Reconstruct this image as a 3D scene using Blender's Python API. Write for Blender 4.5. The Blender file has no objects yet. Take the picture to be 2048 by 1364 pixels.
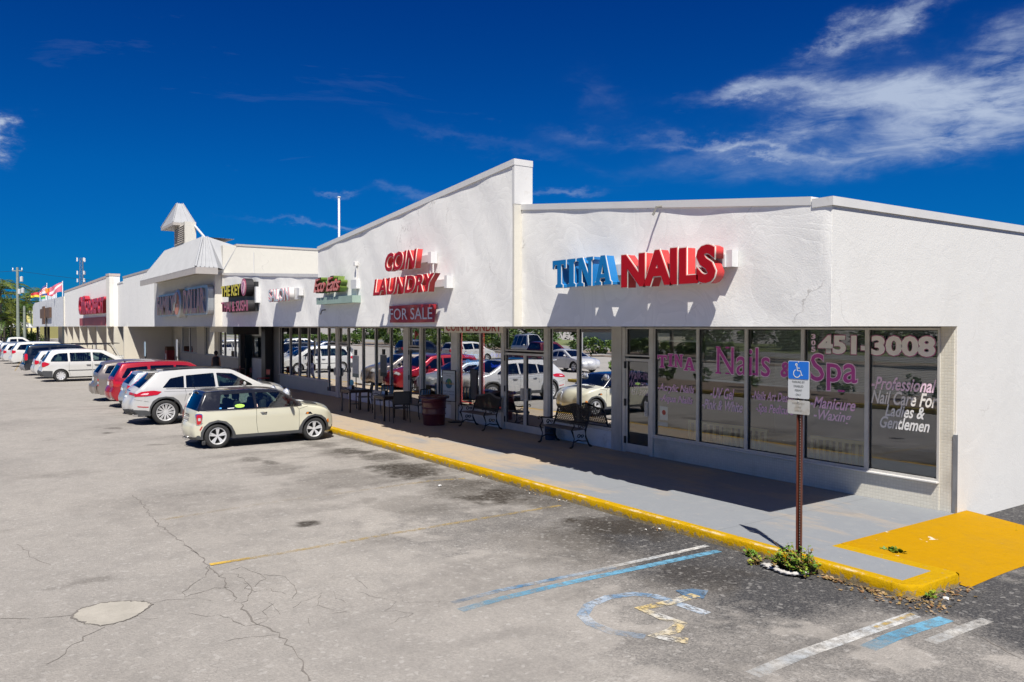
import bpy, bmesh, math, random
import numpy as np
from mathutils import Vector, Matrix
from mathutils.geometry import delaunay_2d_cdt, tessellate_polygon
random.seed(7)
rng = np.random.RandomState(5)
R = math.radians
C = bpy.context.scene.collection
SC = bpy.context.scene

# ------------------------------------------------------------------ camera
H = 3.0                                  # eye height, level with the canopy soffits
HEAD = math.atan2(1099, 1593)            # heading, from -X towards +Y
PITCH = math.atan(29 / 1593)
cam = bpy.data.cameras.new('camera'); camo = bpy.data.objects.new('camera', cam); C.objects.link(camo)
cam.sensor_width = 36; cam.lens = 36 * 1593 / 2048; cam.clip_start = .1; cam.clip_end = 5000
camo.location = (0, 0, H)
fwd = Vector((-math.cos(HEAD) * math.cos(PITCH), math.sin(HEAD) * math.cos(PITCH), -math.sin(PITCH)))
camo.rotation_euler = fwd.to_track_quat('-Z', 'Y').to_euler()
SC.camera = camo

# ------------------------------------------------------------------ sky and sun
SUNV = Vector((.58, -.33, 1.0)).normalized()      # towards the sun
W = bpy.data.worlds.new('World'); SC.world = W; W.use_nodes = True
def sky_world():
    nt = W.node_tree; N = nt.nodes; L = nt.links
    for n in list(N): N.remove(n)
    out = N.new('ShaderNodeOutputWorld'); bg = N.new('ShaderNodeBackground'); bg.inputs['Strength'].default_value = .13
    L.new(bg.outputs[0], out.inputs[0])
    sk = N.new('ShaderNodeTexSky'); sk.sky_type = 'NISHITA'; sk.sun_disc = False
    sk.sun_elevation = math.asin(SUNV.z); sk.sun_rotation = math.atan2(SUNV.x, SUNV.y)
    sk.dust_density = .2; sk.ozone_density = 3.0; sk.air_density = 1.0
    def M(op, a, b=None, clamp=False):
        n = N.new('ShaderNodeMath'); n.operation = op; n.use_clamp = clamp
        for i, v in enumerate((a, b)):
            if v is None: continue
            if isinstance(v, (int, float)): n.inputs[i].default_value = v
            else: L.new(v, n.inputs[i])
        return n.outputs[0]
    # a polarised, clear tropical sky: deepen the blue of the sky texture
    tint = N.new('ShaderNodeMixRGB'); tint.blend_type = 'MULTIPLY'; tint.inputs[0].default_value = 1
    L.new(sk.outputs[0], tint.inputs[1])
    tc = N.new('ShaderNodeTexCoord'); sp = N.new('ShaderNodeSeparateXYZ'); L.new(tc.outputs['Generated'], sp.inputs[0])
    cr = N.new('ShaderNodeValToRGB'); L.new(M('MAXIMUM', sp.outputs[2], 0), cr.inputs[0])
    e = cr.color_ramp.elements
    e[0].position = 0; e[0].color = SKY0; e[1].position = 1; e[1].color = SKY3
    x = e.new(.18); x.color = SKY1
    x = e.new(.40); x.color = SKY2
    L.new(cr.outputs[0], tint.inputs[2])
    # cirrus: streaky noise where the clouds drift, looked up by direction
    X, Y, Z = sp.outputs
    az = M('ARCTAN2', Y, M('MULTIPLY', X, -1)); el = M('ARCSINE', Z)
    comb = N.new('ShaderNodeCombineXYZ'); L.new(az, comb.inputs[0]); L.new(el, comb.inputs[1])
    def noise(scale, sx, sy, rot, det=8, rough=.6, dist=.6):
        mp = N.new('ShaderNodeMapping'); mp.inputs['Rotation'].default_value = (0, 0, rot); mp.inputs['Scale'].default_value = (sx, sy, 1)
        L.new(comb.outputs[0], mp.inputs[0])
        n = N.new('ShaderNodeTexNoise'); n.inputs['Scale'].default_value = scale; n.inputs['Detail'].default_value = det
        n.inputs['Roughness'].default_value = rough; n.inputs['Distortion'].default_value = dist
        L.new(mp.outputs[0], n.inputs['Vector']); return n.outputs[0]
    def warp(scale, sx, sy, rot, det, rough):
        mp = N.new('ShaderNodeMapping'); mp.inputs['Rotation'].default_value = (0, 0, rot); mp.inputs['Scale'].default_value = (sx, sy, 1); L.new(comb.outputs[0], mp.inputs[0])
        n = N.new('ShaderNodeTexNoise'); n.inputs['Scale'].default_value = scale; n.inputs['Detail'].default_value = det; n.inputs['Roughness'].default_value = rough; L.new(mp.outputs[0], n.inputs['Vector'])
        s_ = N.new('ShaderNodeSeparateColor'); L.new(n.outputs['Color'], s_.inputs[0]); return s_.outputs
    w1 = warp(9, 1, 2.0, R(10), 10, .66)
    azw = M('ADD', az, M('MULTIPLY', M('SUBTRACT', w1[0], .5), .18)); elw = M('ADD', el, M('MULTIPLY', M('SUBTRACT', w1[1], .5), .085))
    n2 = noise(11, 1, 4.0, R(10), 10, .66, 1.2); n1 = noise(4, 1, 2.4, R(12), 9, .6, .6)
    tex = M('ADD', .18, M('MULTIPLY', M('SUBTRACT', M('ADD', M('MULTIPLY', n1, .6), M('MULTIPLY', n2, .4)), .36, True), 4.0))
    tot = None
    for (pa, pe, ra, re, rot, amp, soft) in CLOUDS:
        da = M('SUBTRACT', azw, pa); de = M('SUBTRACT', elw, pe); c, s = math.cos(rot), math.sin(rot)
        u = M('DIVIDE', M('ADD', M('MULTIPLY', da, c), M('MULTIPLY', de, s)), ra)
        v = M('DIVIDE', M('SUBTRACT', M('MULTIPLY', de, c), M('MULTIPLY', da, s)), re)
        g = M('EXPONENT', M('MULTIPLY', M('ADD', M('MULTIPLY', u, u), M('MULTIPLY', v, v)), -1.0))
        k = M('MULTIPLY', M('MULTIPLY', g, tex), amp)
        tot = k if tot is None else M('ADD', tot, k)
    tot = M('SUBTRACT', 1, M('EXPONENT', M('MULTIPLY', M('MULTIPLY', tot, tot), -1.35)))
    haze = M('MULTIPLY', M('SUBTRACT', noise(2.4, 1, 5.0, R(-14), 9, .66, 1.6), .60), .35, True)
    tot = M('MINIMUM', M('ADD', tot, haze), .9)
    mx = N.new('ShaderNodeMixRGB'); L.new(tot, mx.inputs[0]); L.new(tint.outputs[0], mx.inputs[1])
    mx.inputs[2].default_value = (2.5, 2.95, 3.8, 1)
    L.new(mx.outputs[0], bg.inputs[0])
SKY0 = (.004, .128, .335, 1); SKY1 = (.001, .136, .35, 1); SKY2 = (.001, .088, .308, 1); SKY3 = (.19, .26, .38, 1)
def pdir(x, y):
    """azimuth (from -X towards +Y) and elevation seen at a point of the photograph"""
    u = (x - 1024) / 1593; v = -(y - 682) / 1593
    d = fwd + Vector((math.sin(HEAD), math.cos(HEAD), 0)) * u + Vector((0, 0, 1)) * v
    d.normalize(); return math.atan2(d.y, -d.x), math.asin(d.z)
CLOUDS = []
for (x, y, wx, wy, rot, amp, soft) in [
        (1840, 190, 210, 52, -3, 1.15, 0), (2020, 210, 150, 50, 4, .7, 0), (1850, 285, 330, 34, 2, .75, 0), (1530, 186, 130, 18, 0, 1.0, 0), (1600, 250, 190, 18, 14, .6, 0),
        (1780, 38, 85, 26, 18, 1.05, 0), (1668, 88, 42, 26, 28, .95, 0), (2045, 100, 90, 44, 25, .8, 0), (1500, 292, 160, 9, -6, .6, 0),
        (-8, 270, 30, 20, 0, 1.5, 0), (640, 453, 130, 6, -4, .6, 0), (815, 393, 55, 12, -5, .5, 0), (985, 292, 260, 12, -12, .2, 0),
        (1110, 393, 80, 8, 4, .5, 0), (1215, 280, 130, 20, 0, .32, 0), (660, 379, 50, 6, -6, .5, 0), (1200, 180, 60, 40, -40, .25, 0)]:
    a, e_ = pdir(x, y); CLOUDS.append((a, e_, wx / 1593, wy / 1593, R(rot), amp, soft))
sky_world()
sun = bpy.data.lights.new('sun', 'SUN'); suno = bpy.data.objects.new('sun', sun); C.objects.link(suno)
sun.energy = 5.0; sun.angle = R(.53); sun.color = (1, .955, .88)
suno.rotation_euler = SUNV.to_track_quat('Z', 'Y').to_euler(); suno.location = (20, -20, 40)
SC.view_settings.view_transform = 'Standard'; SC.view_settings.look = 'None'
SC.view_settings.exposure = .55; SC.view_settings.gamma = 1
SC.cycles.max_bounces = 8; SC.cycles.transparent_max_bounces = 16; SC.cycles.glossy_bounces = 4

# ------------------------------------------------------------------ helpers
RGT = Vector((math.sin(HEAD), math.cos(HEAD), 0)); UPV = RGT.cross(fwd)
def pray(x, y): return fwd + RGT * ((x - 1024) / 1593) + UPV * (-(y - 682) / 1593)
def gp(x, y, z=0.0):
    d = pray(x, y); t = (z - H) / d.z; return d.x * t, d.y * t
def py(x, y, Y):
    d = pray(x, y); t = Y / d.y; return d.x * t, H + d.z * t
def sx(x, Y=12.45): return py(x, 653, Y)[0]

def tag(o, label=None, cat=None, group=None, kind=None):
    if label: o['label'] = label
    if cat: o['category'] = cat
    if group: o['group'] = group
    if kind: o['kind'] = kind
    return o
def empty(name, loc=(0, 0, 0), rz=0, label=None, cat=None, group=None, kind=None):
    o = bpy.data.objects.new(name, None); C.objects.link(o); o.location = loc; o.rotation_euler = (0, 0, rz)
    o.empty_display_size = .2
    return tag(o, label, cat, group, kind)
def link(name, me, parent=None, mats=None, loc=None):
    o = bpy.data.objects.new(name, me); C.objects.link(o)
    if parent is not None: o.parent = parent
    if mats is not None and len(me.materials) == 0:
        for m in (mats if isinstance(mats, (list, tuple)) else [mats]): me.materials.append(m)
    if loc is not None: o.location = loc
    return o
class MB:
    def __init__(s): s.v = []; s.f = []; s.mi = []; s.m = 0
    def add(s, vs, fs):
        n = len(s.v); s.v += [tuple(v) for v in vs]; s.f += [tuple(i + n for i in f) for f in fs]; s.mi += [s.m] * len(fs); return s
    def box(s, x0, x1, y0, y1, z0, z1):
        if x0 > x1: x0, x1 = x1, x0
        if y0 > y1: y0, y1 = y1, y0
        if z0 > z1: z0, z1 = z1, z0
        return s.add([(x0, y0, z0), (x1, y0, z0), (x1, y1, z0), (x0, y1, z0), (x0, y0, z1), (x1, y0, z1), (x1, y1, z1), (x0, y1, z1)],
                     [(0, 3, 2, 1), (4, 5, 6, 7), (0, 1, 5, 4), (1, 2, 6, 5), (2, 3, 7, 6), (3, 0, 4, 7)])
    def bevbox(s, x0, x1, y0, y1, z0, z1, b=.01):
        bm = bmesh.new(); bmesh.ops.create_cube(bm, size=1)
        for v in bm.verts: v.co = Vector(((x0 + x1) / 2 + v.co.x * (x1 - x0), (y0 + y1) / 2 + v.co.y * (y1 - y0), (z0 + z1) / 2 + v.co.z * (z1 - z0)))
        bmesh.ops.bevel(bm, geom=bm.edges[:], offset=b, segments=2, affect='EDGES', profile=.5)
        return s.bm(bm)
    def bm(s, bm):
        bm.verts.index_update(); vs = [v.co[:] for v in bm.verts]; fs = [[v.index for v in f.verts] for f in bm.faces]; bm.free(); return s.add(vs, fs)
    def tube(s, pts, r, n=6, caps=True):
        pts = [Vector(p) for p in pts]; rs = r if isinstance(r, (list, tuple)) else [r] * len(pts)
        base = len(s.v); vs = []; ref = None
        for i, p in enumerate(pts):
            t = (pts[min(i + 1, len(pts) - 1)] - pts[max(i - 1, 0)]).normalized()
            if ref is None: ref = Vector((0, 0, 1)) if abs(t.z) < .9 else Vector((1, 0, 0))
            a = t.cross(ref).normalized(); b = t.cross(a).normalized(); ref = -b if False else ref
            if a.length < .1: a = Vector((1, 0, 0))
            for k in range(n):
                an = 2 * math.pi * (k + .5) / n; vs.append(p + (a * math.cos(an) + b * math.sin(an)) * rs[i])
        fs = [(i * n + k, i * n + (k + 1) % n, (i + 1) * n + (k + 1) % n, (i + 1) * n + k) for i in range(len(pts) - 1) for k in range(n)]
        if caps: fs += [tuple(range(n))[::-1], tuple(range((len(pts) - 1) * n, len(pts) * n))]
        return s.add(vs, fs)
    def lathe(s, prof, c=(0, 0, 0), n=16, axis='z', cap=True):
        vs = []
        for (r, h) in prof:
            for k in range(n):
                a = 2 * math.pi * k / n; x, y = r * math.cos(a), r * math.sin(a)
                p = (x, y, h) if axis == 'z' else ((h, x, y) if axis == 'x' else (y, h, x))
                vs.append((c[0] + p[0], c[1] + p[1], c[2] + p[2]))
        m = len(prof)
        fs = [(i * n + k, i * n + (k + 1) % n, (i + 1) * n + (k + 1) % n, (i + 1) * n + k) for i in range(m - 1) for k in range(n)]
        if cap and prof[0][0] > 1e-4: fs.append(tuple(range(n))[::-1])
        if cap and prof[-1][0] > 1e-4: fs.append(tuple(range((m - 1) * n, m * n)))
        return s.add(vs, fs)
    def prism(s, poly, a0, a1, plane='xz'):
        """poly in a plane, extruded along the third axis from a0 to a1"""
        def P(p, a): return {'xz': (p[0], a, p[1]), 'yz': (a, p[0], p[1]), 'xy': (p[0], p[1], a)}[plane]
        n = len(poly); vs = [P(p, a0) for p in poly] + [P(p, a1) for p in poly]
        return s.add(vs, [tuple(range(n)), tuple(range(n, 2 * n))[::-1]] + [(i, i + n, (i + 1) % n + n, (i + 1) % n) for i in range(n)])
    def build(s, name, mats=None, parent=None, smooth=False, auto=None, loc=None):
        me = bpy.data.meshes.new(name); me.from_pydata(s.v, [], s.f); me.validate()
        bm = bmesh.new(); bm.from_mesh(me); bmesh.ops.recalc_face_normals(bm, faces=bm.faces[:]); bm.to_mesh(me); bm.free()
        if any(s.mi) and len(s.mi) == len(me.polygons): me.polygons.foreach_set('material_index', s.mi)
        if smooth or auto:
            me.polygons.foreach_set('use_smooth', [True] * len(me.polygons))
            if auto: me.set_sharp_from_angle(angle=R(auto))
        return link(name, me, parent, mats, loc)
def obox(name, x0, x1, y0, y1, z0, z1, mat, parent=None, bev=0):
    m = MB(); m.bevbox(x0, x1, y0, y1, z0, z1, bev) if bev else m.box(x0, x1, y0, y1, z0, z1); return m.build(name, mat, parent)
def copy_tree(o, parent=None):
    c = o.copy(); C.objects.link(c); c.parent = parent
    for ch in list(o.children): copy_tree(ch, c)
    return c

# ------------------------------------------------------------------ materials
MATS = {}
def mat(name, col=(.5, .5, .5), rough=.6, metal=0, var=.0, vscale=3, bump=0, bscale=40, spec=.5, coat=0, emit=None, estr=1, dirt=None, dscale=1.2, dlo=.55, dhi=.75, alpha=None, streak=False):
    if name in MATS: return MATS[name]
    m = bpy.data.materials.new(name); MATS[name] = m; m.use_nodes = True; nt = m.node_tree; N = nt.nodes; L = nt.links
    b = N['Principled BSDF']; b.inputs['Base Color'].default_value = (*col, 1); b.inputs['Roughness'].default_value = rough
    b.inputs['Metallic'].default_value = metal; b.inputs['Specular IOR Level'].default_value = spec
    b.inputs['Coat Weight'].default_value = coat; b.inputs['Coat Roughness'].default_value = .03
    if emit: b.inputs['Emission Color'].default_value = (*emit, 1); b.inputs['Emission Strength'].default_value = estr
    g = N.new('ShaderNodeNewGeometry'); src = None
    def nz(scale, det=5, rough=.6, sz=None):
        mp = N.new('ShaderNodeMapping'); L.new(g.outputs['Position'], mp.inputs[0])
        if sz: mp.inputs['Scale'].default_value = sz
        n = N.new('ShaderNodeTexNoise'); n.inputs['Scale'].default_value = scale; n.inputs['Detail'].default_value = det; n.inputs['Roughness'].default_value = rough
        L.new(mp.outputs[0], n.inputs['Vector']); return n.outputs[0]
    if var:
        rp = N.new('ShaderNodeMapRange'); L.new(nz(vscale), rp.inputs[0]); rp.inputs[1].default_value = .3; rp.inputs[2].default_value = .7
        rp.inputs[3].default_value = 1 - var; rp.inputs[4].default_value = 1 + var
        mu = N.new('ShaderNodeVectorMath'); mu.operation = 'SCALE'; mu.inputs[0].default_value = col; L.new(rp.outputs[0], mu.inputs[3]); src = mu.outputs[0]
    if dirt:
        rp = N.new('ShaderNodeMapRange'); L.new(nz(dscale, 8, .68, (1, 1, .25) if streak else None), rp.inputs[0]); rp.inputs[1].default_value = dlo; rp.inputs[2].default_value = dhi
        mx = N.new('ShaderNodeMixRGB'); L.new(rp.outputs[0], mx.inputs[0]); mx.inputs[2].default_value = (*dirt, 1)
        if src: L.new(src, mx.inputs[1])
        else: mx.inputs[1].default_value = (*col, 1)
        src = mx.outputs[0]
    if src: L.new(src, b.inputs['Base Color'])
    if bump:
        bp = N.new('ShaderNodeBump'); bp.inputs['Strength'].default_value = 1; bp.inputs['Distance'].default_value = bump; L.new(nz(bscale, 6, .6), bp.inputs['Height']); L.new(bp.outputs[0], b.inputs['Normal'])
    return m
def nodes(m): return m.node_tree.nodes, m.node_tree.links
def glass(name, tint=(.8, .85, .85), refl=.3, rough=0, wave=.0, wscale=1.5, rcol=(.95, .97, 1)):
    m = bpy.data.materials.new(name); MATS[name] = m; m.use_nodes = True; N, L = nodes(m)
    for n in list(N): N.remove(n)
    o = N.new('ShaderNodeOutputMaterial'); mx = N.new('ShaderNodeMixShader'); t = N.new('ShaderNodeBsdfTransparent'); gl = N.new('ShaderNodeBsdfGlossy')
    t.inputs[0].default_value = (*tint, 1); gl.inputs[0].default_value = (*rcol, 1); gl.inputs['Roughness'].default_value = rough
    fr = N.new('ShaderNodeFresnel'); fr.inputs[0].default_value = 1.5
    ad = N.new('ShaderNodeMath'); ad.operation = 'MULTIPLY_ADD'; L.new(fr.outputs[0], ad.inputs[0]); ad.inputs[1].default_value = 1.0; ad.inputs[2].default_value = refl; ad.use_clamp = True
    L.new(ad.outputs[0], mx.inputs[0]); L.new(t.outputs[0], mx.inputs[1]); L.new(gl.outputs[0], mx.inputs[2]); L.new(mx.outputs[0], o.inputs[0])
    if wave:
        g = N.new('ShaderNodeNewGeometry'); n = N.new('ShaderNodeTexNoise'); n.inputs['Scale'].default_value = wscale; n.inputs['Detail'].default_value = 1
        L.new(g.outputs['Position'], n.inputs['Vector']); bp = N.new('ShaderNodeBump'); bp.inputs['Distance'].default_value = wave; bp.inputs['Strength'].default_value = 1
        L.new(n.outputs[0], bp.inputs['Height']); L.new(bp.outputs[0], gl.inputs['Normal']); 
    return m

def stucco(name, col, patch=.06, crackle=True, warm=(.62, .58, .50)):
    """white painted stucco: troweled patches, grain, faint rust and grey stains, a few hairline cracks"""
    m = bpy.data.materials.new(name); MATS[name] = m; m.use_nodes = True; N, L = nodes(m); b = N['Principled BSDF']
    b.inputs['Roughness'].default_value = .75; b.inputs['Specular IOR Level'].default_value = .25
    g = N.new('ShaderNodeNewGeometry')
    def nz(scale, det=5, rough=.6, sz=None, dist=0):
        mp = N.new('ShaderNodeMapping'); L.new(g.outputs['Position'], mp.inputs[0])
        if sz: mp.inputs['Scale'].default_value = sz
        n = N.new('ShaderNodeTexNoise'); n.inputs['Scale'].default_value = scale; n.inputs['Detail'].default_value = det; n.inputs['Roughness'].default_value = rough; n.inputs['Distortion'].default_value = dist
        L.new(mp.outputs[0], n.inputs['Vector']); return n.outputs[0]
    def mr(x, a, c, d, e):
        r = N.new('ShaderNodeMapRange'); L.new(x, r.inputs[0])
        for i, v in enumerate((a, c, d, e)): r.inputs[i + 1].default_value = v
        return r.outputs[0]
    def mix(f, a, c, bt='MIX'):
        x = N.new('ShaderNodeMixRGB'); x.blend_type = bt; L.new(f, x.inputs[0]) if not isinstance(f, float) else setattr(x.inputs[0], 'default_value', f)
        for i, v in ((1, a), (2, c)):
            if isinstance(v, tuple): x.inputs[i].default_value = (*v, 1)
            else: L.new(v, x.inputs[i])
        return x.outputs[0]
    # big troweled patches: steps in a warped noise
    big = nz(.75, 2, .5, None, 1.2)
    st = N.new('ShaderNodeMath'); st.operation = 'MULTIPLY'; L.new(big, st.inputs[0]); st.inputs[1].default_value = 9
    fr = N.new('ShaderNodeMath'); fr.operation = 'FRACT'; L.new(st.outputs[0], fr.inputs[0])
    c = mix(mr(fr.outputs[0], 0, .9, 0, 1), tuple(col), tuple(x * (1 - patch) for x in col))
    c = mix(mr(nz(.5, 6, .7, (1, 1, .35)), .5, .75, 0, .5), c, tuple(x * y for x, y in zip(col, (.88, .88, .87))))
    c = mix(mr(nz(1.6, 9, .75, (1, 1, .5)), .60, .72, 0, .22), c, warm)
    if crackle:
        v = N.new('ShaderNodeTexVoronoi'); v.feature = 'DISTANCE_TO_EDGE'; v.inputs['Scale'].default_value = .55
        wn = N.new('ShaderNodeTexNoise'); wn.inputs['Scale'].default_value = 1.6; wn.inputs['Detail'].default_value = 6; L.new(g.outputs['Position'], wn.inputs['Vector'])
        vm = N.new('ShaderNodeVectorMath'); vm.operation = 'MULTIPLY_ADD'; L.new(wn.outputs['Color'], vm.inputs[0]); vm.inputs[1].default_value = (1.1, 1.1, 1.1); L.new(g.outputs['Position'], vm.inputs[2])
        L.new(vm.outputs[0], v.inputs['Vector'])
        k = mr(v.outputs['Distance'], 0, .006, 1, 0); gate = mr(nz(.8, 3), .56, .62, 0, .55)
        mm = N.new('ShaderNodeMath'); mm.operation = 'MULTIPLY'; L.new(k, mm.inputs[0]); L.new(gate, mm.inputs[1]); c = mix(mm.outputs[0], c, (.33, .31, .28))
    L.new(c, b.inputs['Base Color'])
    h1 = nz(45, 5, .6); ad = N.new('ShaderNodeMath'); ad.operation = 'MULTIPLY_ADD'; L.new(h1, ad.inputs[0]); ad.inputs[1].default_value = .0042
    m2 = N.new('ShaderNodeMath'); m2.operation = 'MULTIPLY_ADD'; L.new(nz(2.2, 4, .55, None, .8), m2.inputs[0]); m2.inputs[1].default_value = .008
    m3 = N.new('ShaderNodeMath'); m3.operation = 'MULTIPLY'; L.new(mr(fr.outputs[0], 0, .12, 0, 1), m3.inputs[0]); m3.inputs[1].default_value = .0009; L.new(m3.outputs[0], m2.inputs[2]); L.new(m2.outputs[0], ad.inputs[2])
    bp = N.new('ShaderNodeBump'); bp.inputs['Distance'].default_value = 1; bp.inputs['Strength'].default_value = .8; L.new(ad.outputs[0], bp.inputs['Height']); L.new(bp.outputs[0], b.inputs['Normal'])
    return m

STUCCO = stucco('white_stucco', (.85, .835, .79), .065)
STUCCO2 = stucco('aged_stucco', (.76, .73, .66), .05)
CREAM = stucco('cream_stucco', (.62, .585, .50), .04)
TRIM = mat('white_trim', (.60, .59, .57), .5, var=.05, vscale=2, dirt=(.42, .38, .33), dscale=4, dlo=.6, dhi=.8)
ALU = mat('mill_aluminium', (.58, .565, .53), .45, .3, var=.08, vscale=6)
DARKALU = mat('dark_gasket', (.03, .03, .03), .6)
BULK = mat('painted_bulkhead', (.80, .80, .79), .6, var=.05, vscale=2.5, bump=.002, bscale=30, dirt=(.36, .34, .30), dscale=2, dlo=.58, dhi=.85)
GLASSW = glass('storefront_glass', (.60, .64, .64), .55, 0, .0012, 1.1)
GLASSB = glass('nail_salon_glass', (.80, .84, .83), .13, 0, .0009, .9)
BLACK = mat('black_paint', (.012, .012, .013), .45)
WHITE = mat('white_paint', (.75, .75, .74), .5)
CONC = mat('soffit_concrete', (.55, .54, .51), .8, var=.1)
ROOFM = mat('roof_membrane', (.45, .45, .44), .9, var=.15)

def text_mesh(s, bold=0.0, shear=0.0, extr=0.0, spacing=1.0, bevel=0):
    cu = bpy.data.curves.new('t', 'FONT'); cu.body = s; cu.extrude = extr; cu.offset = bold; cu.shear = shear; cu.space_character = spacing
    cu.resolution_u = 3; cu.bevel_depth = bevel
    o = bpy.data.objects.new('t', cu); C.objects.link(o)
    me = bpy.data.meshes.new_from_object(o.evaluated_get(bpy.context.evaluated_depsgraph_get()))
    bpy.data.objects.remove(o); bpy.data.curves.remove(cu); return me
def fit(me, x0, x1, z0, z1, depth=None):
    n = len(me.vertices); a = np.empty(n * 3, 'f'); me.vertices.foreach_get('co', a); a = a.reshape(-1, 3)
    mn, mx = a.min(0), a.max(0)
    a[:, 0] = x0 + (a[:, 0] - mn[0]) / max(mx[0] - mn[0], 1e-6) * (x1 - x0)
    a[:, 1] = z0 + (a[:, 1] - mn[1]) / max(mx[1] - mn[1], 1e-6) * (z1 - z0)
    me.vertices.foreach_set('co', a.ravel()); me.update()
def flat_text(name, s, x0, x1, z0, z1, Y, mt, parent=None, bold=0, shear=0, extr=.001, rot=None, spacing=1.0):
    """flat print in the plane Y=const, facing -Y"""
    me = text_mesh(s, bold, shear, 0, spacing); fit(me, x0, x1, z0, z1)
    for v in me.vertices: v.co = (v.co.x, Y, v.co.y)
    me.name = name; return link(name, me, parent, mt)
def ribbon(pts, w, closed=False):
    """2d centre line -> polygon quads"""
    P = [Vector(p) for p in pts]; n = len(P); vs = []; fs = []
    for i in range(n):
        a = P[(i - 1) % n] if (closed or i) else P[i]; b = P[(i + 1) % n] if (closed or i < n - 1) else P[i]
        t = (b - a); t = t.normalized() if t.length else Vector((1, 0)); nn = Vector((-t.y, t.x)); ww = (w[i] if isinstance(w, (list, tuple)) else w) / 2
        vs += [P[i] + nn * ww, P[i] - nn * ww]
    for i in range(n if closed else n - 1):
        j = (i + 1) % n; fs.append((2 * i, 2 * i + 1, 2 * j + 1, 2 * j))
    return vs, fs
# ------------------------------------------------------------------ ground
def vnoise(x, y, seed, per=256):
    r = np.random.RandomState(seed).rand(per, per); xi = np.floor(x).astype(int); yi = np.floor(y).astype(int)
    fx = x - xi; fy = y - yi; fx = fx * fx * (3 - 2 * fx); fy = fy * fy * (3 - 2 * fy)
    a = r[xi % per, yi % per]; b = r[(xi + 1) % per, yi % per]; c = r[xi % per, (yi + 1) % per]; d = r[(xi + 1) % per, (yi + 1) % per]
    return (a * (1 - fx) + b * fx) * (1 - fy) + (c * (1 - fx) + d * fx) * fy
def fbm(x, y, sc, seed, oc=5, g=.55):
    t = 0; a = 1; n = 0
    for i in range(oc): t = t + a * vnoise(x * sc * 2 ** i + 31.7 * i, y * sc * 2 ** i + 17.3 * i, seed + i); n += a; a *= g
    return t / n
def S(a, b, x): t = np.clip((x - a) / (b - a), 0, 1); return t * t * (3 - 2 * t)
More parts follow.
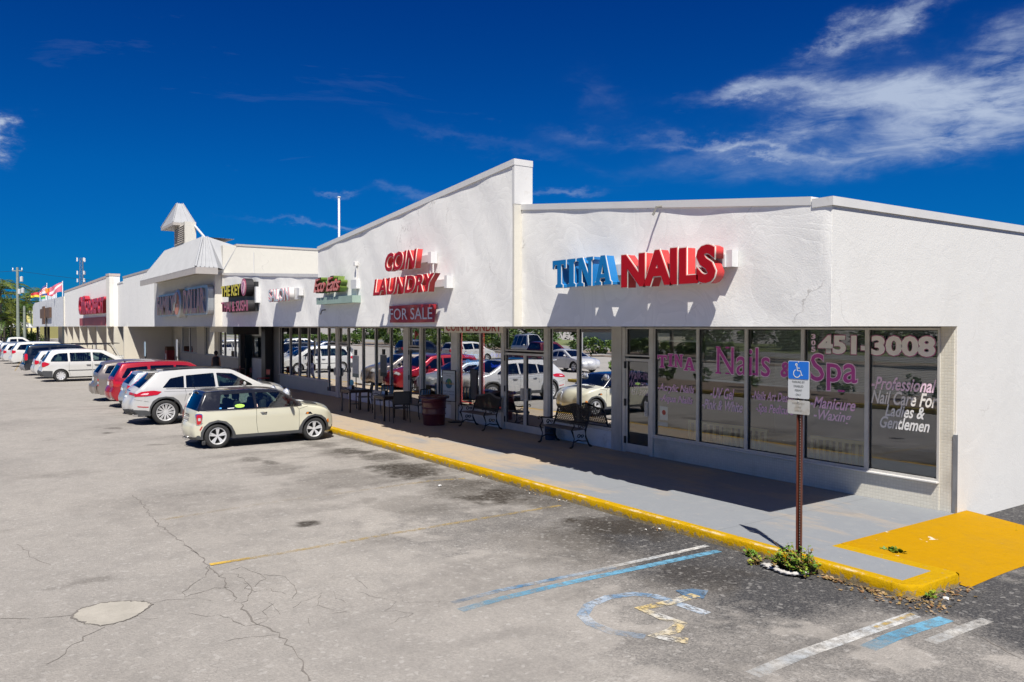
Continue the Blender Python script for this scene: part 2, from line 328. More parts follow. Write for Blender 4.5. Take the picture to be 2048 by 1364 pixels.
def make_ground():
    xs = np.concatenate([[-1500, -900, -500, -300, -200, -150, -110, -80], np.arange(-60, -34, .5), np.arange(-34, 3, .06), [4, 6, 10, 30, 100, 400, 1500]])
    ys = np.concatenate([[-1500, -500, -200, -100, -50, -25, -12, -6], np.arange(-3, 14.5, .06), [15, 18, 24, 40, 80, 200, 600, 1500]])
    X, Y = np.meshgrid(xs, ys, indexing='ij'); nx, ny = X.shape
    co = np.stack([X.ravel(), Y.ravel(), np.zeros(X.size)], 1)
    idx = np.arange(nx * ny).reshape(nx, ny)
    q = np.stack([idx[:-1, :-1], idx[1:, :-1], idx[1:, 1:], idx[:-1, 1:]], -1).reshape(-1, 4)
    me = bpy.data.meshes.new('asphalt_ground'); me.vertices.add(len(co)); me.vertices.foreach_set('co', co.ravel())
    me.loops.add(q.size); me.loops.foreach_set('vertex_index', q.ravel()); me.polygons.add(len(q)); me.polygons.foreach_set('loop_start', np.arange(0, q.size, 4)); me.polygons.foreach_set('loop_total', np.full(len(q), 4))
    me.update(); me.validate()
    x, y = X.ravel(), Y.ravel()
    n1 = fbm(x, y, .35, 3); n2 = fbm(x, y, 1.3, 11); n3 = fbm(x, y, 5, 23, 4); n4 = fbm(x, y * .3, 2.0, 41, 4)
    # worn seal coat in and around the accessible bay, and on the drive beyond the ramp
    d = S(-11.2, -8.0, x) * S(-4.2, -5.4, x) * (.10 + .90 * S(4.9, 8.1, y + .10 * (x + 7) + (n2 - .5) * 2.4 + (n1 - .5) * 1.2) ** 1.2) * S(3.0, 4.8, y + (n2 - .5) * 1.5)
    d = np.maximum(d, .9 * S(-5.6, -4.6, x) * S(7.2, 8.7, y + (n2 - .5) * 2.0))
    d = np.maximum(d, .95 * S(10.6, 12.4, y) * S(-6.6, -6.0, x))
    d = np.maximum(d, .36 * S(-14.5, -9.5, x) * S(2.6, 5.8, y + (n1 - .5) * 5 + (n2 - .5) * 2) * S(10, 8, y))
    d = d * S(.10, .60, n3 * .35 + d * .8 + .05 - (S(.54, .68, n2) * .5)) 
    d = np.maximum(d, .5 * S(7.6, 8.5, y + (n2 - .5) * .8) * S(8.9, 8.5, y) * S(-14, -12, x))
    stains = [(703, 903, .62, .34, .7), (672, 906, .8, .25, .35), (805, 940, .95, .38, .95), (840, 936, .6, .3, .6), (985, 990, .75, .42, .95), (950, 985, .9, .5, .5), (1035, 983, .4, .3, .5),
              (1205, 1052, .62, .36, .7), (1260, 1055, .6, .32, .6), (1140, 1041, .17, .12, .9), (616, 1047, .14, .10, 1.0), (610, 1050, .1, .06, .9), (1110, 1110, .35, .5, .25), (690, 960, 1.1, .6, .28), (610, 985, .8, .4, .2),
              (500, 917, .35, .12, .4), (540, 925, .3, .08, .5), (740, 880, .8, .3, .35), (232, 856, .3, .15, .5), (214, 866, .2, .1, .6), (104, 950, .3, .5, .15), (560, 872, 1.5, .5, .25), (300, 1010, 1.2, .6, .1)]
    oil = np.zeros_like(x)
    for (a, b, rx, ry, amp) in stains + [(890, 962, .5, .25, .45), (930, 975, .7, .35, .6), (760, 915, .6, .3, .6), (640, 890, .7, .2, .4), (1080, 1005, .6, .3, .4), (1170, 1075, .5, .4, .5), (1130, 1090, .9, .5, .3), (560, 940, .6, .3, .3), (830, 1010, .7, .4, .25), (1400, 1150, .5, .4, .4)]:
        cx, cy = gp(a, b); r = np.sqrt(((x - cx) / (rx * 1.15)) ** 2 + ((y - cy) / (ry * 1.75)) ** 2) + (n2 - .5) * 1.1 + (n3 - .5) * 1.1
        oil = np.maximum(oil, min(1, amp * 1.25) * S(1.25, .45, r))
    for k in range(26):
        cx = rng.uniform(-33, -1); cy = rng.uniform(-2, 7.5); r = np.sqrt(((x - cx) / rng.uniform(.1, .3)) ** 2 + ((y - cy) / rng.uniform(.1, .4)) ** 2) + (n3 - .5) * 1.6
        oil = np.maximum(oil, rng.uniform(.1, .4) * S(1.1, .3, r))
    grime = .50 * S(.48, .70, n4) * S(1.0, 6.5, y) + .30 * S(.50, .75, n1)
    lane = .35 * S(.75, .15, np.abs(((x + 21) / 2.95 + 1000) % 1 - .5) * 2) * S(4.5, 8, y) * S(8.6, 8.3, y) * S(.3, .6, n2)
    wd = np.maximum(grime, lane) * (x > -34.5) * (y > -3)
    ca = me.color_attributes.new('wear', 'FLOAT_COLOR', 'POINT')
    arr = np.stack([np.clip(d, 0, 1), np.clip(oil, 0, 1), np.clip(wd, 0, 1), np.ones_like(d)], 1).astype('f'); ca.data.foreach_set('color', arr.ravel())
    m = bpy.data.materials.new('worn_asphalt'); m.use_nodes = True; N, L = nodes(m); b = N['Principled BSDF']; b.inputs['Roughness'].default_value = .9; b.inputs['Specular IOR Level'].default_value = .2
    g = N.new('ShaderNodeNewGeometry'); at = N.new('ShaderNodeVertexColor'); at.layer_name = 'wear'; sp = N.new('ShaderNodeSeparateColor'); L.new(at.outputs[0], sp.inputs[0])
    def nz(scale, det=4, rough=.6, dist=0):
        n = N.new('ShaderNodeTexNoise'); n.inputs['Scale'].default_value = scale; n.inputs['Detail'].default_value = det; n.inputs['Roughness'].default_value = rough; n.inputs['Distortion'].default_value = dist
        L.new(g.outputs['Position'], n.inputs['Vector']); return n.outputs[0]
    def mr(v, a, c, d, e):
        r = N.new('ShaderNodeMapRange'); L.new(v, r.inputs[0])
        for i, w in enumerate((a, c, d, e)): r.inputs[i + 1].default_value = w
        return r.outputs[0]
    def mix(f, a, c, bt='MIX'):
        x = N.new('ShaderNodeMixRGB'); x.blend_type = bt
        if isinstance(f, float): x.inputs[0].default_value = f
        else: L.new(f, x.inputs[0])
        for i, v in ((1, a), (2, c)):
            if isinstance(v, tuple): x.inputs[i].default_value = (*v, 1)
            else: L.new(v, x.inputs[i])
        return x.outputs[0]
    def ma(op, a, b_):
        x = N.new('ShaderNodeMath'); x.operation = op; x.use_clamp = True
        for i, v in enumerate((a, b_)):
            if isinstance(v, (int, float)): x.inputs[i].default_value = v
            else: L.new(v, x.inputs[i])
        return x.outputs[0]
    agg = N.new('ShaderNodeTexVoronoi'); agg.inputs['Scale'].default_value = 60; L.new(g.outputs['Position'], agg.inputs['Vector'])
    aggc = N.new('ShaderNodeSeparateColor'); L.new(agg.outputs['Color'], aggc.inputs[0])
    agg2 = N.new('ShaderNodeTexVoronoi'); agg2.inputs['Scale'].default_value = 24; L.new(g.outputs['Position'], agg2.inputs['Vector'])
    agg2c = N.new('ShaderNodeSeparateColor'); L.new(agg2.outputs['Color'], agg2c.inputs[0])
    c = mix(mr(nz(.22, 5, .6), .35, .65, 0, 1), ASPH_A, ASPH_B)
    c = mix(mr(nz(2.3, 9, .75), .44, .70, 0, .60), c, ASPH_C); c = mix(mr(nz(24, 5, .75), .40, .68, 0, .38), c, (.15, .142, .132))
    c = mix(ma('MULTIPLY', sp.outputs[2], mr(nz(7, 5, .7), .3, .6, .3, 1)), c, (.12, .11, .10))
    dk = mix(mr(aggc.outputs[1], .78, .98, 0, .5), (.040, .040, .043), (.17, .165, .155))
    thr = ma('ADD', ma('MULTIPLY', sp.outputs[0], 1.25), ma('MULTIPLY', ma('SUBTRACT', agg2c.outputs[0], .5), .0))
    sel = mr(ma('SUBTRACT', ma('ADD', sp.outputs[0], ma('MULTIPLY', nz(30, 4, .7), .34)), ma('MULTIPLY', aggc.outputs[0], .34)), .0, .82, 0, 1)
    sel = ma('MULTIPLY', sel, mr(sp.outputs[0], .02, .25, 0, 1))
    c = mix(sel, c, dk)
    c = mix(ma('MULTIPLY', sp.outputs[1], mr(nz(14, 5, .7), .25, .6, .55, 1)), c, (.026, .020, .014))
    c = mix(mr(aggc.outputs[2], 0, 1, .16, 0), c, (.09, .085, .08)); c = mix(mr(agg2c.outputs[1], .9, 1, 0, .25), c, (.50, .48, .45))
    # fine map cracking that comes and goes
    v = N.new('ShaderNodeTexVoronoi'); v.feature = 'DISTANCE_TO_EDGE'; v.inputs['Scale'].default_value = .42
    wn = N.new('ShaderNodeTexNoise'); wn.inputs['Scale'].default_value = 2.2; wn.inputs['Detail'].default_value = 7; L.new(g.outputs['Position'], wn.inputs['Vector'])
    vm = N.new('ShaderNodeVectorMath'); vm.operation = 'MULTIPLY_ADD'; L.new(wn.outputs['Color'], vm.inputs[0]); vm.inputs[1].default_value = (1.0, 1.0, 1.0); L.new(g.outputs['Position'], vm.inputs[2]); L.new(vm.outputs[0], v.inputs['Vector'])
    c = mix(ma('MULTIPLY', mr(v.outputs['Distance'], 0, .004, 1, 0), mr(nz(.5, 3), .50, .6, 0, .4)), c, (.12, .11, .10))
    L.new(c, b.inputs['Base Color'])
    bp = N.new('ShaderNodeBump'); bp.inputs['Distance'].default_value = .006; bp.inputs['Strength'].default_value = .7; L.new(agg.outputs['Distance'], bp.inputs['Height']); L.new(bp.outputs[0], b.inputs['Normal'])
    o = link('asphalt_ground', me, None, m); tag(o, kind='structure')
ASPH_A = (.352, .325, .292); ASPH_B = (.305, .283, .257); ASPH_C = (.215, .201, .184)
make_ground()

def paint_mat(name, col, wear=.5, sc=9, base=None, edge=.12):
    """worn paint that lets the asphalt show through where it is rubbed off"""
    m = bpy.data.materials.new(name); MATS[name] = m; m.use_nodes = True; N, L = nodes(m); b = N['Principled BSDF']; b.inputs['Roughness'].default_value = .7
    g = N.new('ShaderNodeNewGeometry'); n = N.new('ShaderNodeTexNoise'); n.inputs['Scale'].default_value = sc; n.inputs['Detail'].default_value = 8; n.inputs['Roughness'].default_value = .75; L.new(g.outputs['Position'], n.inputs['Vector'])
    r = N.new('ShaderNodeMapRange'); L.new(n.outputs[0], r.inputs[0]); r.inputs[1].default_value = wear - edge; r.inputs[2].default_value = wear + edge; 
    c2 = N.new('ShaderNodeMixRGB'); n2 = N.new('ShaderNodeTexNoise'); n2.inputs['Scale'].default_value = 2.5; n2.inputs['Detail'].default_value = 5; L.new(g.outputs['Position'], n2.inputs['Vector'])
    r2 = N.new('ShaderNodeMapRange'); L.new(n2.outputs[0], r2.inputs[0]); r2.inputs[1].default_value = .4; r2.inputs[2].default_value = .62
    L.new(r2.outputs[0], c2.inputs[0]); c2.inputs[1].default_value = (*col, 1); c2.inputs[2].default_value = (*(base or tuple(x * .8 for x in col)), 1); L.new(c2.outputs[0], b.inputs['Base Color'])
    at = N.new('ShaderNodeVertexColor'); at.layer_name = 'fade'; mu = N.new('ShaderNodeMath'); mu.operation = 'MULTIPLY'
    L.new(r.outputs[0], mu.inputs[0]); L.new(at.outputs[0], mu.inputs[1]); L.new(mu.outputs[0], b.inputs['Alpha']); return m
def decal(name, pts, w, m, z=.004, fades=None, sub=.25, closed=False, jit=0):
    P = [Vector(p) for p in pts]; Q = []; F = []
    fa = fades or [1] * len(P)
    for i in range(len(P) - (0 if closed else 1)):
        a, b = P[i], P[(i + 1) % len(P)]; n = max(1, int((b - a).length / sub))
        for k in range(n): Q.append(a.lerp(b, k / n)); F.append(fa[i] * (1 - k / n) + fa[(i + 1) % len(P)] * k / n)
    if not closed: Q.append(P[-1]); F.append(fa[-1])
    ww = [w * random.uniform(1 - jit, 1 + jit) for _ in Q]
    vs, fs = ribbon(Q, ww, closed); mb = MB(); mb.add([(v.x, v.y, z) for v in vs], fs); o = mb.build(name, m)
    ca = o.data.color_attributes.new('fade', 'FLOAT_COLOR', 'POINT')
    for i in range(len(Q)):
        for k in (0, 1): ca.data[2 * i + k].color = (F[i],) * 3 + (1,)
    return o
YEL = paint_mat('worn_yellow_line', (.46, .32, .10), .53, 7); YELB = paint_mat('bright_yellow_line', (.62, .40, .06), .42, 7)
BLU = paint_mat('worn_blue_line', (.10, .27, .40), .45, 8, (.13, .32, .45)); WHT = paint_mat('worn_white_line', (.58, .56, .52), .46, 10, (.42, .44, .45)); DBLU = paint_mat('worn_dark_blue_line', (.05, .15, .27), .46, 12, (.34, .38, .42))
MIXP = paint_mat('flaking_symbol_paint', (.42, .45, .48), .46, 13, (.12, .20, .30), .06); MIXY = paint_mat('flaking_yellow_symbol_paint', (.50, .38, .16), .485, 11, (.46, .45, .42), .06)
DHEAD = paint_mat('flaking_navy_paint', (.05, .11, .19), .42, 12, (.20, .24, .28), .05)
ks = dict(kind='structure')
def line(name, px, w, m, fades=None, z=.004, **k): o = decal(name, [gp(*p) for p in px], w, m, z, fades, **k); tag(o, **ks); return o
line('stall_line', [(420, 1130), (560, 1107), (760, 1072), (900, 1048), (1030, 1026), (1120, 1011)], .095, YEL, [1, .75, .62, .75, .85, .9])
line('stall_line', [(420, 1130), (500, 1117)], .095, YELB, [.95, .3], z=.008)
line('stall_line', [(322, 1040), (380, 1031), (560, 1002), (760, 976), (860, 962), (930, 957)], .09, YEL, [.75, .3, .12, .3, .75, .7])
line('stall_line', [(920, 1221), (1000, 1198), (1150, 1163), (1300, 1131), (1438, 1102)], .12, BLU, [.35, .6, 1, 1, 1])
line('stall_line', [(905, 1206), (1000, 1181), (1150, 1150), (1230, 1135)], .09, DBLU, [.2, 1, .95, .5]); line('stall_line', [(1170, 1146), (1290, 1120), (1415, 1092)], .09, WHT, [.2, .9, 1], z=.008)
line('stall_line', [(1505, 1350), (1600, 1310), (1700, 1275), (1760, 1254), (1828, 1230)], .15, WHT, [.5, .8, .95, 1, .9]); line('stall_line', [(1750, 1256), (1826, 1229)], .05, YEL, z=.008)
line('stall_line', [(1735, 1297), (1790, 1272), (1830, 1258), (1893, 1238)], .16, BLU, [.3, .9, 1, 1]); line('stall_line', [(1860, 1285), (1915, 1262), (1975, 1240)], .13, WHT, [.5, .8, .5])
# the painted wheelchair symbol, faded, in the accessible bay
WC = [line('accessible_symbol', [(1415, 1228), (1386, 1218), (1352, 1206), (1308, 1192), (1267, 1188), (1216, 1195), (1178, 1211), (1165, 1231), (1183, 1248), (1223, 1264), (1290, 1274)], .13, MIXP, [.9, 1, 1, 1, 1, 1, 1, .9, .7, .35, .6]),
      line('accessible_symbol', [(1392, 1191), (1340, 1206), (1281, 1218), (1325, 1236), (1362, 1248), (1348, 1262), (1308, 1275), (1340, 1279), (1376, 1283)], .14, MIXY, z=.008),
      line('accessible_symbol', [(1364, 1190), (1390, 1187), (1412, 1190)], .30, DHEAD, z=.006)]
for i in range(0): pass
LL = [(0, 1)]
line('stall_line', [(60, 690), (30, 742)], .09, YEL); 
for k in range(5):
    x0 = -40 - 2.95 * k; o = decal('stall_line', [(x0 - 3, 8.2), (x0 - 3, 3.6)], .09, YEL, fades=[.8, .6]); tag(o, **ks)
# cracks: narrow dark ribbons with ragged edges
CRK = mat('crack_filler', (.15, .135, .12), .95)
def crack(px, w=.016, fr=.12, world=False):
    P = [Vector(gp(*p)) if not world else Vector(p) for p in px]; Q = []
    for a, b in zip(P[:-1], P[1:]):
        n = max(2, int((b - a).length / .09)); t = (b - a).normalized(); nn = Vector((-t.y, t.x))
        for k in range(n): Q.append(a.lerp(b, k / n) + nn * random.gauss(0, .018))
    Q.append(P[-1]); return ribbon(Q, [w * .75 * random.uniform(.15, 1.5) for _ in Q])
z6 = lambda a: [(x / 2.2756, 850 + y / 2.2756) for x, y in a]
ck = MB()
def addc(px, w=.016, world=False):
    vs, fs = crack(px, w, world=world); ck.add([(v.x, v.y, .003) for v in vs], fs)
addc(z6([(600, 320), (660, 370), (690, 425), (780, 500), (840, 545), (900, 590), (950, 640), (1000, 690), (1040, 745), (1080, 800), (1130, 860), (1180, 905), (1260, 950), (1330, 1010), (1350, 1060), (1390, 1090), (1410, 1165)]), .02)
addc(z6([(835, 545), (880, 570), (905, 590)]), .01); addc(z6([(950, 640), (935, 690), (880, 720), (845, 760), (845, 785), (900, 765), (975, 745), (1040, 740)]), .012)
addc(z6([(1000, 690), (1020, 675), (1080, 680), (1110, 710), (1150, 740), (1130, 790), (1095, 810)]), .012); addc(z6([(1050, 660), (1100, 645), (1180, 680), (1200, 700), (1160, 735)]), .009)
addc(z6([(1180, 905), (1120, 915), (1050, 880), (1000, 865)]), .009); addc(z6([(860, 855), (940, 875), (1000, 865)]), .008); addc(z6([(1180, 905), (1230, 880), (1200, 850), (1250, 810)]), .009)
addc(z6([(1260, 950), (1190, 960), (1100, 970), (1030, 985)]), .007); addc(z6([(680, 815), (760, 800), (870, 790), (960, 800)]), .007); addc(z6([(640, 880), (720, 880)]), .007)
addc(z6([(330, 870), (240, 875), (150, 880), (0, 882)]), .012); addc(z6([(460, 920), (390, 965), (340, 1000), (290, 1040), (210, 1090)]), .015)
addc(z6([(75, 545), (120, 565), (135, 600), (190, 620), (230, 635)]), .010); addc(z6([(1200, 680), (1290, 690), (1350, 740), (1330, 790)]), .008); addc(z6([(1100, 720), (1160, 760), (1230, 745), (1300, 770)]), .008)
addc([(1475, 1082), (1560, 1120), (1680, 1175)], .01); addc([(1840, 1225), (1893, 1238), (2048, 1320)], .02)
ccx, ccy = gp(500, 1180)
G5 = {}
for i in range(9):
    for j in range(9):
        G5[i, j] = Vector((ccx + .9 + (i - 4) * .30 + random.uniform(-.14, .14), ccy + .55 + (j - 4) * .27 + random.uniform(-.13, .13)))
for (i, j), p in list(G5.items()):
    dd = math.hypot(i - 4, j - 4) / 5
    for q in ((i + 1, j), (i, j + 1)):
        if q in G5 and random.random() > .42 + dd * .6: addc([p, G5[q]], .0045, True)
cr = ck.build('pavement_crack', CRK); tag(cr, kind='structure')
# concrete patch in the asphalt
PATCH = mat('patch_concrete', (.335, .31, .265), .9, var=.12, vscale=4, bump=.003, bscale=60, dirt=(.22, .20, .17), dscale=5)
pp = z6([(326, 866), (380, 835), (450, 812), (540, 802), (620, 802), (672, 808), (688, 818), (650, 850), (590, 885), (520, 905), (455, 917), (395, 905), (345, 890)])
pv = []
for a, b in zip(pp, pp[1:] + pp[:1]):
    A, B = Vector(gp(*a)), Vector(gp(*b))
    for k in range(5): pv.append(A.lerp(B, k / 5) + Vector((random.gauss(0, .012), random.gauss(0, .012))))
mb = MB(); mb.add([(p.x, p.y, .004) for p in pv], [tuple(range(len(pv)))]); tag(mb.build('concrete_patch', PATCH), kind='structure')
mb = MB(); vs, fs = ribbon(pv, [random.uniform(.004, .03) for _ in pv], True); mb.add([(p.x, p.y, .006) for p in vs], fs); tag(mb.build('patch_edge', CRK), kind='structure')

# ------------------------------------------------------------------ walk, kerb, ramp
KY = 8.5
def walk_material():
    m = bpy.data.materials.new('painted_walk'); m.use_nodes = True; N, L = nodes(m); b = N['Principled BSDF']; b.inputs['Roughness'].default_value = .8
    g = N.new('ShaderNodeNewGeometry'); sp = N.new('ShaderNodeSeparateXYZ'); L.new(g.outputs['Position'], sp.inputs[0])
    def nz(scale, det=6, rough=.65, sc=None):
        mp = N.new('ShaderNodeMapping'); L.new(g.outputs['Position'], mp.inputs[0]); mp.inputs['Scale'].default_value = sc or (1, 1, 1)
        n = N.new('ShaderNodeTexNoise'); n.inputs['Scale'].default_value = scale; n.inputs['Detail'].default_value = det; n.inputs['Roughness'].default_value = rough; L.new(mp.outputs[0], n.inputs['Vector']); return n.outputs[0]
    def mr(v, a, c, d, e):
        r = N.new('ShaderNodeMapRange'); L.new(v, r.inputs[0])
        for i, w in enumerate((a, c, d, e)): r.inputs[i + 1].default_value = w
        return r.outputs[0]
    def mix(f, a, c):
        x = N.new('ShaderNodeMixRGB'); L.new(f, x.inputs[0])
        for i, v in ((1, a), (2, c)):
            if isinstance(v, tuple): x.inputs[i].default_value = (*v, 1)
            else: L.new(v, x.inputs[i])
        return x.outputs[0]
    def ma(op, a, b_):
        x = N.new('ShaderNodeMath'); x.operation = op; x.use_clamp = False
        for i, v in enumerate((a, b_)):
            if isinstance(v, (int, float)): x.inputs[i].default_value = v
            else: L.new(v, x.inputs[i])
        return x.outputs[0]
    # grey paint worn through to tan concrete, more so towards the far shops
    far = mr(sp.outputs[0], -9, -20, 0, .24)
    k = ma('ADD', nz(.85, 7, .62, (.45, 1.2, 1)), far)
    c = mix(mr(k, .52, .68, 0, 1), (.205, .218, .235), (.36, .285, .205))
    c = mix(mr(nz(5, 6, .7), .5, .75, 0, .5), c, (.25, .26, .265)); c = mix(mr(nz(1.3, 7, .7), .58, .78, 0, .5), c, (.135, .14, .145))
    c = mix(mr(nz(30, 4, .7), .55, .8, 0, .35), c, (.12, .12, .12)); c = mix(mr(nz(7, 9, .8, (.4, 1, 1)), .60, .64, 0, .5), c, (.42, .36, .29)); c = mix(mr(nz(3.1, 9, .8), .62, .74, 0, .5), c, (.09, .09, .095))
    # saw-cut joints every 3 m
    fr = ma('FRACT', ma('DIVIDE', sp.outputs[0], 3.0), 0); j = mr(ma('ABSOLUTE', ma('SUBTRACT', fr, .5), 0), 0, .003, .6, 0)
    c = mix(j, c, (.08, .08, .08))
    L.new(c, b.inputs['Base Color'])
    bp = N.new('ShaderNodeBump'); bp.inputs['Distance'].default_value = .004; L.new(nz(40), bp.inputs['Height']); L.new(bp.outputs[0], b.inputs['Normal']); return m
WALKM = walk_material()
def kerb_material(name='kerb_yellow', chip=.60, face=True):
    m = bpy.data.materials.new(name); m.use_nodes = True; N, L = nodes(m); b = N['Principled BSDF']; b.inputs['Roughness'].default_value = .8; b.inputs['Specular IOR Level'].default_value = .08
    g = N.new('ShaderNodeNewGeometry'); sp = N.new('ShaderNodeSeparateXYZ'); L.new(g.outputs['Position'], sp.inputs[0])
    def nz(scale, det=7, rough=.7):
        n = N.new('ShaderNodeTexNoise'); n.inputs['Scale'].default_value = scale; n.inputs['Detail'].default_value = det; n.inputs['Roughness'].default_value = rough; L.new(g.outputs['Position'], n.inputs['Vector']); return n.outputs[0]
    def mr(v, a, c, d, e):
        r = N.new('ShaderNodeMapRange'); L.new(v, r.inputs[0])
        for i, w in enumerate((a, c, d, e)): r.inputs[i + 1].default_value = w
        return r.outputs[0]
    def mix(f, a, c):
        x = N.new('ShaderNodeMixRGB'); L.new(f, x.inputs[0])
        for i, v in ((1, a), (2, c)):
            if isinstance(v, tuple): x.inputs[i].default_value = (*v, 1)
            else: L.new(v, x.inputs[i])
        return x.outputs[0]
    def ma(op, a, b_):
        x = N.new('ShaderNodeMath'); x.operation = op; x.use_clamp = True
        for i, v in enumerate((a, b_)):
            if isinstance(v, (int, float)): x.inputs[i].default_value = v
            else: L.new(v, x.inputs[i])
        return x.outputs[0]
    c = mix(mr(nz(3), .4, .7, 0, .6), (.40, .212, .0008) if not face else (.44, .26, .0015), (.37, .195, .0008) if not face else (.40, .225, .0015))
    if face:
        # the arris is rubbed white, the foot is grimy and chipped to grey
        edge = ma('MULTIPLY', mr(sp.outputs[2], .135, .15, 0, 1), mr(sp.outputs[1], KY + .09, KY + .03, 0, 1))
        c = mix(ma('MULTIPLY', edge, mr(nz(2.3, 10, .85), .53, .57, 0, .85)), c, (.56, .50, .36))
        foot = mr(sp.outputs[2], .11, .0, 0, .30)
        c = mix(mr(ma('ADD', nz(11), foot), .60, .68, 0, .85), c, (.20, .175, .13)); c = mix(mr(nz(26), .60, .66, 0, .6), c, (.16, .11, .03))
    else: c = mix(mr(nz(2.2, 8, .6), .675, .68, 0, 1), c, (.62, .58, .48)); c = mix(mr(nz(34, 2), .70, .76, 0, .8), c, (.12, .09, .03)); c = mix(mr(nz(1.1, 9, .8), .5, .75, 0, .35), c, (.24, .15, .03))
    c = mix(mr(nz(6, 8, .8), .62, .8, 0, .4), c, (.25, .17, .03))
    L.new(c, b.inputs['Base Color']); bp = N.new('ShaderNodeBump'); bp.inputs['Distance'].default_value = .022; L.new(nz(9), bp.inputs['Height']); L.new(bp.outputs[0], b.inputs['Normal']); return m
KERBM = kerb_material(); RAMPM = kerb_material('ramp_yellow', face=False)
XW = -6.12          # end of the row: side wall plane
# walk slab in three pieces that butt end to end
m = MB()
m.box(-150, XW, KY + .16, 12.62, -.05, .15); m.box(XW, -4.83, KY + .16, 9.27, -.05, .15)
tag(m.build('walk', WALKM), kind='structure')
# kerb with slightly ragged, rounded arris
def kerb():
    xs = np.arange(-60, -4.86, .12); xs = np.append(xs, -4.86); m = MB(); prof = [(0, -.05), (0, .05), (.004, .118), (.016, .142), (.04, .150), (.16, .150), (.16, -.05)]
    def ring(x, jit): return [(x, KY + a + jit[0] * (1 if b < .15 and a < .1 else 0), b + jit[1] * (1 if a < .05 and b > .1 else 0)) for a, b in prof]
    vs = []
    for x in xs: vs += ring(x, (random.gauss(0, .005), random.gauss(0, .004)) if x < -4.9 else (0, 0))
    n = len(prof); fs = [(i * n + k, i * n + (k + 1) % n, (i + 1) * n + (k + 1) % n, (i + 1) * n + k) for i in range(len(xs) - 1) for k in range(n)]
    m.add(vs, fs)
    m.box(-150, -60, KY, KY + .16, -.05, .15)
    # rounded nose of the peninsula
    A = []
    for k in range(0, 9):
        t = math.pi / 2 * k / 8; A.append((-4.86 + .27 * math.sin(t), KY + .27 - .27 * math.cos(t)))
    out = A + [(-4.59, 9.43)]
    inn = [(-4.86, KY + .16)] * 1 + [(-4.83, KY + .16 + .02)] + [(-4.83, 9.27)]
    poly = [(-4.86, KY + .16)] + out + [(-4.64, 9.47)]
    ring0 = out; z = [-.05, .05, .118, .142, .150]; off = [0, 0, .004, .016, .04]
    def inset(P, d):
        R_ = []
        for i, p in enumerate(P):
            a = Vector(P[max(i - 1, 0)]); b = Vector(P[min(i + 1, len(P) - 1)]); t = (b - a).normalized(); nn = Vector((-t.y, t.x)); q = Vector(p) + nn * d; R_.append((q.x, q.y))
        return R_
    vs = []; rows = [inset(out, o) for o in off]; n = len(out)
    for r_, zz in zip(rows, z): vs += [(p[0] + (random.gauss(0, .004) if 0 < q_ < n - 1 else 0), p[1] + (random.gauss(0, .004) if 0 < q_ < n - 1 else 0), zz) for q_, p in enumerate(r_)]
    fs = [(i * n + k, i * n + k + 1, (i + 1) * n + k + 1, (i + 1) * n + k) for i in range(4) for k in range(n - 1)]
    top = [(p[0], p[1], .15) for p in rows[-1]] + [(-4.64, 9.47, .15), (-6.12, 9.47, .15), (-6.12, 9.27, .15), (-4.83, 9.27, .15), (-4.83, KY + .16, .15), (-4.86, KY + .16, .15)]
    m.add(vs, fs); m.add(top, [tuple(range(len(top)))])
    m.add([(-4.59, 9.43, -.05), (-4.59, 9.43, .15), (-4.64, 9.47, .15), (-6.12, 9.47, .15), (-6.12, 9.47, -.05), (-4.64, 9.47, -.05)], [(0, 1, 2, 5), (5, 2, 3, 4)])
    return m.build('kerb', KERBM, auto=40)
tag(kerb(), kind='structure')
# yellow ramp: a tilted sheet with a warped outer edge
m = MB(); nn = 14; vs = []
for i in range(nn + 1):
    for j in range(nn + 1):
        u = i / nn; v = j / nn; Y = 9.475 + v * 3.3; xo = -4.50 - .03 * math.sin(v * 5); X = XW + .004 + u * (xo - XW)
        vs.append((X, Y, .154 - .15 * u ** 1.05 + .006 * math.sin(u * 3.1) * math.sin(v * 7)))
fs = [(i * (nn + 1) + j, (i + 1) * (nn + 1) + j, (i + 1) * (nn + 1) + j + 1, i * (nn + 1) + j + 1) for i in range(nn) for j in range(nn)]
m.add(vs, fs); m.add([(XW + .004, 12.775, -.05), (-4.52, 12.775, -.05), (-4.52, 12.775, .004), (XW + .004, 12.775, .154)], [(0, 1, 2, 3)])
tag(m.build('ramp', RAMPM, smooth=True), kind='structure')
m = MB(); m.add([(XW, 9.47, .154), (XW, 12.44, .154), (XW - .14, 12.44, .154), (XW - .14, 9.30, .154), (-4.95, 9.27, .154), (-4.83, 9.47, .154)][:4] , [(0, 1, 2, 3)])
pass

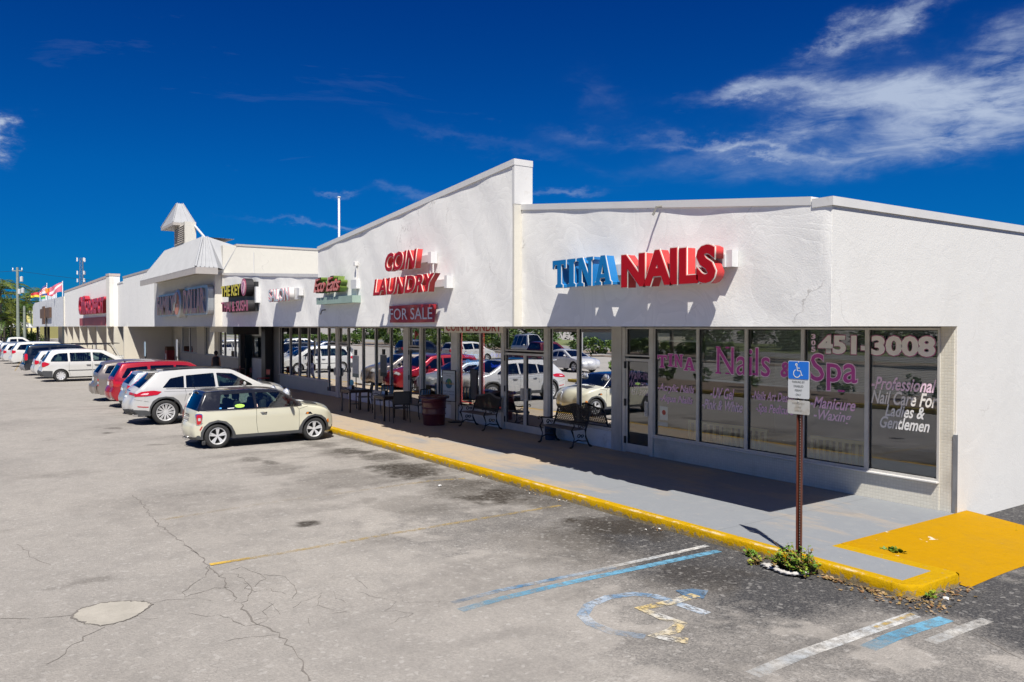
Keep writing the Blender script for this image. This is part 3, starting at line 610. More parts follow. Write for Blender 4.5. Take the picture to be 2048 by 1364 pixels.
# ------------------------------------------------------------------ buildings
SY = 12.45                      # storefront plane
def coping(name, pts, y0, y1, parent, h=.10, over=.025, mt=None):
    """thin metal cap along a sloping parapet; pts = [(x,z)...] top line"""
    m = MB(); n = len(pts)
    for (xa, za), (xb, zb) in zip(pts[:-1], pts[1:]):
        vs = [(xa, y0 - over, za - h), (xa, y1 + over, za - h), (xa, y1 + over, za + .012), (xa, y0 - over, za + .012), (xb, y0 - over, zb - h), (xb, y1 + over, zb - h), (xb, y1 + over, zb + .012), (xb, y0 - over, zb + .012)]
        m.add(vs, [(0, 1, 2, 3), (4, 7, 6, 5), (0, 4, 5, 1), (1, 5, 6, 2), (2, 6, 7, 3), (3, 7, 4, 0)])
    return m.build(name, mt or TRIM, parent)
def grid_wall(name, poly_top, x0, x1, z0, Y, thick, parent, mt, n=60, amp=.006):
    """a plastered fascia, slightly uneven in depth; poly_top(x) gives the top"""
    m = MB(); nz_ = 14; vs = []
    for i in range(n + 1):
        x = x0 + (x1 - x0) * i / n; zt = poly_top(x)
        for j in range(nz_ + 1):
            z = z0 + (zt - z0) * j / nz_
            d = amp * (math.sin(x * 2.1 + z * 1.3) + math.sin(x * .9 - z * 2.2 + 1) + .6 * math.sin(x * 5 + z * 4)) * (1 if 0 < j else .5)
            vs.append((x, Y + (d if 0 < i < n else 0), z))
    k = nz_ + 1; fs = [(i * k + j, (i + 1) * k + j, (i + 1) * k + j + 1, i * k + j + 1) for i in range(n) for j in range(nz_)]
    b = len(vs)
    zt0, zt1 = poly_top(x0), poly_top(x1)
    vs += [(x0, Y + thick, z0), (x1, Y + thick, z0), (x1, Y + thick, zt1), (x0, Y + thick, zt0)]
    fs += [(b, b + 3, b + 2, b + 1)]
    fs += [tuple([b] + [j for j in range(k)] + [b + 3]), tuple([b + 1, b + 2] + [n * k + j for j in range(k)][::-1])]
    fs += [tuple([b + 1, b] + [])[:0] or tuple([b, b + 1] + [i * k for i in range(n, -1, -1)])]
    fs += [tuple([b + 3] + [i * k + nz_ for i in range(n + 1)] + [b + 2])]
    m.add(vs, fs); o = m.build(name, mt, parent, auto=35); return o
def window(b, x0, x1, z0, z1, Y=SY, fw=.035, mt=None, gm=None, name='window', d=.042, bottom=None):
    m = MB(); bt = bottom or fw
    m.box(x0, x0 + fw, Y - d, Y + d, z0, z1); m.box(x1 - fw, x1, Y - d, Y + d, z0, z1)
    m.box(x0 + fw, x1 - fw, Y - d + .002, Y + d - .002, z0, z0 + bt); m.box(x0 + fw, x1 - fw, Y - d + .002, Y + d - .002, z1 - fw, z1)
    w = m.build(name, mt or ALU, b)
    g = MB(); g.box(x0 + fw - .004, x1 - fw + .004, Y + .010, Y + .016, z0 + bt - .004, z1 - fw + .004)
    # a single sheet keeps reflections clean
    g = MB(); g.add([(x0 + fw - .004, Y + .012, z0 + bt - .004), (x1 - fw + .004, Y + .012, z0 + bt - .004), (x1 - fw + .004, Y + .012, z1 - fw + .004), (x0 + fw - .004, Y + .012, z1 - fw + .004)], [(0, 1, 2, 3)])
    g.build('pane', gm or GLASSW, w)
    gk = MB(); e = .012
    for (a, c, p, q) in ((x0 + fw, x0 + fw + e, z0 + bt, z1 - fw), (x1 - fw - e, x1 - fw, z0 + bt, z1 - fw), (x0 + fw + e, x1 - fw - e, z0 + bt, z0 + bt + e), (x0 + fw + e, x1 - fw - e, z1 - fw - e, z1 - fw)): gk.box(a, c, Y - .01, Y + .006, p, q)
    gk.build('gasket', DARKALU, w); return w
def door(b, x0, x1, z0=.16, z1=2.28, Y=SY, hinge='l', gm=None, fw=.06, hx=None):
    w = window(b, x0, x1, z0, z1, Y - .015, fw, ALU, gm, 'door', .024, bottom=.19)
    hx = hx if hx is not None else (x1 - .09 if hinge == 'l' else x0 + .09)
    m = MB(); m.box(hx - .05, hx + .05, Y - .075, Y - .045, 1.02, 1.34); m.tube([(hx, Y - .05, 1.08), (hx, Y - .11, 1.08), (hx, Y - .11, 1.3), (hx, Y - .05, 1.3)], .014)
    m.build('handle', ALU, w)
    hx2 = x0 if hinge == 'l' else x1
    for z in (.35, 1.2, 2.05): obox('hinge', hx2 - .025, hx2 + .025, Y - .07, Y - .035, z, z + .16, BLACK, w)
    return w
def storefront(b, xs, sill, gm=None, bulk=None, top=2.98, fw=.035, ledge=True):
    """xs = list of mullion centre lines, left to right"""
    ws = [window(b, a, c, sill, top, gm=gm, fw=fw) for a, c in zip(xs[:-1], xs[1:])]
    m = MB(); m.box(xs[0], xs[-1], SY - .03, SY + .10, .15, sill - .03); m.build('bulkhead', bulk or BULK, b)
    m = MB(); m.bevbox(xs[0], xs[-1], SY - .10, SY + .09, sill - .03, sill - .001, .006); m.build('window_sill', TRIM if ledge else ALU, b)
    return ws
def room(b, x0, x1, y1=19, wallc=None, floorc=None, ceil=2.96):
    wm = wallc or mat('shop_wall', (.32, .31, .29), .8, var=.1, vscale=.7); fm = floorc or mat('shop_floor', (.16, .14, .12), .4, var=.2, vscale=2)
    m = MB(); m.box(x0, x1, y1, y1 + .1, .15, ceil); m.build('back_wall', wm, b)
    m = MB(); m.box(x0, x1, SY + .12, y1, .10, .152); m.build('shop_floor', fm, b)
    m = MB(); m.box(x0, x1, SY + .12, y1, ceil, ceil + .05); m.build('ceiling', mat('ceiling_tile', (.45, .45, .44), .9), b)
def pnl(b, name, x0, x1, y0, y1, z0, z1, mt): return obox(name, x0, x1, y0, y1, z0, z1, mt, b)
PARTM = mat('partition', (.35, .34, .32), .8)
lerp = lambda a, b, t: a + (b - a) * t
def topline(xa, za, xb, zb): return lambda x: za + (zb - za) * (x - xa) / (xb - xa)

# --- nail salon, the end unit
NAIL = empty('nail_salon_building', (0, 0, 0), label='white stucco end shop of the row with magenta lettering on its tall windows', cat='shop building')
tl = topline(-13.04, 5.42, XW, 4.655)
grid_wall('fascia', tl, -13.04, XW - .004, 3.0, 9.23, .30, NAIL, STUCCO, 76, .007)
coping('coping', [(-13.04, tl(-13.04) + .01), (-11.2, tl(-11.2) + .01), (-8.3, tl(-8.3) + .01), (XW - .30, tl(XW - .3) + .01)], 9.23, 9.53, NAIL)
# one wall with the canopy end: an L in side view
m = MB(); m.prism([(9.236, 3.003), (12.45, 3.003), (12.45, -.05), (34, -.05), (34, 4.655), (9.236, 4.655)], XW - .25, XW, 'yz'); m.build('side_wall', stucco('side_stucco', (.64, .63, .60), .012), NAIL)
m = MB(); m.prism([(9.20, 4.56), (34.02, 4.56), (34.02, 4.675), (9.20, 4.675)], XW - .28, XW + .03, 'yz'); m.build('coping', TRIM, NAIL)
pnl(NAIL, 'soffit', -13.04, XW - .25, 9.53, 12.6, 3.0, 3.08, CONC); pnl(NAIL, 'roof', -13.04, XW - .25, 9.53, 34, 4.1, 4.2, ROOFM)
pnl(NAIL, 'back_wall', -13.04, XW - .25, 33.7, 34, -.05, 4.6, STUCCO)
# small mosaic tile on the corner pilaster and under the end windows
def tile_mat():
    m = bpy.data.materials.new('mosaic_tile'); m.use_nodes = True; N, L = nodes(m); b = N['Principled BSDF']; b.inputs['Roughness'].default_value = .45
    g = N.new('ShaderNodeNewGeometry'); br = N.new('ShaderNodeTexBrick'); sp = N.new('ShaderNodeSeparateXYZ'); cb = N.new('ShaderNodeCombineXYZ'); L.new(g.outputs['Position'], sp.inputs[0])
    L.new(sp.outputs[0], cb.inputs[0]); L.new(sp.outputs[2], cb.inputs[1]); L.new(cb.outputs[0], br.inputs['Vector']); br.offset = 0; br.inputs['Scale'].default_value = 1
    br.inputs['Brick Width'].default_value = .05; br.inputs['Row Height'].default_value = .05; br.inputs['Mortar Size'].default_value = .004; br.inputs['Color1'].default_value = (.68, .65, .56, 1); br.inputs['Color2'].default_value = (.63, .60, .51, 1); br.inputs['Mortar'].default_value = (.585, .555, .47, 1)
    n = N.new('ShaderNodeTexNoise'); n.inputs['Scale'].default_value = 1.5; n.inputs['Detail'].default_value = 6; L.new(g.outputs['Position'], n.inputs['Vector']); r = N.new('ShaderNodeMapRange'); r.inputs[1].default_value = .55; r.inputs[2].default_value = .8; r.inputs[4].default_value = .5; L.new(n.outputs[0], r.inputs[0])
    mx = N.new('ShaderNodeMixRGB'); L.new(r.outputs[0], mx.inputs[0]); L.new(br.outputs[0], mx.inputs[1]); mx.inputs[2].default_value = (.25, .23, .19, 1); L.new(mx.outputs[0], b.inputs['Base Color'])
    bp = N.new('ShaderNodeBump'); bp.inputs['Distance'].default_value = .002; bp.invert = True; L.new(br.outputs['Fac'], bp.inputs['Height']); L.new(bp.outputs[0], b.inputs['Normal']); return m
TILE = tile_mat()
pnl(NAIL, 'pilaster', sx(1883), XW - .035, SY - .02, SY + .2, .15, 3.0, TILE); pnl(NAIL, 'corner_guard', XW - .035, XW + .012, SY - .035, SY + .02, .12, 1.35, mat('galvanised_guard', (.32, .33, .34), .4, .7, var=.15))
pnl(NAIL, 'corner_strip', XW - .035, XW - .002, SY - .012, SY + .02, 1.35, 3.0, STUCCO2)
NX = [sx(a) for a in (1310, 1398, 1495, 1608, 1737, 1883)]
NW = storefront(NAIL, NX, .60, GLASSB, TILE)
pnl(NAIL, 'door_frame', sx(1303), NX[0], SY - .06, SY + .06, .15, 2.98, ALU)
m = MB(); m.box(sx(1248), sx(1254), SY - .06, SY + .06, .15, 2.98); m.build('door_frame', ALU, NAIL)
window(NAIL, sx(1254), sx(1303), 2.33, 2.98, gm=GLASSB, name='transom')
door(NAIL, sx(1254), sx(1303), gm=GLASSB)
pnl(NAIL, 'pilaster', sx(1228), sx(1248), SY - .08, SY + .1, .15, 3.0, mat('pilaster_paint', (.50, .49, .46), .6, var=.06, dirt=(.33, .31, .28), streak=True))
room(NAIL, sx(1240), XW - .25, 18, mat('salon_wall', (.62, .64, .61), .8), mat('salon_floor', (.50, .46, .37), .35, var=.1))
pnl(NAIL, 'partition', sx(1240) - .05, sx(1240) + .05, SY + .12, 18, .15, 2.96, PARTM)
BLIND = mat('blind_slat', (.78, .82, .79), .55)
for a, c, zb in ((NX[1], NX[2], 1.92), (NX[2], NX[3], 1.90), (NX[3], NX[4], 1.88), (NX[4], NX[5], 1.86), (NX[0], NX[1], 2.7)):
    m = MB(); z = 2.94
    while z > zb:
        m.add([(a + .05, SY + .10, z), (c - .05, SY + .10, z), (c - .05, SY + .128, z - .016), (a + .05, SY + .128, z - .016)], [(0, 1, 2, 3)]); z -= .028
    m.box(a + .05, c - .05, SY + .10, SY + .13, zb - .03, zb); m.build('blind', BLIND, NAIL)

# --- coin laundry
LAU = empty('laundry_building', (0, 0, 0), label='taller white stucco shop unit with a parapet rising to the right and glass front', cat='shop building')
XL0, XL1 = -23.68, -13.04
tl2 = topline(XL0, 5.43, XL1, 6.30)
grid_wall('fascia', tl2, XL0, XL1 - .002, 3.0, 9.06, .14, LAU, STUCCO, 90, .008)
pnl(LAU, 'fascia_backing', XL0, XL1 - .002, 9.20, 9.47, 3.0, 5.38, STUCCO)
m = MB(); m.prism([(XL0, 5.38), (XL1 - .002, 5.38), (XL1 - .002, 6.30), (XL0, 5.42)], 9.20, 9.47); m.build('parapet', STUCCO, LAU)
m = MB(); m.box(XL1 - .06, XL1 + .012, 9.045, 9.49, 5.44, 6.29); m.build('end_flashing', TRIM, LAU)
m = MB(); m.box(XL1 - .05, XL1 + .006, 9.045, 9.228, 3.0, 5.44); m.build('end_cap', stucco('warm_cap', (.58, .555, .49), .02, False), LAU)
coping('coping', [(XL0 - .01, 5.45), (-20, 5.45 + .87 * (3.68 / 10.64)), (-16.5, 5.45 + .87 * 7.18 / 10.64), (XL1 + .02, 6.32)], 9.06, 9.47, LAU, .11)
pnl(LAU, 'soffit', XL0, XL1, 9.47, 12.6, 3.0, 3.08, CONC); pnl(LAU, 'roof', XL0, XL1, 9.47, 34, 4.3, 4.4, ROOFM); pnl(LAU, 'back_wall', XL0, XL1, 33.7, 34, -.05, 4.8, STUCCO)
def wide_post(b, xa, xb): pnl(b, 'mullion_post', xa, xb, SY - .075, SY + .07, .15, 2.98, ALU)
w1 = [sx(a) for a in (1100, 1158, 1228)]
storefront(LAU, [w1[0], w1[1], w1[2] - .0], .60)
wide_post(LAU, sx(1092), sx(1100))
for a, c, hg in ((1012, 1052, 'l'), (1052, 1092, 'r')): door(LAU, sx(a) + (.0 if hg == 'l' else .006), sx(c) - (.006 if hg == 'l' else 0), hinge=hg)
window(LAU, sx(1012), sx(1092), 2.33, 2.98, name='transom'); wide_post(LAU, sx(1006), sx(1012))
xs = [sx(a) for a in (919, 961.7, 1006)]; storefront(LAU, xs, .62); wide_post(LAU, sx(906), sx(919))
xs = [sx(a) for a in (846, 877, 906)]; storefront(LAU, xs, .62); wide_post(LAU, sx(842), sx(846))
door(LAU, sx(820), sx(842)); window(LAU, sx(820), sx(842), 2.33, 2.98, name='transom'); wide_post(LAU, sx(810), sx(820))
xs = [sx(a) for a in (752, 782, 810)]; storefront(LAU, xs, .62)
room(LAU, sx(752), sx(1228), 20); pnl(LAU, 'partition', sx(815) - .05, sx(815) + .05, SY + .12, 20, .15, 2.96, PARTM)

# --- salon / restaurant unit
SAL = empty('salon_building', (0, 0, 0), label='low white shop unit with recessed black doorway and many narrow windows left of the laundry', cat='shop building')
XS0 = -35.5; tl3 = topline(XS0, 5.30, XL0, 4.60)
grid_wall('fascia', tl3, XS0, XL0 - .002, 3.0, 9.25, .30, SAL, STUCCO, 80, .008)
coping('coping', [(XS0, 5.31), (-30, tl3(-30) + .01), (XL0 - .01, 4.62)], 9.25, 9.55, SAL, .09)
pnl(SAL, 'soffit', -42.7, XL0, 9.55, 14.5, 3.0, 3.08, CONC); pnl(SAL, 'roof', XS0, XL0, 9.55, 34, 4.2, 4.3, ROOFM); pnl(SAL, 'back_wall', XS0, XL0, 33.7, 34, -.05, 4.8, STUCCO)
xs = [sx(a) for a in (697, 726.5, 752)]; storefront(SAL, xs, .62)
door(SAL, sx(680), sx(697), hinge='r'); window(SAL, sx(680), sx(697), 2.33, 2.98, name='transom'); wide_post(SAL, sx(674), sx(680))
door(SAL, sx(658), sx(674), hinge='l'); window(SAL, sx(658), sx(674), 2.33, 2.98, name='transom')
xs = [sx(a) for a in (560, 581, 599, 617.6, 637.4, 658)]
storefront(SAL, xs, .74, bulk=mat('pale_green_bulkhead', (.50, .54, .48), .6, var=.05))
pnl(SAL, 'dark_post', sx(548), sx(560), SY - .06, SY + .1, .15, 3.0, mat('steel_post', (.30, .30, .29), .4, .6)); 
room(SAL, sx(552), sx(752), 20); pnl(SAL, 'partition', sx(676) - .05, sx(676) + .05, SY + .12, 20, .15, 2.96, PARTM)
# recessed entrance between two black posts
pnl(SAL, 'black_post', -38.95, -38.35, 12.0, 12.35, .15, 3.0, BLACK); pnl(SAL, 'black_post', -42.72, -42.35, 11.95, 12.2, .15, 3.0, BLACK)
RW = mat('recess_wall', (.58, .58, .55), .7, var=.08)
pnl(SAL, 'recess_wall', -42.35, -38.95, 12.55, 12.7, .15, 1.35, RW); pnl(SAL, 'recess_wall', -42.35, -38.95, 12.55, 12.7, 2.5, 3.0, RW)
window(SAL, -42.2, -39.0, 1.35, 2.5, 12.58, .06, mat('dark_frame', (.05, .05, .05), .5)); pnl(SAL, 'recess_side', -38.4, -38.3, 12.35, 13.75, .15, 3.0, BLACK)
pnl(SAL, 'recess_back', -42.7, -38.3, 15.5, 15.6, .15, 3.0, BLACK); pnl(SAL, 'soffit_box', -42.9, -39.2, 10.6, 11.8, 2.72, 2.995, mat('grey_box', (.48, .46, .43), .7)); pnl(SAL, 'soffit_fan', -39.1, -38.0, 10.4, 11.6, 2.62, 2.995, BLACK)

# --- discount store
DIS = empty('discount_store_building', (0, 0, 0), label='tall cream store with hipped metal mansard roof and louvred cupola over its sign', cat='shop building')
XD1 = XS0; XD0 = py(309, 653, 8.95)[0]
WARM = stucco('warm_stucco', (.60, .575, .51), .03)
GREYF = stucco('grimy_fascia', (.56, .55, .52), .05, False)
pnl(DIS, 'fascia', XD0, XD1 - .001, 8.95, 9.3, 3.0, 5.45, GREYF); pnl(DIS, 'side_strip', XD1 - .001, XD1 + .02, 8.96, 9.30, 3.0, 5.45, WARM)
pnl(DIS, 'side_wall', XD1 - .3, XD1 + .005, 9.3, 34, 3.08, 6.52, WARM); pnl(DIS, 'left_wall', XD0, XD0 + .3, 9.3, 34, 3.08, 6.52, STUCCO2)
pnl(DIS, 'front_parapet', XD0 + .3, XD1 - .3, 9.9, 10.2, 3.08, 6.52, WARM); pnl(DIS, 'roof', XD0 + .3, XD1 - .3, 10.2, 34, 5.8, 5.9, ROOFM)
pnl(DIS, 'coping', XD1 - .33, XD1 + .035, 9.86, 34.02, 6.52, 6.60, mat('grey_coping', (.42, .38, .34), .5))
obox('conduit', XD1 + .005, XD1 + .04, 10.6, 10.63, 5.0, 6.3, TRIM, DIS)
ez = 5.50; eY = 8.06; exR = -35.0; exL = py(280, 562, eY)[0]; rz = 6.90; rY = 8.63; rxR = -36.2; rxL = py(330, 505, rY)[0]; eYb = 8.97; rYb = 8.9
METAL = mat('galvalume_roof', (.33, .335, .345), .55, .0, var=.06, vscale=2)
def mansard():
    m = MB(); A = Vector((exL, eY, ez)); B = Vector((exR, eY, ez)); Cc = Vector((rxR, rY, rz)); D = Vector((rxL, rY, rz))
    E = Vector((exR, eYb, ez)); F = Vector((rxR, rYb, rz)); G_ = Vector((exL, eYb, ez)); H_ = Vector((rxL, rYb, rz))
    m.add([A, B, Cc, D], [(0, 1, 2, 3)]); m.add([B, E, F, Cc], [(0, 1, 2, 3)]); m.add([G_, A, D, H_], [(0, 1, 2, 3)]); m.add([D, Cc, F, H_], [(0, 1, 2, 3)]); m.add([E, F, Vector((-35.49, 9.9, 6.5)), Vector((-35.47, 9.32, 5.46))], [(0, 1, 2, 3)]); m.add([F, Vector((rxR, 10.0, rz - .02)), Vector((rxL, 10.0, rz - .02)), H_], [(0, 1, 2, 3)])
    o = m.build('mansard_roof', METAL, DIS)
    r = MB(); n = 74
    for i in range(n + 1):
        t = i / n; a = A.lerp(B, t)
        # ribs run straight up the slope
        tt = (a.x - exL) / (rxL - exL) if a.x < rxL else ((exR - a.x) / (exR - rxR) if a.x > rxR else 1)
        top = Vector((a.x, eY + (rY - eY) * min(1, tt), ez + (rz - ez) * min(1, tt))); up = Vector((0, -.9, .36)) * .035
        if (top - a).length < .1: continue
        r.add([a + Vector((-.025, 0, 0)), a + up, a + Vector((.025, 0, 0)), top + Vector((-.025, 0, 0)), top + up, top + Vector((.025, 0, 0))], [(0, 1, 4, 3), (1, 2, 5, 4), (0, 2, 1), (3, 4, 5)])
    for i in range(1, 5):
        a = B.lerp(E, i / 5); tp = Cc.lerp(F, i / 5); r.tube([a + Vector((.01, 0, .02)), tp + Vector((.01, 0, .02))], .022, 4)
    r.tube([B + Vector((0, 0, .02)), Cc + Vector((0, 0, .02))], .05, 5); r.build('roof_ribs', METAL, DIS)['kind'] = 'stuff'
    f = MB(); f.box(exL, exR, eY, eY + .05, ez - .28, ez - .002); f.box(exR - .05, exR, eY + .05, eYb, ez - .28, ez - .002); f.build('eave_board', mat('eave_board', (.40, .37, .34), .6, var=.08), DIS)
    pnl(DIS, 'eave_soffit', exL, exR - .05, eY + .05, eYb - .02, ez - .10, ez - .06, mat('eave_soffit', (.44, .40, .31), .8, var=.1))
mansard()
# cupola
cYf = 8.62; cx0 = py(349, 495, cYf)[0]; cxr = py(370, 490, cYf)[0]; cz1 = 7.92
pnl(DIS, 'cupola', cx0, cxr, cYf, cYf + .50, 6.6, cz1, WARM)
for i in range(9):
    z = 6.98 + i * .095; m = MB(); m.add([(cx0 + .12, cYf - .05, z), (cxr - .12, cYf - .05, z), (cxr - .12, cYf, z + .075), (cx0 + .12, cYf, z + .075), (cx0 + .12, cYf - .05, z - .015), (cxr - .12, cYf - .05, z - .015)], [(0, 1, 2, 3), (4, 5, 1, 0)]); m.build('louver_slat', mat('louver', (.42, .38, .33), .6), DIS)
qa = py(322, 463, 8.30)[0]; qb = py(346, 451, 8.30)[0]; q = [(qa, 8.30), (qb, 8.30), (qb, 9.32), (qa, 9.32)]; xc = (qa + qb) / 2 + .25; tp = [(xc - .12, 8.72), (xc + .12, 8.72), (xc + .12, 8.98), (xc - .12, 8.98)]; tz = 9.02
m = MB(); m.add([(a, b, cz1 + .05) for a, b in q] + [(a, b, tz) for a, b in tp], [(0, 1, 5, 4), (1, 2, 6, 5), (2, 3, 7, 6), (3, 0, 4, 7), (4, 5, 6, 7)]); m.build('cupola_roof', METAL, DIS)
m = MB()
for i in range(3): m.tube([(q[i][0], q[i][1], cz1 + .07), (tp[i][0], tp[i][1], tz + .02)], .025, 5)
for t in (.35, .68): m.tube([(q[1][0], lerp(q[1][1], q[2][1], t), cz1 + .07), (tp[1][0], lerp(tp[1][1], tp[2][1], t), tz + .01)], .015, 4)
m.build('cupola_seam', METAL, DIS)
m = MB(); m.box(q[0][0], q[1][0], q[0][1], q[2][1], cz1 - .08, cz1 + .049); m.build('cupola_eave', mat('eave_board'), DIS)
m = MB(); m.tube([(cxr, cYf + .45, 7.75), (-37.2, 9.0, 6.95)], .05, 6); m.build('brace', TRIM, DIS)
# wall under the canopy, bay by bay
FY = 12.12; fx = lambda p: py(p, 653, FY)[0]
XF1 = -42.72; XF0 = fx(365); FW = mat('beige_block', (.42, .40, .35), .8, var=.08, bump=.003, bscale=20, dirt=(.30, .28, .24), streak=True); FC = stucco('cream_pier', (.56, .52, .43), .02, False)
pnl(DIS, 'low_wall', XF0, XF1, FY - .06, FY + .25, .15, 1.22, FW); pnl(DIS, 'wall_cap', XF0, XF1, FY - .14, FY + .27, 1.22, 1.31, FW)
xs = [fx(a) for a in (365, 380, 397)]; xs2 = [fx(a) for a in (412, 432)]; xs3 = [fx(a) for a in (440, 450, 470, 484.5)]
for g in (xs, xs2, xs3):
    for a, c in zip(g[:-1], g[1:]): window(DIS, a, c, 1.31, 2.98, FY, .05)
for a, c in ((397, 412), (432, 440)): pnl(DIS, 'pier', fx(a), fx(c), FY - .10, FY + .2, 1.31, 3.0, FC)
pnl(DIS, 'wall', fx(285), XF0, FY, FY + .3, .15, 3.0, FC); pnl(DIS, 'soffit', -64, -42.7, 9.3, 13.0, 3.0, 3.08, CONC)
m = MB(); m.box(XF0, XF1, 16, 16.1, .15, 3.0); m.box(XF0, XF1, FY + .3, 16, .1, .152); m.box(XF0, XF1, FY + .3, 16, 2.98, 2.999); m.build('interior', mat('shop_wall'), DIS)
xa, xb = fx(268), fx(285); window(DIS, xa, (xa + xb) / 2, .16, 2.3, FY, .09, ALU, name='door'); window(DIS, (xa + xb) / 2, xb, .16, 2.3, FY, .09, ALU, name='door'); pnl(DIS, 'door_head', xa, xb, FY, FY + .3, 2.3, 3.0, FC)
pnl(DIS, 'interior_wall', xa - 2, xb + 2, 15, 15.1, .15, 3.0, mat('shop_wall'))

# --- plain bay, fins and the office supply store
XN1 = XD0; XN0 = py(228, 653, 9.23)[0]
PLA = empty('plain_bay_building', (0, 0, 0), label='blank white stucco bay between the mansard store and the tall red-lettered store', cat='shop building')
tl4 = topline(py(228, 565, 9.23)[0], 6.15, XN1, 6.45)
xj = py(246, 560, 9.23)[0]
m = MB(); m.prism([(XN0, 3.0), (XN1, 3.0), (XN1, 6.40), (xj, 6.45), (xj, 6.12), (XN0, 6.12)], 9.23, 9.6); m.build('fascia', STUCCO, PLA)
coping('coping', [(XN0, 6.14), (xj - .01, 6.14)], 9.23, 9.6, PLA, .1); coping('coping', [(xj, 6.47), (XN1 - .3, 6.42)], 9.23, 9.6, PLA, .1, mt=mat('grey_coping'))
pnl(PLA, 'roof', XN0, XN1, 9.6, 34, 4.6, 4.7, ROOFM)
OFF = empty('office_store_building', (0, 0, 0), label='tall white store with large red letters and a row of deep cream fins below', cat='shop building')
XO1 = py(228, 653, 9.0)[0]; XO0 = py(129, 653, 9.0)[0]; X2 = py(213.7, 653, 8.75)[0]
FIN = stucco('fin_stucco', (.60, .56, .47), .02, False)
m = MB(); m.prism([(XO0, 3.0), (XO1, 3.0), (XO1, 6.75), (X2 - .6, 6.80), (XO0, 6.85 - .1)], 9.0, 9.4); m.build('fascia', STUCCO, OFF)
xg = py(213, 653, 8.72)[0]
pnl(OFF, 'tower_pier', xg, XO1 + .01, 8.72, 9.0, 3.0, 6.72, STUCCO2)
coping('coping', [(XO0, 6.78), (xg, 6.84)], 9.0, 9.4, OFF, .16, mt=mat('pink_coping', (.50, .42, .37), .6)); coping('coping', [(xg, 6.84), (XO1 + .03, 6.80)], 8.72, 9.4, OFF, .16, mt=mat('pink_coping'))
pnl(OFF, 'soffit', XO0, XN1, 9.4, 13, 3.0, 3.08, CONC); pnl(OFF, 'roof', XO0, XO1, 9.4, 34, 5.0, 5.1, ROOFM)
fins = [(a, py(a, 653, 9.0)[0]) for a in (129, 135, 146.4, 159.5, 175.7, 193.8, 213.7)]
for a, X in fins: pnl(OFF, 'fin', X - .25, X, 9.0, 12.4, .15, 3.0, FIN)
pnl(OFF, 'fin', XO1 - .3, XO1, 9.0, 12.4, .15, 3.0, FIN)
pnl(PLA, 'fin', py(248, 653, 9.0)[0] - .3, py(248, 653, 9.0)[0], 9.0, 12.0, .15, 3.0, FIN)
pnl(OFF, 'wall', XO0, fx(268), 12.4, 12.7, .15, 3.0, FIN)
# --- farthest unit
FAR = empty('far_store_building', (0, 0, 0), label='farthest low white shop of the row with flags on its roof and dark open front', cat='shop building')
XA0, XA1 = py(66, 653, 9.0)[0], XO0
m = MB(); m.prism([(XA0, 3.0), (XA1, 3.0), (XA1, 6.25), (XA0 + 4, 6.55), (XA0, 6.1)], 9.0, 9.4); m.build('fascia', mat('vertical_siding', (.62, .63, .64), .6, var=.05, dirt=(.35, .36, .38), dscale=.8, streak=True), FAR)
m = MB()
for i in range(18):
    x = lerp(XA0 + 3, XA1 - 1, i / 17); m.box(x, x + .12, 8.985, 9.0, 3.05, 5.9 + .3 * (1 - i / 17))
m.build('batten', mat('batten', (.38, .40, .42), .6), FAR)
pnl(FAR, 'end_strip', XA1 - .02, XA1 + .6, 8.9, 9.0, 3.0, 6.2, WARM)
pnl(FAR, 'soffit', XA0, XA1, 9.4, 13, 3.0, 3.08, CONC); pnl(FAR, 'roof', XA0, XA1, 9.4, 34, 4.6, 4.7, ROOFM)
pnl(FAR, 'dark_front', XA0 + 6, XA1, 12.4, 12.6, .15, 3.0, mat('dark_shopfront', (.03, .035, .035), .3)); pnl(FAR, 'wall', XA0, XA0 + 6, 12.4, 12.6, .15, 3.0, FIN)
for t in (.05, .35, .45): 
    x = lerp(XA0, XA1, t); pnl(FAR, 'post', x, x + .3, 9.3, 9.6, .15, 3.0, BLACK)
window(FAR, lerp(XA0, XA1, .5), lerp(XA0, XA1, .62), .6, 2.7, 12.34, .1); window(FAR, lerp(XA0, XA1, .66), lerp(XA0, XA1, .85), .6, 2.7, 12.34, .1)
pnl(FAR, 'end_wall', XA0, XA0 + .3, 12.6, 34, -.05, 4.6, FIN)
# ------------------------------------------------------------------ signs
def glyph(c, bold, shear): return text_mesh(c, bold, shear, .5)
SERIF = {'T': ([(0, 1), (0, .70), (.10, .70), (.16, .84), (.36, .84), (.36, .13), (.24, .09), (.24, 0), (.76, 0), (.76, .09), (.64, .13), (.64, .84), (.84, .84), (.90, .70), (1, .70), (1, 1)], []),
         'I': ([(0, 0), (0, .09), (.22, .13), (.22, .87), (0, .91), (0, 1), (1, 1), (1, .91), (.78, .87), (.78, .13), (1, .09), (1, 0)], []),
         'N': ([(0, 0), (0, .09), (.10, .12), (.10, .88), (0, .91), (0, 1), (.34, 1), (.72, .38), (.72, .88), (.60, .91), (.60, 1), (1, 1), (1, .91), (.90, .88), (.90, 0), (.70, 0), (.28, .66), (.28, .12), (.40, .09), (.40, 0)], []),
         'A': ([(0, 0), (0, .09), (.08, .12), (.36, 1), (.62, 1), (.92, .12), (1, .09), (1, 0), (.56, 0), (.56, .09), (.66, .12), (.63, .24), (.33, .24), (.29, .12), (.38, .09), (.38, 0)], [[(.37, .37), (.59, .37), (.48, .72)]]),
         'L': ([(0, 0), (0, .09), (.12, .12), (.12, .88), (0, .91), (0, 1), (.5, 1), (.5, .91), (.36, .88), (.36, .14), (.78, .14), (.9, .34), (1, .34), (1, 0)], [])}
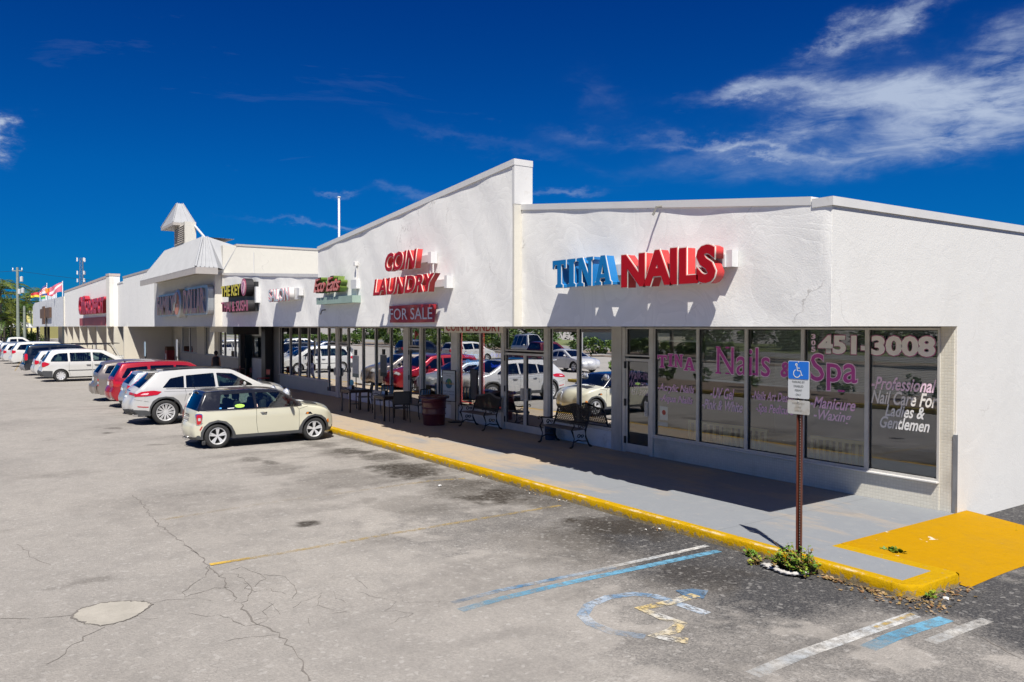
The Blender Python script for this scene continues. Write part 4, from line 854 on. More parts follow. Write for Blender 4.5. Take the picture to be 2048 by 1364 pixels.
def poly_mesh(outer, holes, off=0):
    def offs(P, d):
        R_ = []; n = len(P)
        for i in range(n):
            p = Vector(P[i]); a = (p - Vector(P[i - 1])).normalized(); b = (Vector(P[(i + 1) % n]) - p).normalized(); t = (a + b); t = t.normalized() if t.length > .1 else a; R_.append(tuple(p + Vector((-t.y, t.x)) * d))
        return R_
    area = lambda P: sum(P[i - 1][0] * P[i][1] - P[i][0] * P[i - 1][1] for i in range(len(P)))
    if off: outer = offs(outer, off * (-1 if area(outer) > 0 else 1)); holes = [offs(h, off * (1 if area(h) > 0 else -1)) for h in holes]
    V = []; E = []
    for P in [outer] + holes: b = len(V); V += [Vector(p) for p in P]; E += [(b + i, b + (i + 1) % len(P)) for i in range(len(P))]
    r = delaunay_2d_cdt(V, E, [], 0, 1e-6); vv = r[0]; fs = []
    for f in r[2]:
        c = sum((vv[i] for i in f), Vector((0, 0))) / 3
        if inside((c.x, c.y), outer) and not any(inside((c.x, c.y), h) for h in holes): fs.append(tuple(f))
    n = len(vv); vs = [(v.x, v.y, .5) for v in vv] + [(v.x, v.y, -.5) for v in vv]; F = list(fs) + [tuple(n + i for i in f[::-1]) for f in fs]
    cnt = {}
    for f in fs:
        for i in range(3): e = (f[i], f[(i + 1) % 3]); cnt[e] = 1
    F += [(a, n + a, n + b, b) for (a, b) in cnt if (b, a) not in cnt]
    me = bpy.data.meshes.new('letter'); me.from_pydata(vs, [], F); return me
def inside(p, poly):
    x, y = p; c = False; n = len(poly)
    for i in range(n):
        x1, y1 = poly[i]; x2, y2 = poly[(i + 1) % n]
        if (y1 > y) != (y2 > y) and x < (x2 - x1) * (y - y1) / (y2 - y1) + x1: c = not c
    return c
def letters(parent, s, x0, x1, z0, z1, Yf, depth, face, side, trim=None, bold=.02, shear=0, serif=False, tw=.03, gap=.12, hs=None, name='letter', thin=False):
    L = []; X = 0
    if serif:
        for c in s: w = {'I': .55, 'T': .95}.get(c, 1.05); L.append((c, X, w)); X += w + gap
        tot = X - gap
    else:
        for i, c in enumerate(s):
            if c == ' ': continue
            a = text_mesh(s[:i + 1], bold, shear); b = text_mesh(c, bold, shear)
            ra = max(v.co.x for v in a.vertices); bx = [v.co.x for v in b.vertices]; L.append((c, ra - (max(bx) - min(bx)), max(bx) - min(bx)))
        x00 = L[0][1]; L = [(c, a - x00, w) for c, a, w in L]; tot = L[-1][1] + L[-1][2]
    k = (x1 - x0) / tot
    yb = [v.co.y for v in text_mesh('H', bold).vertices]; y0, y1 = min(yb), max(yb)
    for i, (c, a, w) in enumerate(L):
        for what in ('trim', 'face'):
            if what == 'trim' and not trim: continue
            if serif: me = poly_mesh(*SERIF[c], off=tw if what == 'trim' else 0); sxk, szk, ox = k * w, z1 - z0, x0 + a * k; oz = z0; ex = 0; ey = 0
            else:
                me = text_mesh(c, bold + (tw if what == 'trim' else 0), shear, .5); b0 = text_mesh(c, bold, shear)
                mn = min(v.co.x for v in b0.vertices); sxk = k; szk = (z1 - z0) / (y1 - y0); ox = x0 + a * k - mn * k; oz = z0 - y0 * szk
            d0, d1 = (Yf, Yf + depth) if what == 'face' else (Yf + .010, Yf + .024)
            vs = []
            hk = hs[i] if hs else 1
            for v in me.vertices: vs.append((ox + v.co.x * sxk, lerp(d1, d0, v.co.z + .5), z0 + (oz + v.co.y * szk - z0) * hk))
            cx = sum(v[0] for v in vs) / len(vs)
            for v, q in zip(me.vertices, vs): v.co = q
            if what == 'trim': me.name = 'letter_trim'; tr = me
            else:
                me.name = name; o = link(name, me, parent); me.materials.append(face); me.materials.append(side); me.update()
                for p in me.polygons: p.material_index = 0 if (p.normal.y < -.9) else 1
                if trim: link('letter_trim', tr, o, trim)
lerp = lambda a, b, t: a + (b - a) * t
REDF = mat('red_acrylic', (.36, .004, .008), .35, spec=.3); REDS = mat('faded_red_return', (.50, .035, .035), .4, var=.1); WTRIM = mat('letter_trim_white', (.68, .64, .56), .5)
BLUF = mat('blue_acrylic', (.008, .15, .38), .35, spec=.3); BLUS = mat('blue_return', (.01, .17, .45), .45); RACE = mat('raceway_white', (.60, .60, .60), .5, var=.05)
# TINA NAILS
T = empty('shop_sign', (-9.5, 9.1, 3.7), 0, 'blue and red raised channel letters reading TINA NAILS on the end shop fascia', 'shop sign'); T.location = (0, 0, 0)
yf = 8.84; X = lambda p: py(p, 653, yf)[0]
letters(T, 'TINA', X(1105), X(1222), 3.70, 4.19, yf, .20, BLUF, BLUS, WTRIM, serif=True, tw=.026, gap=.13)
letters(T, 'NAILS', X(1242), X(1430), 3.635, 4.16, yf, .20, REDF, REDS, WTRIM, bold=.045, tw=.020, hs=[1, 1.04, 1.05, 1.02, 1.03])
obox('raceway', X(1118), X(1428), 9.06, 9.225, 3.86, 4.04, RACE, T); obox('end_box', X(1428) + .002, X(1440), 9.09, 9.225, 3.86, 4.10, RACE, T)
# COIN LAUNDRY
T = empty('shop_sign', (0, 0, 0), 0, 'slanted red channel letters reading COIN LAUNDRY on the tall laundry fascia', 'shop sign')
yf = 8.62; X = lambda p: py(p, 653, yf)[0]
letters(T, 'COIN', X(770), X(833), 4.36, 4.79, yf, .17, REDF, REDS, WTRIM, bold=.022, shear=.25, tw=.022); letters(T, 'LAUNDRY', X(746), X(868), 3.79, 4.19, yf, .17, REDF, REDS, WTRIM, bold=.022, shear=.25, tw=.022)
obox('raceway', X(778), X(836), 8.90, 9.05, 4.50, 4.66, RACE, T); obox('raceway', X(756), X(868), 8.90, 9.05, 3.90, 4.06, RACE, T); obox('raceway', X(836) + .002, X(842), 8.88, 9.05, 4.46, 4.72, RACE, T); obox('raceway', X(868) + .002, X(873), 8.88, 9.05, 3.86, 4.14, RACE, T)
m = MB(); m.tube([(X(836), 8.95, 4.5), (X(836), 8.95, 4.0)], .02); m.tube([(X(841), 8.95, 4.46), (X(841), 8.95, 4.1)], .02); m.build('conduit', TRIM, T)
# FOR SALE banner
T = empty('banner', (0, 0, 0), 0, 'red FOR SALE banner with white capitals, hung under the slanted laundry letters', 'banner'); X = lambda p: py(p, 653, 9.0)[0]
bx0, bx1 = X(780), X(871); m = MB(); n = 20; vs = []
for i in range(n + 1):
    for j in range(5):
        u, v = i / n, j / 4; vs.append((lerp(bx0, bx1, u), 8.995 - .02 * math.sin(u * 9 + v * 2) - .012 * math.sin(u * 21 - v * 3) , lerp(3.10, 3.52, v) + .012 * math.sin(u * 3.1) * (v - .5)))
m.add(vs, [(i * 5 + j, (i + 1) * 5 + j, (i + 1) * 5 + j + 1, i * 5 + j + 1) for i in range(n) for j in range(4)]); m.build('banner_cloth', mat('banner_red', (.42, .03, .03), .45, var=.2, vscale=5), T, smooth=True)
flat_text('banner_lettering', 'FOR SALE', bx0 + .07, bx1 - .08, 3.17, 3.45, 8.958, mat('banner_white', (.62, .60, .62), .5), T, bold=.004)
# THE KEY / THAI & SUSHI
T = empty('shop_sign', (0, 0, 0), 0, 'yellow THE KEY letters over pink THAI & SUSHI letters with a round pink emblem', 'shop sign'); yf = 8.86; X = lambda p: py(p, 653, yf)[0]
YELF = mat('yellow_acrylic', (.62, .52, .01), .35); BACK = mat('black_return', (.02, .018, .02), .5); PINKF = mat('pink_acrylic', (.45, .10, .16), .35); 
xr = X(497)
letters(T, 'THE KEY', X(442.5), X(481), 4.22, 4.66, yf, .26, YELF, BACK, bold=.03); letters(T, 'THAI & SUSHI', X(442.5), X(496), 3.60, 4.0, yf, .26, PINKF, BACK, bold=.02)
m = MB(); m.lathe([(.001, yf - .02), (.34, yf - .02), (.34, yf + .28)], (0, 0, 0), 24, 'y', cap=False)
o = m.build('round_emblem', BACK, T); o.location = (X(489), 0, 4.50)
m = MB(); m.lathe([(.001, yf - .035), (.33, yf - .03), (.33, yf - .02)], (0, 0, 0), 24, 'y', cap=False); q = m.build('emblem_face', PINKF, o); m = MB(); m.lathe([(.001, yf - .05), (.25, yf - .045), (.25, yf - .035)], (0, 0, 0), 20, 'y', cap=False); m.build('emblem_centre', mat('pale_pink', (.62, .42, .45), .5), o)
me = text_mesh('?', .03, .2, .5); fit(me, -.10, .10, -.2, .2)
for v in me.vertices: v.co = (v.co.x, yf - .055 if v.co.z > 0 else yf - .045, v.co.y)
link('emblem_mark', me, o, mat('mauve', (.30, .06, .22), .5))
obox('backing', X(444), xr, 9.13, 9.245, 3.58, 4.70, mat('sign_box_black', (.02, .02, .022), .5), T); obox('junction_box', xr + .03, xr + .2, 9.09, 9.245, 3.9, 4.5, RACE, T)
# SALON
T = empty('shop_sign', (0, 0, 0), 0, 'white channel letters with pink outlines reading SALON, alone on the low fascia', 'shop sign'); yf = 8.90; X = lambda p: py(p, 653, yf)[0]
letters(T, 'SALON', X(537), X(577), 3.87, 4.28, yf, .2, mat('salon_face', (.45, .50, .53), .4), mat('salon_return', (.60, .58, .56), .5), mat('crimson_trim', (.45, .03, .10), .4), bold=.02, tw=.022)
obox('raceway', X(540), X(583), 9.12, 9.245, 3.9, 4.28, RACE, T); obox('raceway', X(583) + .002, X(587), 9.09, 9.245, 4.02, 4.26, RACE, T)
# Eco Eats
T = empty('shop_sign', (0, 0, 0), 0, 'pink script letters reading Eco Eats on green backing above a pale green raceway', 'shop sign'); yf = 8.72; X = lambda p: py(p, 653, yf)[0]
GRN = mat('green_return', (.10, .16, .02), .5, var=.3, vscale=8)
letters(T, 'Eco Eats', X(627), X(678), 4.02, 4.42, yf, .05, mat('salmon_face', (.55, .20, .17), .4), mat('salmon_dark', (.25, .05, .05), .5), None, bold=.012, shear=.45)
letters(T, 'Eco Eats', X(628), X(679), 4.0, 4.46, yf + .055, .20, mat('green_back', (.02, .03, .01), .5), GRN, None, bold=.05, shear=.45, name='letter_backing')
obox('raceway', X(628), X(699), 8.80, 9.05, 3.66, 3.86, mat('green_raceway', (.26, .35, .30), .5, var=.1), T); obox('raceway', X(686), X(697), 8.95, 9.055, 4.05, 4.30, RACE, T); m = MB(); m.tube([(X(693), 9.03, 3.86), (X(693), 9.03, 4.75)], .02); m.bevbox(X(693) - .05, X(693) + .05, 8.95, 9.05, 4.68, 4.80, .01); m.build('conduit', TRIM, T)
# weathered store sign under the mansard
T = empty('shop_sign', (0, 0, 0), 0, 'weathered orange and silver FAMILY DOLLAR cabinet letters under the metal mansard', 'shop sign'); yf = 8.62; X = lambda p: py(p, 653, yf)[0]
ORG = mat('sunburnt_orange', (.48, .17, .09), .3, 0, dirt=(.42, .34, .32), dscale=5, dlo=.56, dhi=.66); SIL = mat('silver_cabinet', (.40, .43, .45), .35, .5)
def cab(x0, x1, z0, z1):
    m = MB(); P = rpoly0([(x0, z0), (x1, z0), (x1, z1), (x0, z1)], .28); m.prism(P, yf + .07, 8.93); return m.build('cabinet', SIL, T)
def rpoly0(P, r, n=5):
    out = []
    for i in range(len(P)):
        p = Vector(P[i]); a = (Vector(P[i - 1]) - p).normalized(); b = (Vector(P[(i + 1) % len(P)]) - p).normalized()
        for k in range(n + 1): t = k / n; out.append(tuple((p + a * r) * (1 - t) ** 2 + p * 2 * t * (1 - t) + (p + b * r) * t * t))
    return out
zt, zb_ = 4.72, 3.52
cab(X(314) , X(351), zb_, zt - .05); cab(X(366), X(413), zb_, zt + .08)
letters(T, 'FAMILY', X(315), X(349), zb_ + .08, zt - .16, yf - .02, .08, ORG, SIL, None, bold=.035); letters(T, 'DOLLAR', X(367.5), X(409), zb_ + .08, zt - .02, yf - .02, .08, ORG, SIL, None, bold=.035)
m = MB(); m.lathe([(.001, yf - .10), (.60, yf - .10), (.70, yf - .04), (.70, 8.93)], (0, 0, 0), 28, 'y', cap=False); o = m.build('round_cabinet', SIL, T, auto=40); o.location = (X(358), 0, 4.12); m = MB(); m.lathe([(.001, yf - .13), (.55, yf - .125), (.56, yf - .10)], (0, 0, 0), 24, 'y', cap=False); m.build('emblem_face', ORG, o)
m = MB(); m.tube([(-.3, yf - .14, -.35), (-.1, yf - .15, .1), (.15, yf - .15, .0), (.25, yf - .15, .4)], .05, 5); m.build('emblem_mark', SIL, o)
# office store sign
T = empty('shop_sign', (0, 0, 0), 0, 'big deep red letters reading Office DEPOT over a red band', 'shop sign'); yf = 8.55; X = lambda p: py(p, 653, yf)[0]
RD = mat('deep_red', (.42, .004, .02), .35); RD2 = mat('deep_red_side', (.36, .006, .025), .45)
letters(T, 'Office', X(157), X(180), 4.05, 5.6, yf, .38, RD, RD2, None, bold=.03); letters(T, 'DEPOT', X(181), X(208), 4.02, 5.2, yf, .38, RD, RD2, None, bold=.05)
obox('red_band', py(159.5, 653, 8.95)[0], py(211, 653, 8.95)[0], 8.93, 8.998, 3.08, 3.75, mat('faded_red_band', (.34, .06, .07), .6), T)
# farthest sign
T = empty('shop_sign', (0, 0, 0), 0, 'small rusty brown square sign on the farthest white fascia', 'shop sign'); X = lambda p: py(p, 653, 8.8)[0]
BR = mat('rusty_brown', (.10, .055, .035), .7, var=.3, vscale=2); obox('sign_panel', X(81), X(100), 8.75, 8.98, 4.1, 5.35, BR, T); obox('sign_bar', X(88), X(91.5), 8.6, 8.75, 3.3, 5.6, BR, T)

# ------------------------------------------------------------------ lettering on the glass
GY = SY + .008
PINK = mat('magenta_vinyl', (.55, .07, .36), .5); PALE = mat('pale_pink_vinyl', (.90, .66, .80), .5); OFFW = mat('offwhite_vinyl', (.86, .83, .78), .5); LILAC = mat('lilac_vinyl', (.92, .58, .80), .5); NEONB = mat('neon_blue', (.05, .1, .8), .4, emit=(.03, .10, 1.0), estr=1.3); NEONR = mat('neon_red', (.8, .1, .08), .4, emit=(1, .10, .07), estr=1.0); NEONG = mat('neon_green', (.2, .6, .3), .4, emit=(.2, .8, .35), estr=.5); NEONW = mat('neon_white', (.6, .6, .6), .4, emit=(.7, .7, .75), estr=.25)
NEONC = mat('neon_cyan', (.05, .4, .9), .4, emit=(.03, .45, 1.0), estr=1.4)
def wl(s, px0, px1, y0, y1, mt, par, bold=0, shear=0, Yd=0, ref=None, outline=None, ow=.02, name='window_lettering', spacing=1.0):
    """print on the glass: pixel columns for the ends, pixel rows at the left end"""
    z0 = py(ref or px0, y1, SY)[1]; z1 = py(ref or px0, y0, SY)[1]; a, b = sx(px0), sx(px1)
    if outline:
        e = ow; flat_text(name, s, a - e, b + e, z0 - e, z1 + e, GY - .001 + Yd, outline, par, bold + ow * 1.2, shear, spacing=spacing)
    return flat_text(name, s, a, b, z0, z1, GY - .002 - (.001 if outline else 0) + Yd, mt, par, bold, shear, spacing=spacing)
# arched TINA
for k, (c, a, b, dz) in enumerate([('T', 1315, 1334, 0), ('I', 1336, 1346, .035), ('N', 1348, 1366, .03), ('A', 1368, 1390, -.03)]):
    for off, mt, yy in ((.05, PALE, 0), (0, PINK, -.002)):
        me = poly_mesh(*SERIF[c], off=off); x0, x1 = sx(a), sx(b)
        for v in me.vertices: v.co = (x0 + v.co.x * (x1 - x0), GY - .002 + yy - (.0005 if v.co.z > 0 else 0), 2.11 + dz + v.co.y * .27)
        me.name = 'window_lettering'; link('window_lettering', me, NAIL, mt)
wl('Nails', 1434, 1540, 694, 747, PINK, NAIL, .0, outline=PALE, ow=.016, name='window_lettering'); wl('&', 1561, 1584, 724, 754, PINK, NAIL, .03, outline=PALE, ow=.012)
wl('Spa', 1622, 1715, 707, 778, PINK, NAIL, .005, outline=PALE, ow=.018)
# spurs of the display letters
for (a, b, y, rf) in ((1432, 1441, 695, 1434), (1451, 1459, 695, 1434), (1431, 1442, 746, 1434), (1451, 1459, 746, 1434), (1505, 1514, 744, 1434), (1676, 1690, 778, 1622)):
    z = py(rf, y, SY)[1]; m = MB(); m.box(sx(a), sx(b), GY - .005, GY - .0035, z - .012, z + .02); m.build('window_lettering', PINK, NAIL)
wl('451-3008', 1636, 1871, 670, 707, OFFW, NAIL, .045, outline=mat('rose_vinyl', (.50, .12, .28), .5), ow=.014)
for c, y0, y1 in (('3', 668, 678), ('0', 680, 691), ('5', 693, 704)): wl(c, 1622, 1631, y0, y1, PALE, NAIL, .04)
for s, a, b, y0, y1, mt in [('Walk-ins', 1257, 1300, 739, 757, LILAC), ('Welcome', 1257, 1300, 757, 774, LILAC), ('451-3008', 1261, 1298, 777, 789, PALE), ('-Acrylic Nails', 1315, 1389, 766, 785, LILAC), ('-Aqua Nails', 1319, 1386, 788, 806, LILAC), ('-UV Gel', 1421, 1469, 774, 796, LILAC), ('-Pink & White', 1404, 1486, 797, 817, PALE),
        ('-Nails Art Design', 1504, 1590, 781, 804, LILAC), ('-Spa Pedicure', 1512, 1588, 806, 828, LILAC), ('-Manicure', 1621, 1712, 792, 815, LILAC), ('-Waxing', 1628, 1704, 818, 844, PALE), ('-Professional', 1743, 1878, 752, 778, PALE), ('Nail Care For', 1743, 1881, 779, 806, OFFW), ('Ladies &', 1771, 1851, 808, 832, WHITE), ('Gentlemen', 1761, 1861, 831, 855, WHITE)]:
    wl(s, a, b - (4 if b > 1870 else 0), y0, y1, mt, NAIL, .020, .34)
for a, b, y0, y1, mt in [(1319, 1335, 812, 839, WHITE), (1315, 1335, 843, 852, mat('pale_blue_paper', (.45, .55, .62), .6)), (1314, 1338, 666, 680, WHITE)]:
    z0, z1 = py(a, y1, SY)[1], py(a, y0, SY)[1]; obox('window_notice', sx(a), sx(b), GY + .008, GY + .012, z0, z1, mt, NAIL)
m = MB(); c = py(1327, 825, SY); m.lathe([(.001, GY + .002), (.055, GY + .002), (.055, GY + .006)], (c[0], 0, c[1]), 16, 'y'); m.build('notice_emblem', mat('notice_red', (.5, .08, .05), .5), NAIL)
# slatted low racks inside the salon windows
for px, n in ((1375, 7), (1445, 8), (1620, 9)):
    x = sx(px, 12.8); r = empty('slatted_rack', (x, 12.85, .44), 0, {1375: 'yellowed slatted rack inside behind the first salon pane', 1445: 'yellowed slatted rack inside below the word Gel', 1620: 'yellowed slatted rack inside the window right of the parking sign'}[px], 'rack', 'slatted racks inside the nail salon'); YS = mat('yellowed_slat', (.78, .66, .32), .6)
    m = MB(); m.box(0, 1.1, -.02, .02, .50, .56); m.box(0, 1.1, -.02, .02, .08, .13); m.build('rail', YS, r)
    for i in range(n): obox('slat', .02 + i * 1.02 / (n - 1) - .02, .02 + i * 1.02 / (n - 1) + .035, -.015, .015, .13, .50, YS, r)
# a white standing lamp/steamer inside the corner window
r = empty('pedestal_lamp', (-6.62, 13.2, .152), 0, 'white pedestal salon steamer behind the corner pane under Gentlemen', 'salon steamer'); m = MB(); m.lathe([(.18, 0), (.18, .04), (.03, .06), (.03, .95), (.06, 1.0)], n=12); m.build('stand', WHITE, r, auto=40); m = MB(); m.lathe([(.001, 1.26), (.08, 1.24), (.11, 1.15), (.08, 1.04), (.001, 1.0)], n=14); m.build('head', WHITE, r, smooth=True)
# laundry: neon and notices
def nl(s, a, b, y0, y1, mt, sh=.1): wl(s, a, b, y0, y1, mt, LAU, -.004, sh, Yd=.05, name='neon_lettering')
nl('Quilts &', 928, 952, 690, 701, NEONC); nl('Comforters', 926, 957, 704, 714, NEONC); nl('Cleaned', 929, 953, 718, 728, NEONC); nl('drop off', 978, 1004, 704, 715, NEONB, 0); nl('laundry', 979, 1004, 726, 737, NEONB, 0)
nl('same', 1112, 1147, 691, 701, NEONB, 0); nl('day', 1117, 1139, 713, 725, NEONB, 0); nl('service', 1108, 1150, 732, 744, NEONB, 0); nl('FAX &', 1113, 1146, 761, 772, NEONG, 0); nl('COPIES', 1112, 1150, 774, 784, NEONW, 0)
nl('wash', 1183, 1215, 686, 697, NEONB, 0); nl('&', 1194, 1203, 706, 720, NEONB, 0); nl('fold', 1186, 1209, 729, 743, NEONB, 0)
nl('DROP OFF SERVICE', 1105, 1222, 655, 663, mat('maroon_vinyl', (.16, .02, .04), .5), 0); nl('OPEN', 1030, 1072, 662, 677, mat('dull_gold', (.30, .26, .10), .5), 0)
wl('MAGIC TOUCH', 728, 775, 656, 672, mat('grey_vinyl', (.42, .42, .42), .5), SAL, 0, 0, Yd=.04); wl('Tea Party', 729, 752, 700, 712, mat('grey_vinyl'), SAL, 0, .4, Yd=.04); wl('Ceremony', 753, 781, 703, 716, mat('grey_vinyl'), LAU, 0, .4, Yd=.04)
m = MB()
for px in (920.5, 964.5, 1101.5, 1167): m.tube([(sx(px), SY + .06, .72), (sx(px), SY + .06, 2.9)], .012, 5)
m.build('neon_tube', NEONR, LAU); m = MB()
for a, b in ((1101.5, 1155), (1167, 1224), (920.5, 960), (964.5, 1003)): m.tube([(sx(a), SY + .06, .72), (sx(b), SY + .06, .70)], .012, 5)
m.build('neon_tube', NEONR, LAU)
hs_ = empty('hanging_sign', (0, 0, 0), 0, 'white hanging panel with red COIN LAUNDRY capitals under the canopy edge', 'sign'); obox('sign_panel', py(888, 653, 10.6)[0], py(1006, 653, 10.6)[0], 10.6, 10.64, 2.84, 2.998, mat('sign_cream', (.62, .58, .52), .5), hs_)
flat_text('sign_lettering', 'COIN LAUNDRY', py(892, 653, 10.6)[0], py(1003, 653, 10.6)[0], 2.88, 3.10, 10.595, mat('sign_dark_red', (.30, .02, .02), .5), hs_, bold=.02)
for v in list(hs_.children)[-1].data.vertices:
    if v.co.z > 2.996: v.co.z = 2.996
def notice(a, b, y0, y1, mt, par=LAU, Y=None): z0, z1 = py(a, y1, SY)[1], py(a, y0, SY)[1]; obox('window_notice', sx(a), sx(b), SY + .018, SY + .022, z0, z1, mt, par)
PAPER = mat('paper', (.60, .62, .62), .7); TEAL = mat('teal_strip', (.03, .22, .26), .5); ROSE = mat('rose_poster', (.35, .10, .14), .6)
for a in [(1018, 1023, 716, 740, TEAL), (1031, 1041, 722, 734, ROSE), (1023, 1034, 744, 770, PAPER), (1036, 1048, 744, 770, PAPER), (1062, 1082, 740, 760, PAPER), (1078, 1086, 722, 732, PAPER), (1078, 1087, 762, 784, PAPER), (1018, 1022, 781, 796, TEAL), (1174, 1190, 784, 800, PAPER), (1208, 1215, 770, 786, ROSE), (822, 841, 662, 684, PAPER), (822, 841, 684, 693, ROSE), (829, 840, 764, 782, PAPER), (852, 859, 768, 786, mat('yellow_poster', (.62, .55, .06), .6)), (862, 872, 764, 780, PAPER), (850, 856, 736, 752, PAPER), (796, 800, 718, 736, PAPER), (822, 827, 770, 790, mat('violet_poster', (.10, .10, .35), .6))]: notice(*a)
m = MB(); c = py(832, 671, SY); m.tube([(c[0] - .1, SY + .012, c[1] - .15), (c[0] - .02, SY + .012, c[1] + .12), (c[0] + .12, SY + .012, c[1] + .05), (c[0] + .02, SY + .012, c[1] - .02)], [.02, .05, .06, .02], 5); m.build('poster_figure', mat('poster_brick', (.35, .05, .05), .6), LAU)
# ------------------------------------------------------------------ vehicles
def paint(name, col, rough=.28, metal=0.0, coat=1.0, dust=.10): 
    return mat(name, col, rough, metal, spec=.5, coat=coat, dirt=tuple(c * .7 + .12 for c in col) if dust else None, dscale=1.7, dlo=.55, dhi=.95)
PLASTIC = mat('grey_cladding', (.055, .057, .06), .55, var=.08); TYRE = mat('tyre_rubber', (.022, .022, .022), .8, var=.2, vscale=12); RIM = mat('alloy_rim', (.66, .66, .66), .35, .35); DARKIN = mat('wheel_well', (.008, .008, .008), .9)
CHROME = mat('chrome', (.7, .7, .72), .12, 1.0); REDL = mat('tail_lamp_red', (.42, .008, .012), .15, coat=1); CLEARL = mat('lamp_clear', (.55, .56, .58), .15, .3, coat=1); AMB = mat('amber_lens', (.75, .22, .01), .2, coat=1)
CARG = glass('car_glass_tinted', (.10, .13, .14), .07); CARGL = glass('car_glass_clear', (.48, .60, .56), .06); CARGM = glass('car_glass_green', (.26, .36, .33), .07)
SEATM = mat('seat_fabric', (.05, .05, .055), .8); SEATL = mat('light_seat_fabric', (.22, .20, .17), .8); PLATE = mat('licence_plate', (.60, .62, .60), .4); SEAM = mat('panel_gap', (.012, .012, .012), .9); BLKTRIM = mat('black_trim', (.012, .012, .013), .35)
WHEELS = {}
def wheel_meshes(r, w, rr, spokes, style):
    k = (r, w, rr, spokes, style)
    if k in WHEELS: return WHEELS[k]
    m = MB(); h = w / 2
    m.lathe([(rr * .96, -h * .9), (rr * 1.02, -h), (r * .90, -h), (r * .975, -h * .82), (r, -h * .5), (r, h * .5), (r * .975, h * .82), (r * .90, h), (rr * 1.02, h), (rr * .96, h * .9)], n=40, axis='x', cap=False); t = m.build('tyre', TYRE, auto=50); tm = t.data; bpy.data.objects.remove(t)
    m = MB(); m.lathe([(rr * .97, h * .96), (rr * .93, h * .98), (rr * .88, h * .80), (rr * .84, h * .2), (rr * .84, -h * .8)], n=40, axis='x', cap=False)
    m.lathe([(rr * .01, h * .78), (rr * .17, h * .76), (rr * .19, h * .60)], n=16, axis='x')
    for i in range(spokes):
        a = 2 * math.pi * i / spokes
        offs = {'pair': (-.13, .13), 'vee': (-.09, .09), 'one': (0,), 'cover': (0,)}[style]
        for o in offs:
            wd = {'pair': .085, 'vee': .045, 'one': .13, 'cover': .19}[style] * rr
            o1 = o * (.55 if style != 'pair' else .9); 
            pa = (rr * .15, a + (o1 * 1.2 if style != 'vee' else o * .8)); pb = (rr * .90, a + o * (1.0 if style != 'pair' else 1.05))
            A = Vector((h * .72, pa[0] * math.cos(pa[1]), pa[0] * math.sin(pa[1]))); B = Vector((h * .86, pb[0] * math.cos(pb[1]), pb[0] * math.sin(pb[1])))
            t = (B - A); nn = Vector((0, -t.z, t.y)).normalized()
            wa, wb = wd * .75, wd * (1.15 if style != 'vee' else 1)
            D = Vector((-.035, 0, 0))
            m.add([A + nn * wa, A - nn * wa, B - nn * wb, B + nn * wb, A + nn * wa + D, A - nn * wa + D, B - nn * wb + D, B + nn * wb + D], [(0, 1, 2, 3), (0, 4, 5, 1), (1, 5, 6, 2), (2, 6, 7, 3), (3, 7, 4, 0)])
    t = m.build('rim', RIM, auto=40); rm = t.data; bpy.data.objects.remove(t)
    m = MB(); m.lathe([(.001, h * .25), (rr * .84, h * .25), (rr * .84, -h * .3)], n=20, axis='x', cap=False); t = m.build('brake', DARKIN); bm_ = t.data; bpy.data.objects.remove(t)
    WHEELS[k] = (tm, rm, bm_); return WHEELS[k]
def rpoly(P, r=.03, n=3):
    out = []; m = len(P)
    for i in range(m):
        p = Vector(P[i]); a = Vector(P[i - 1]) - p; b = Vector(P[(i + 1) % m]) - p; rr = min(r, a.length * .45, b.length * .45)
        A = p + a.normalized() * rr; B = p + b.normalized() * rr
        for k in range(n + 1):
            t = k / n; out.append(tuple(A * (1 - t) ** 2 + p * 2 * t * (1 - t) + B * t * t))
    return out
def inside(p, poly):
    x, y = p; c = False; n = len(poly)
    for i in range(n):
        x1, y1 = poly[i]; x2, y2 = poly[(i + 1) % n]
        if (y1 > y) != (y2 > y) and x < (x2 - x1) * (y - y1) / (y2 - y1) + x1: c = not c
    return c
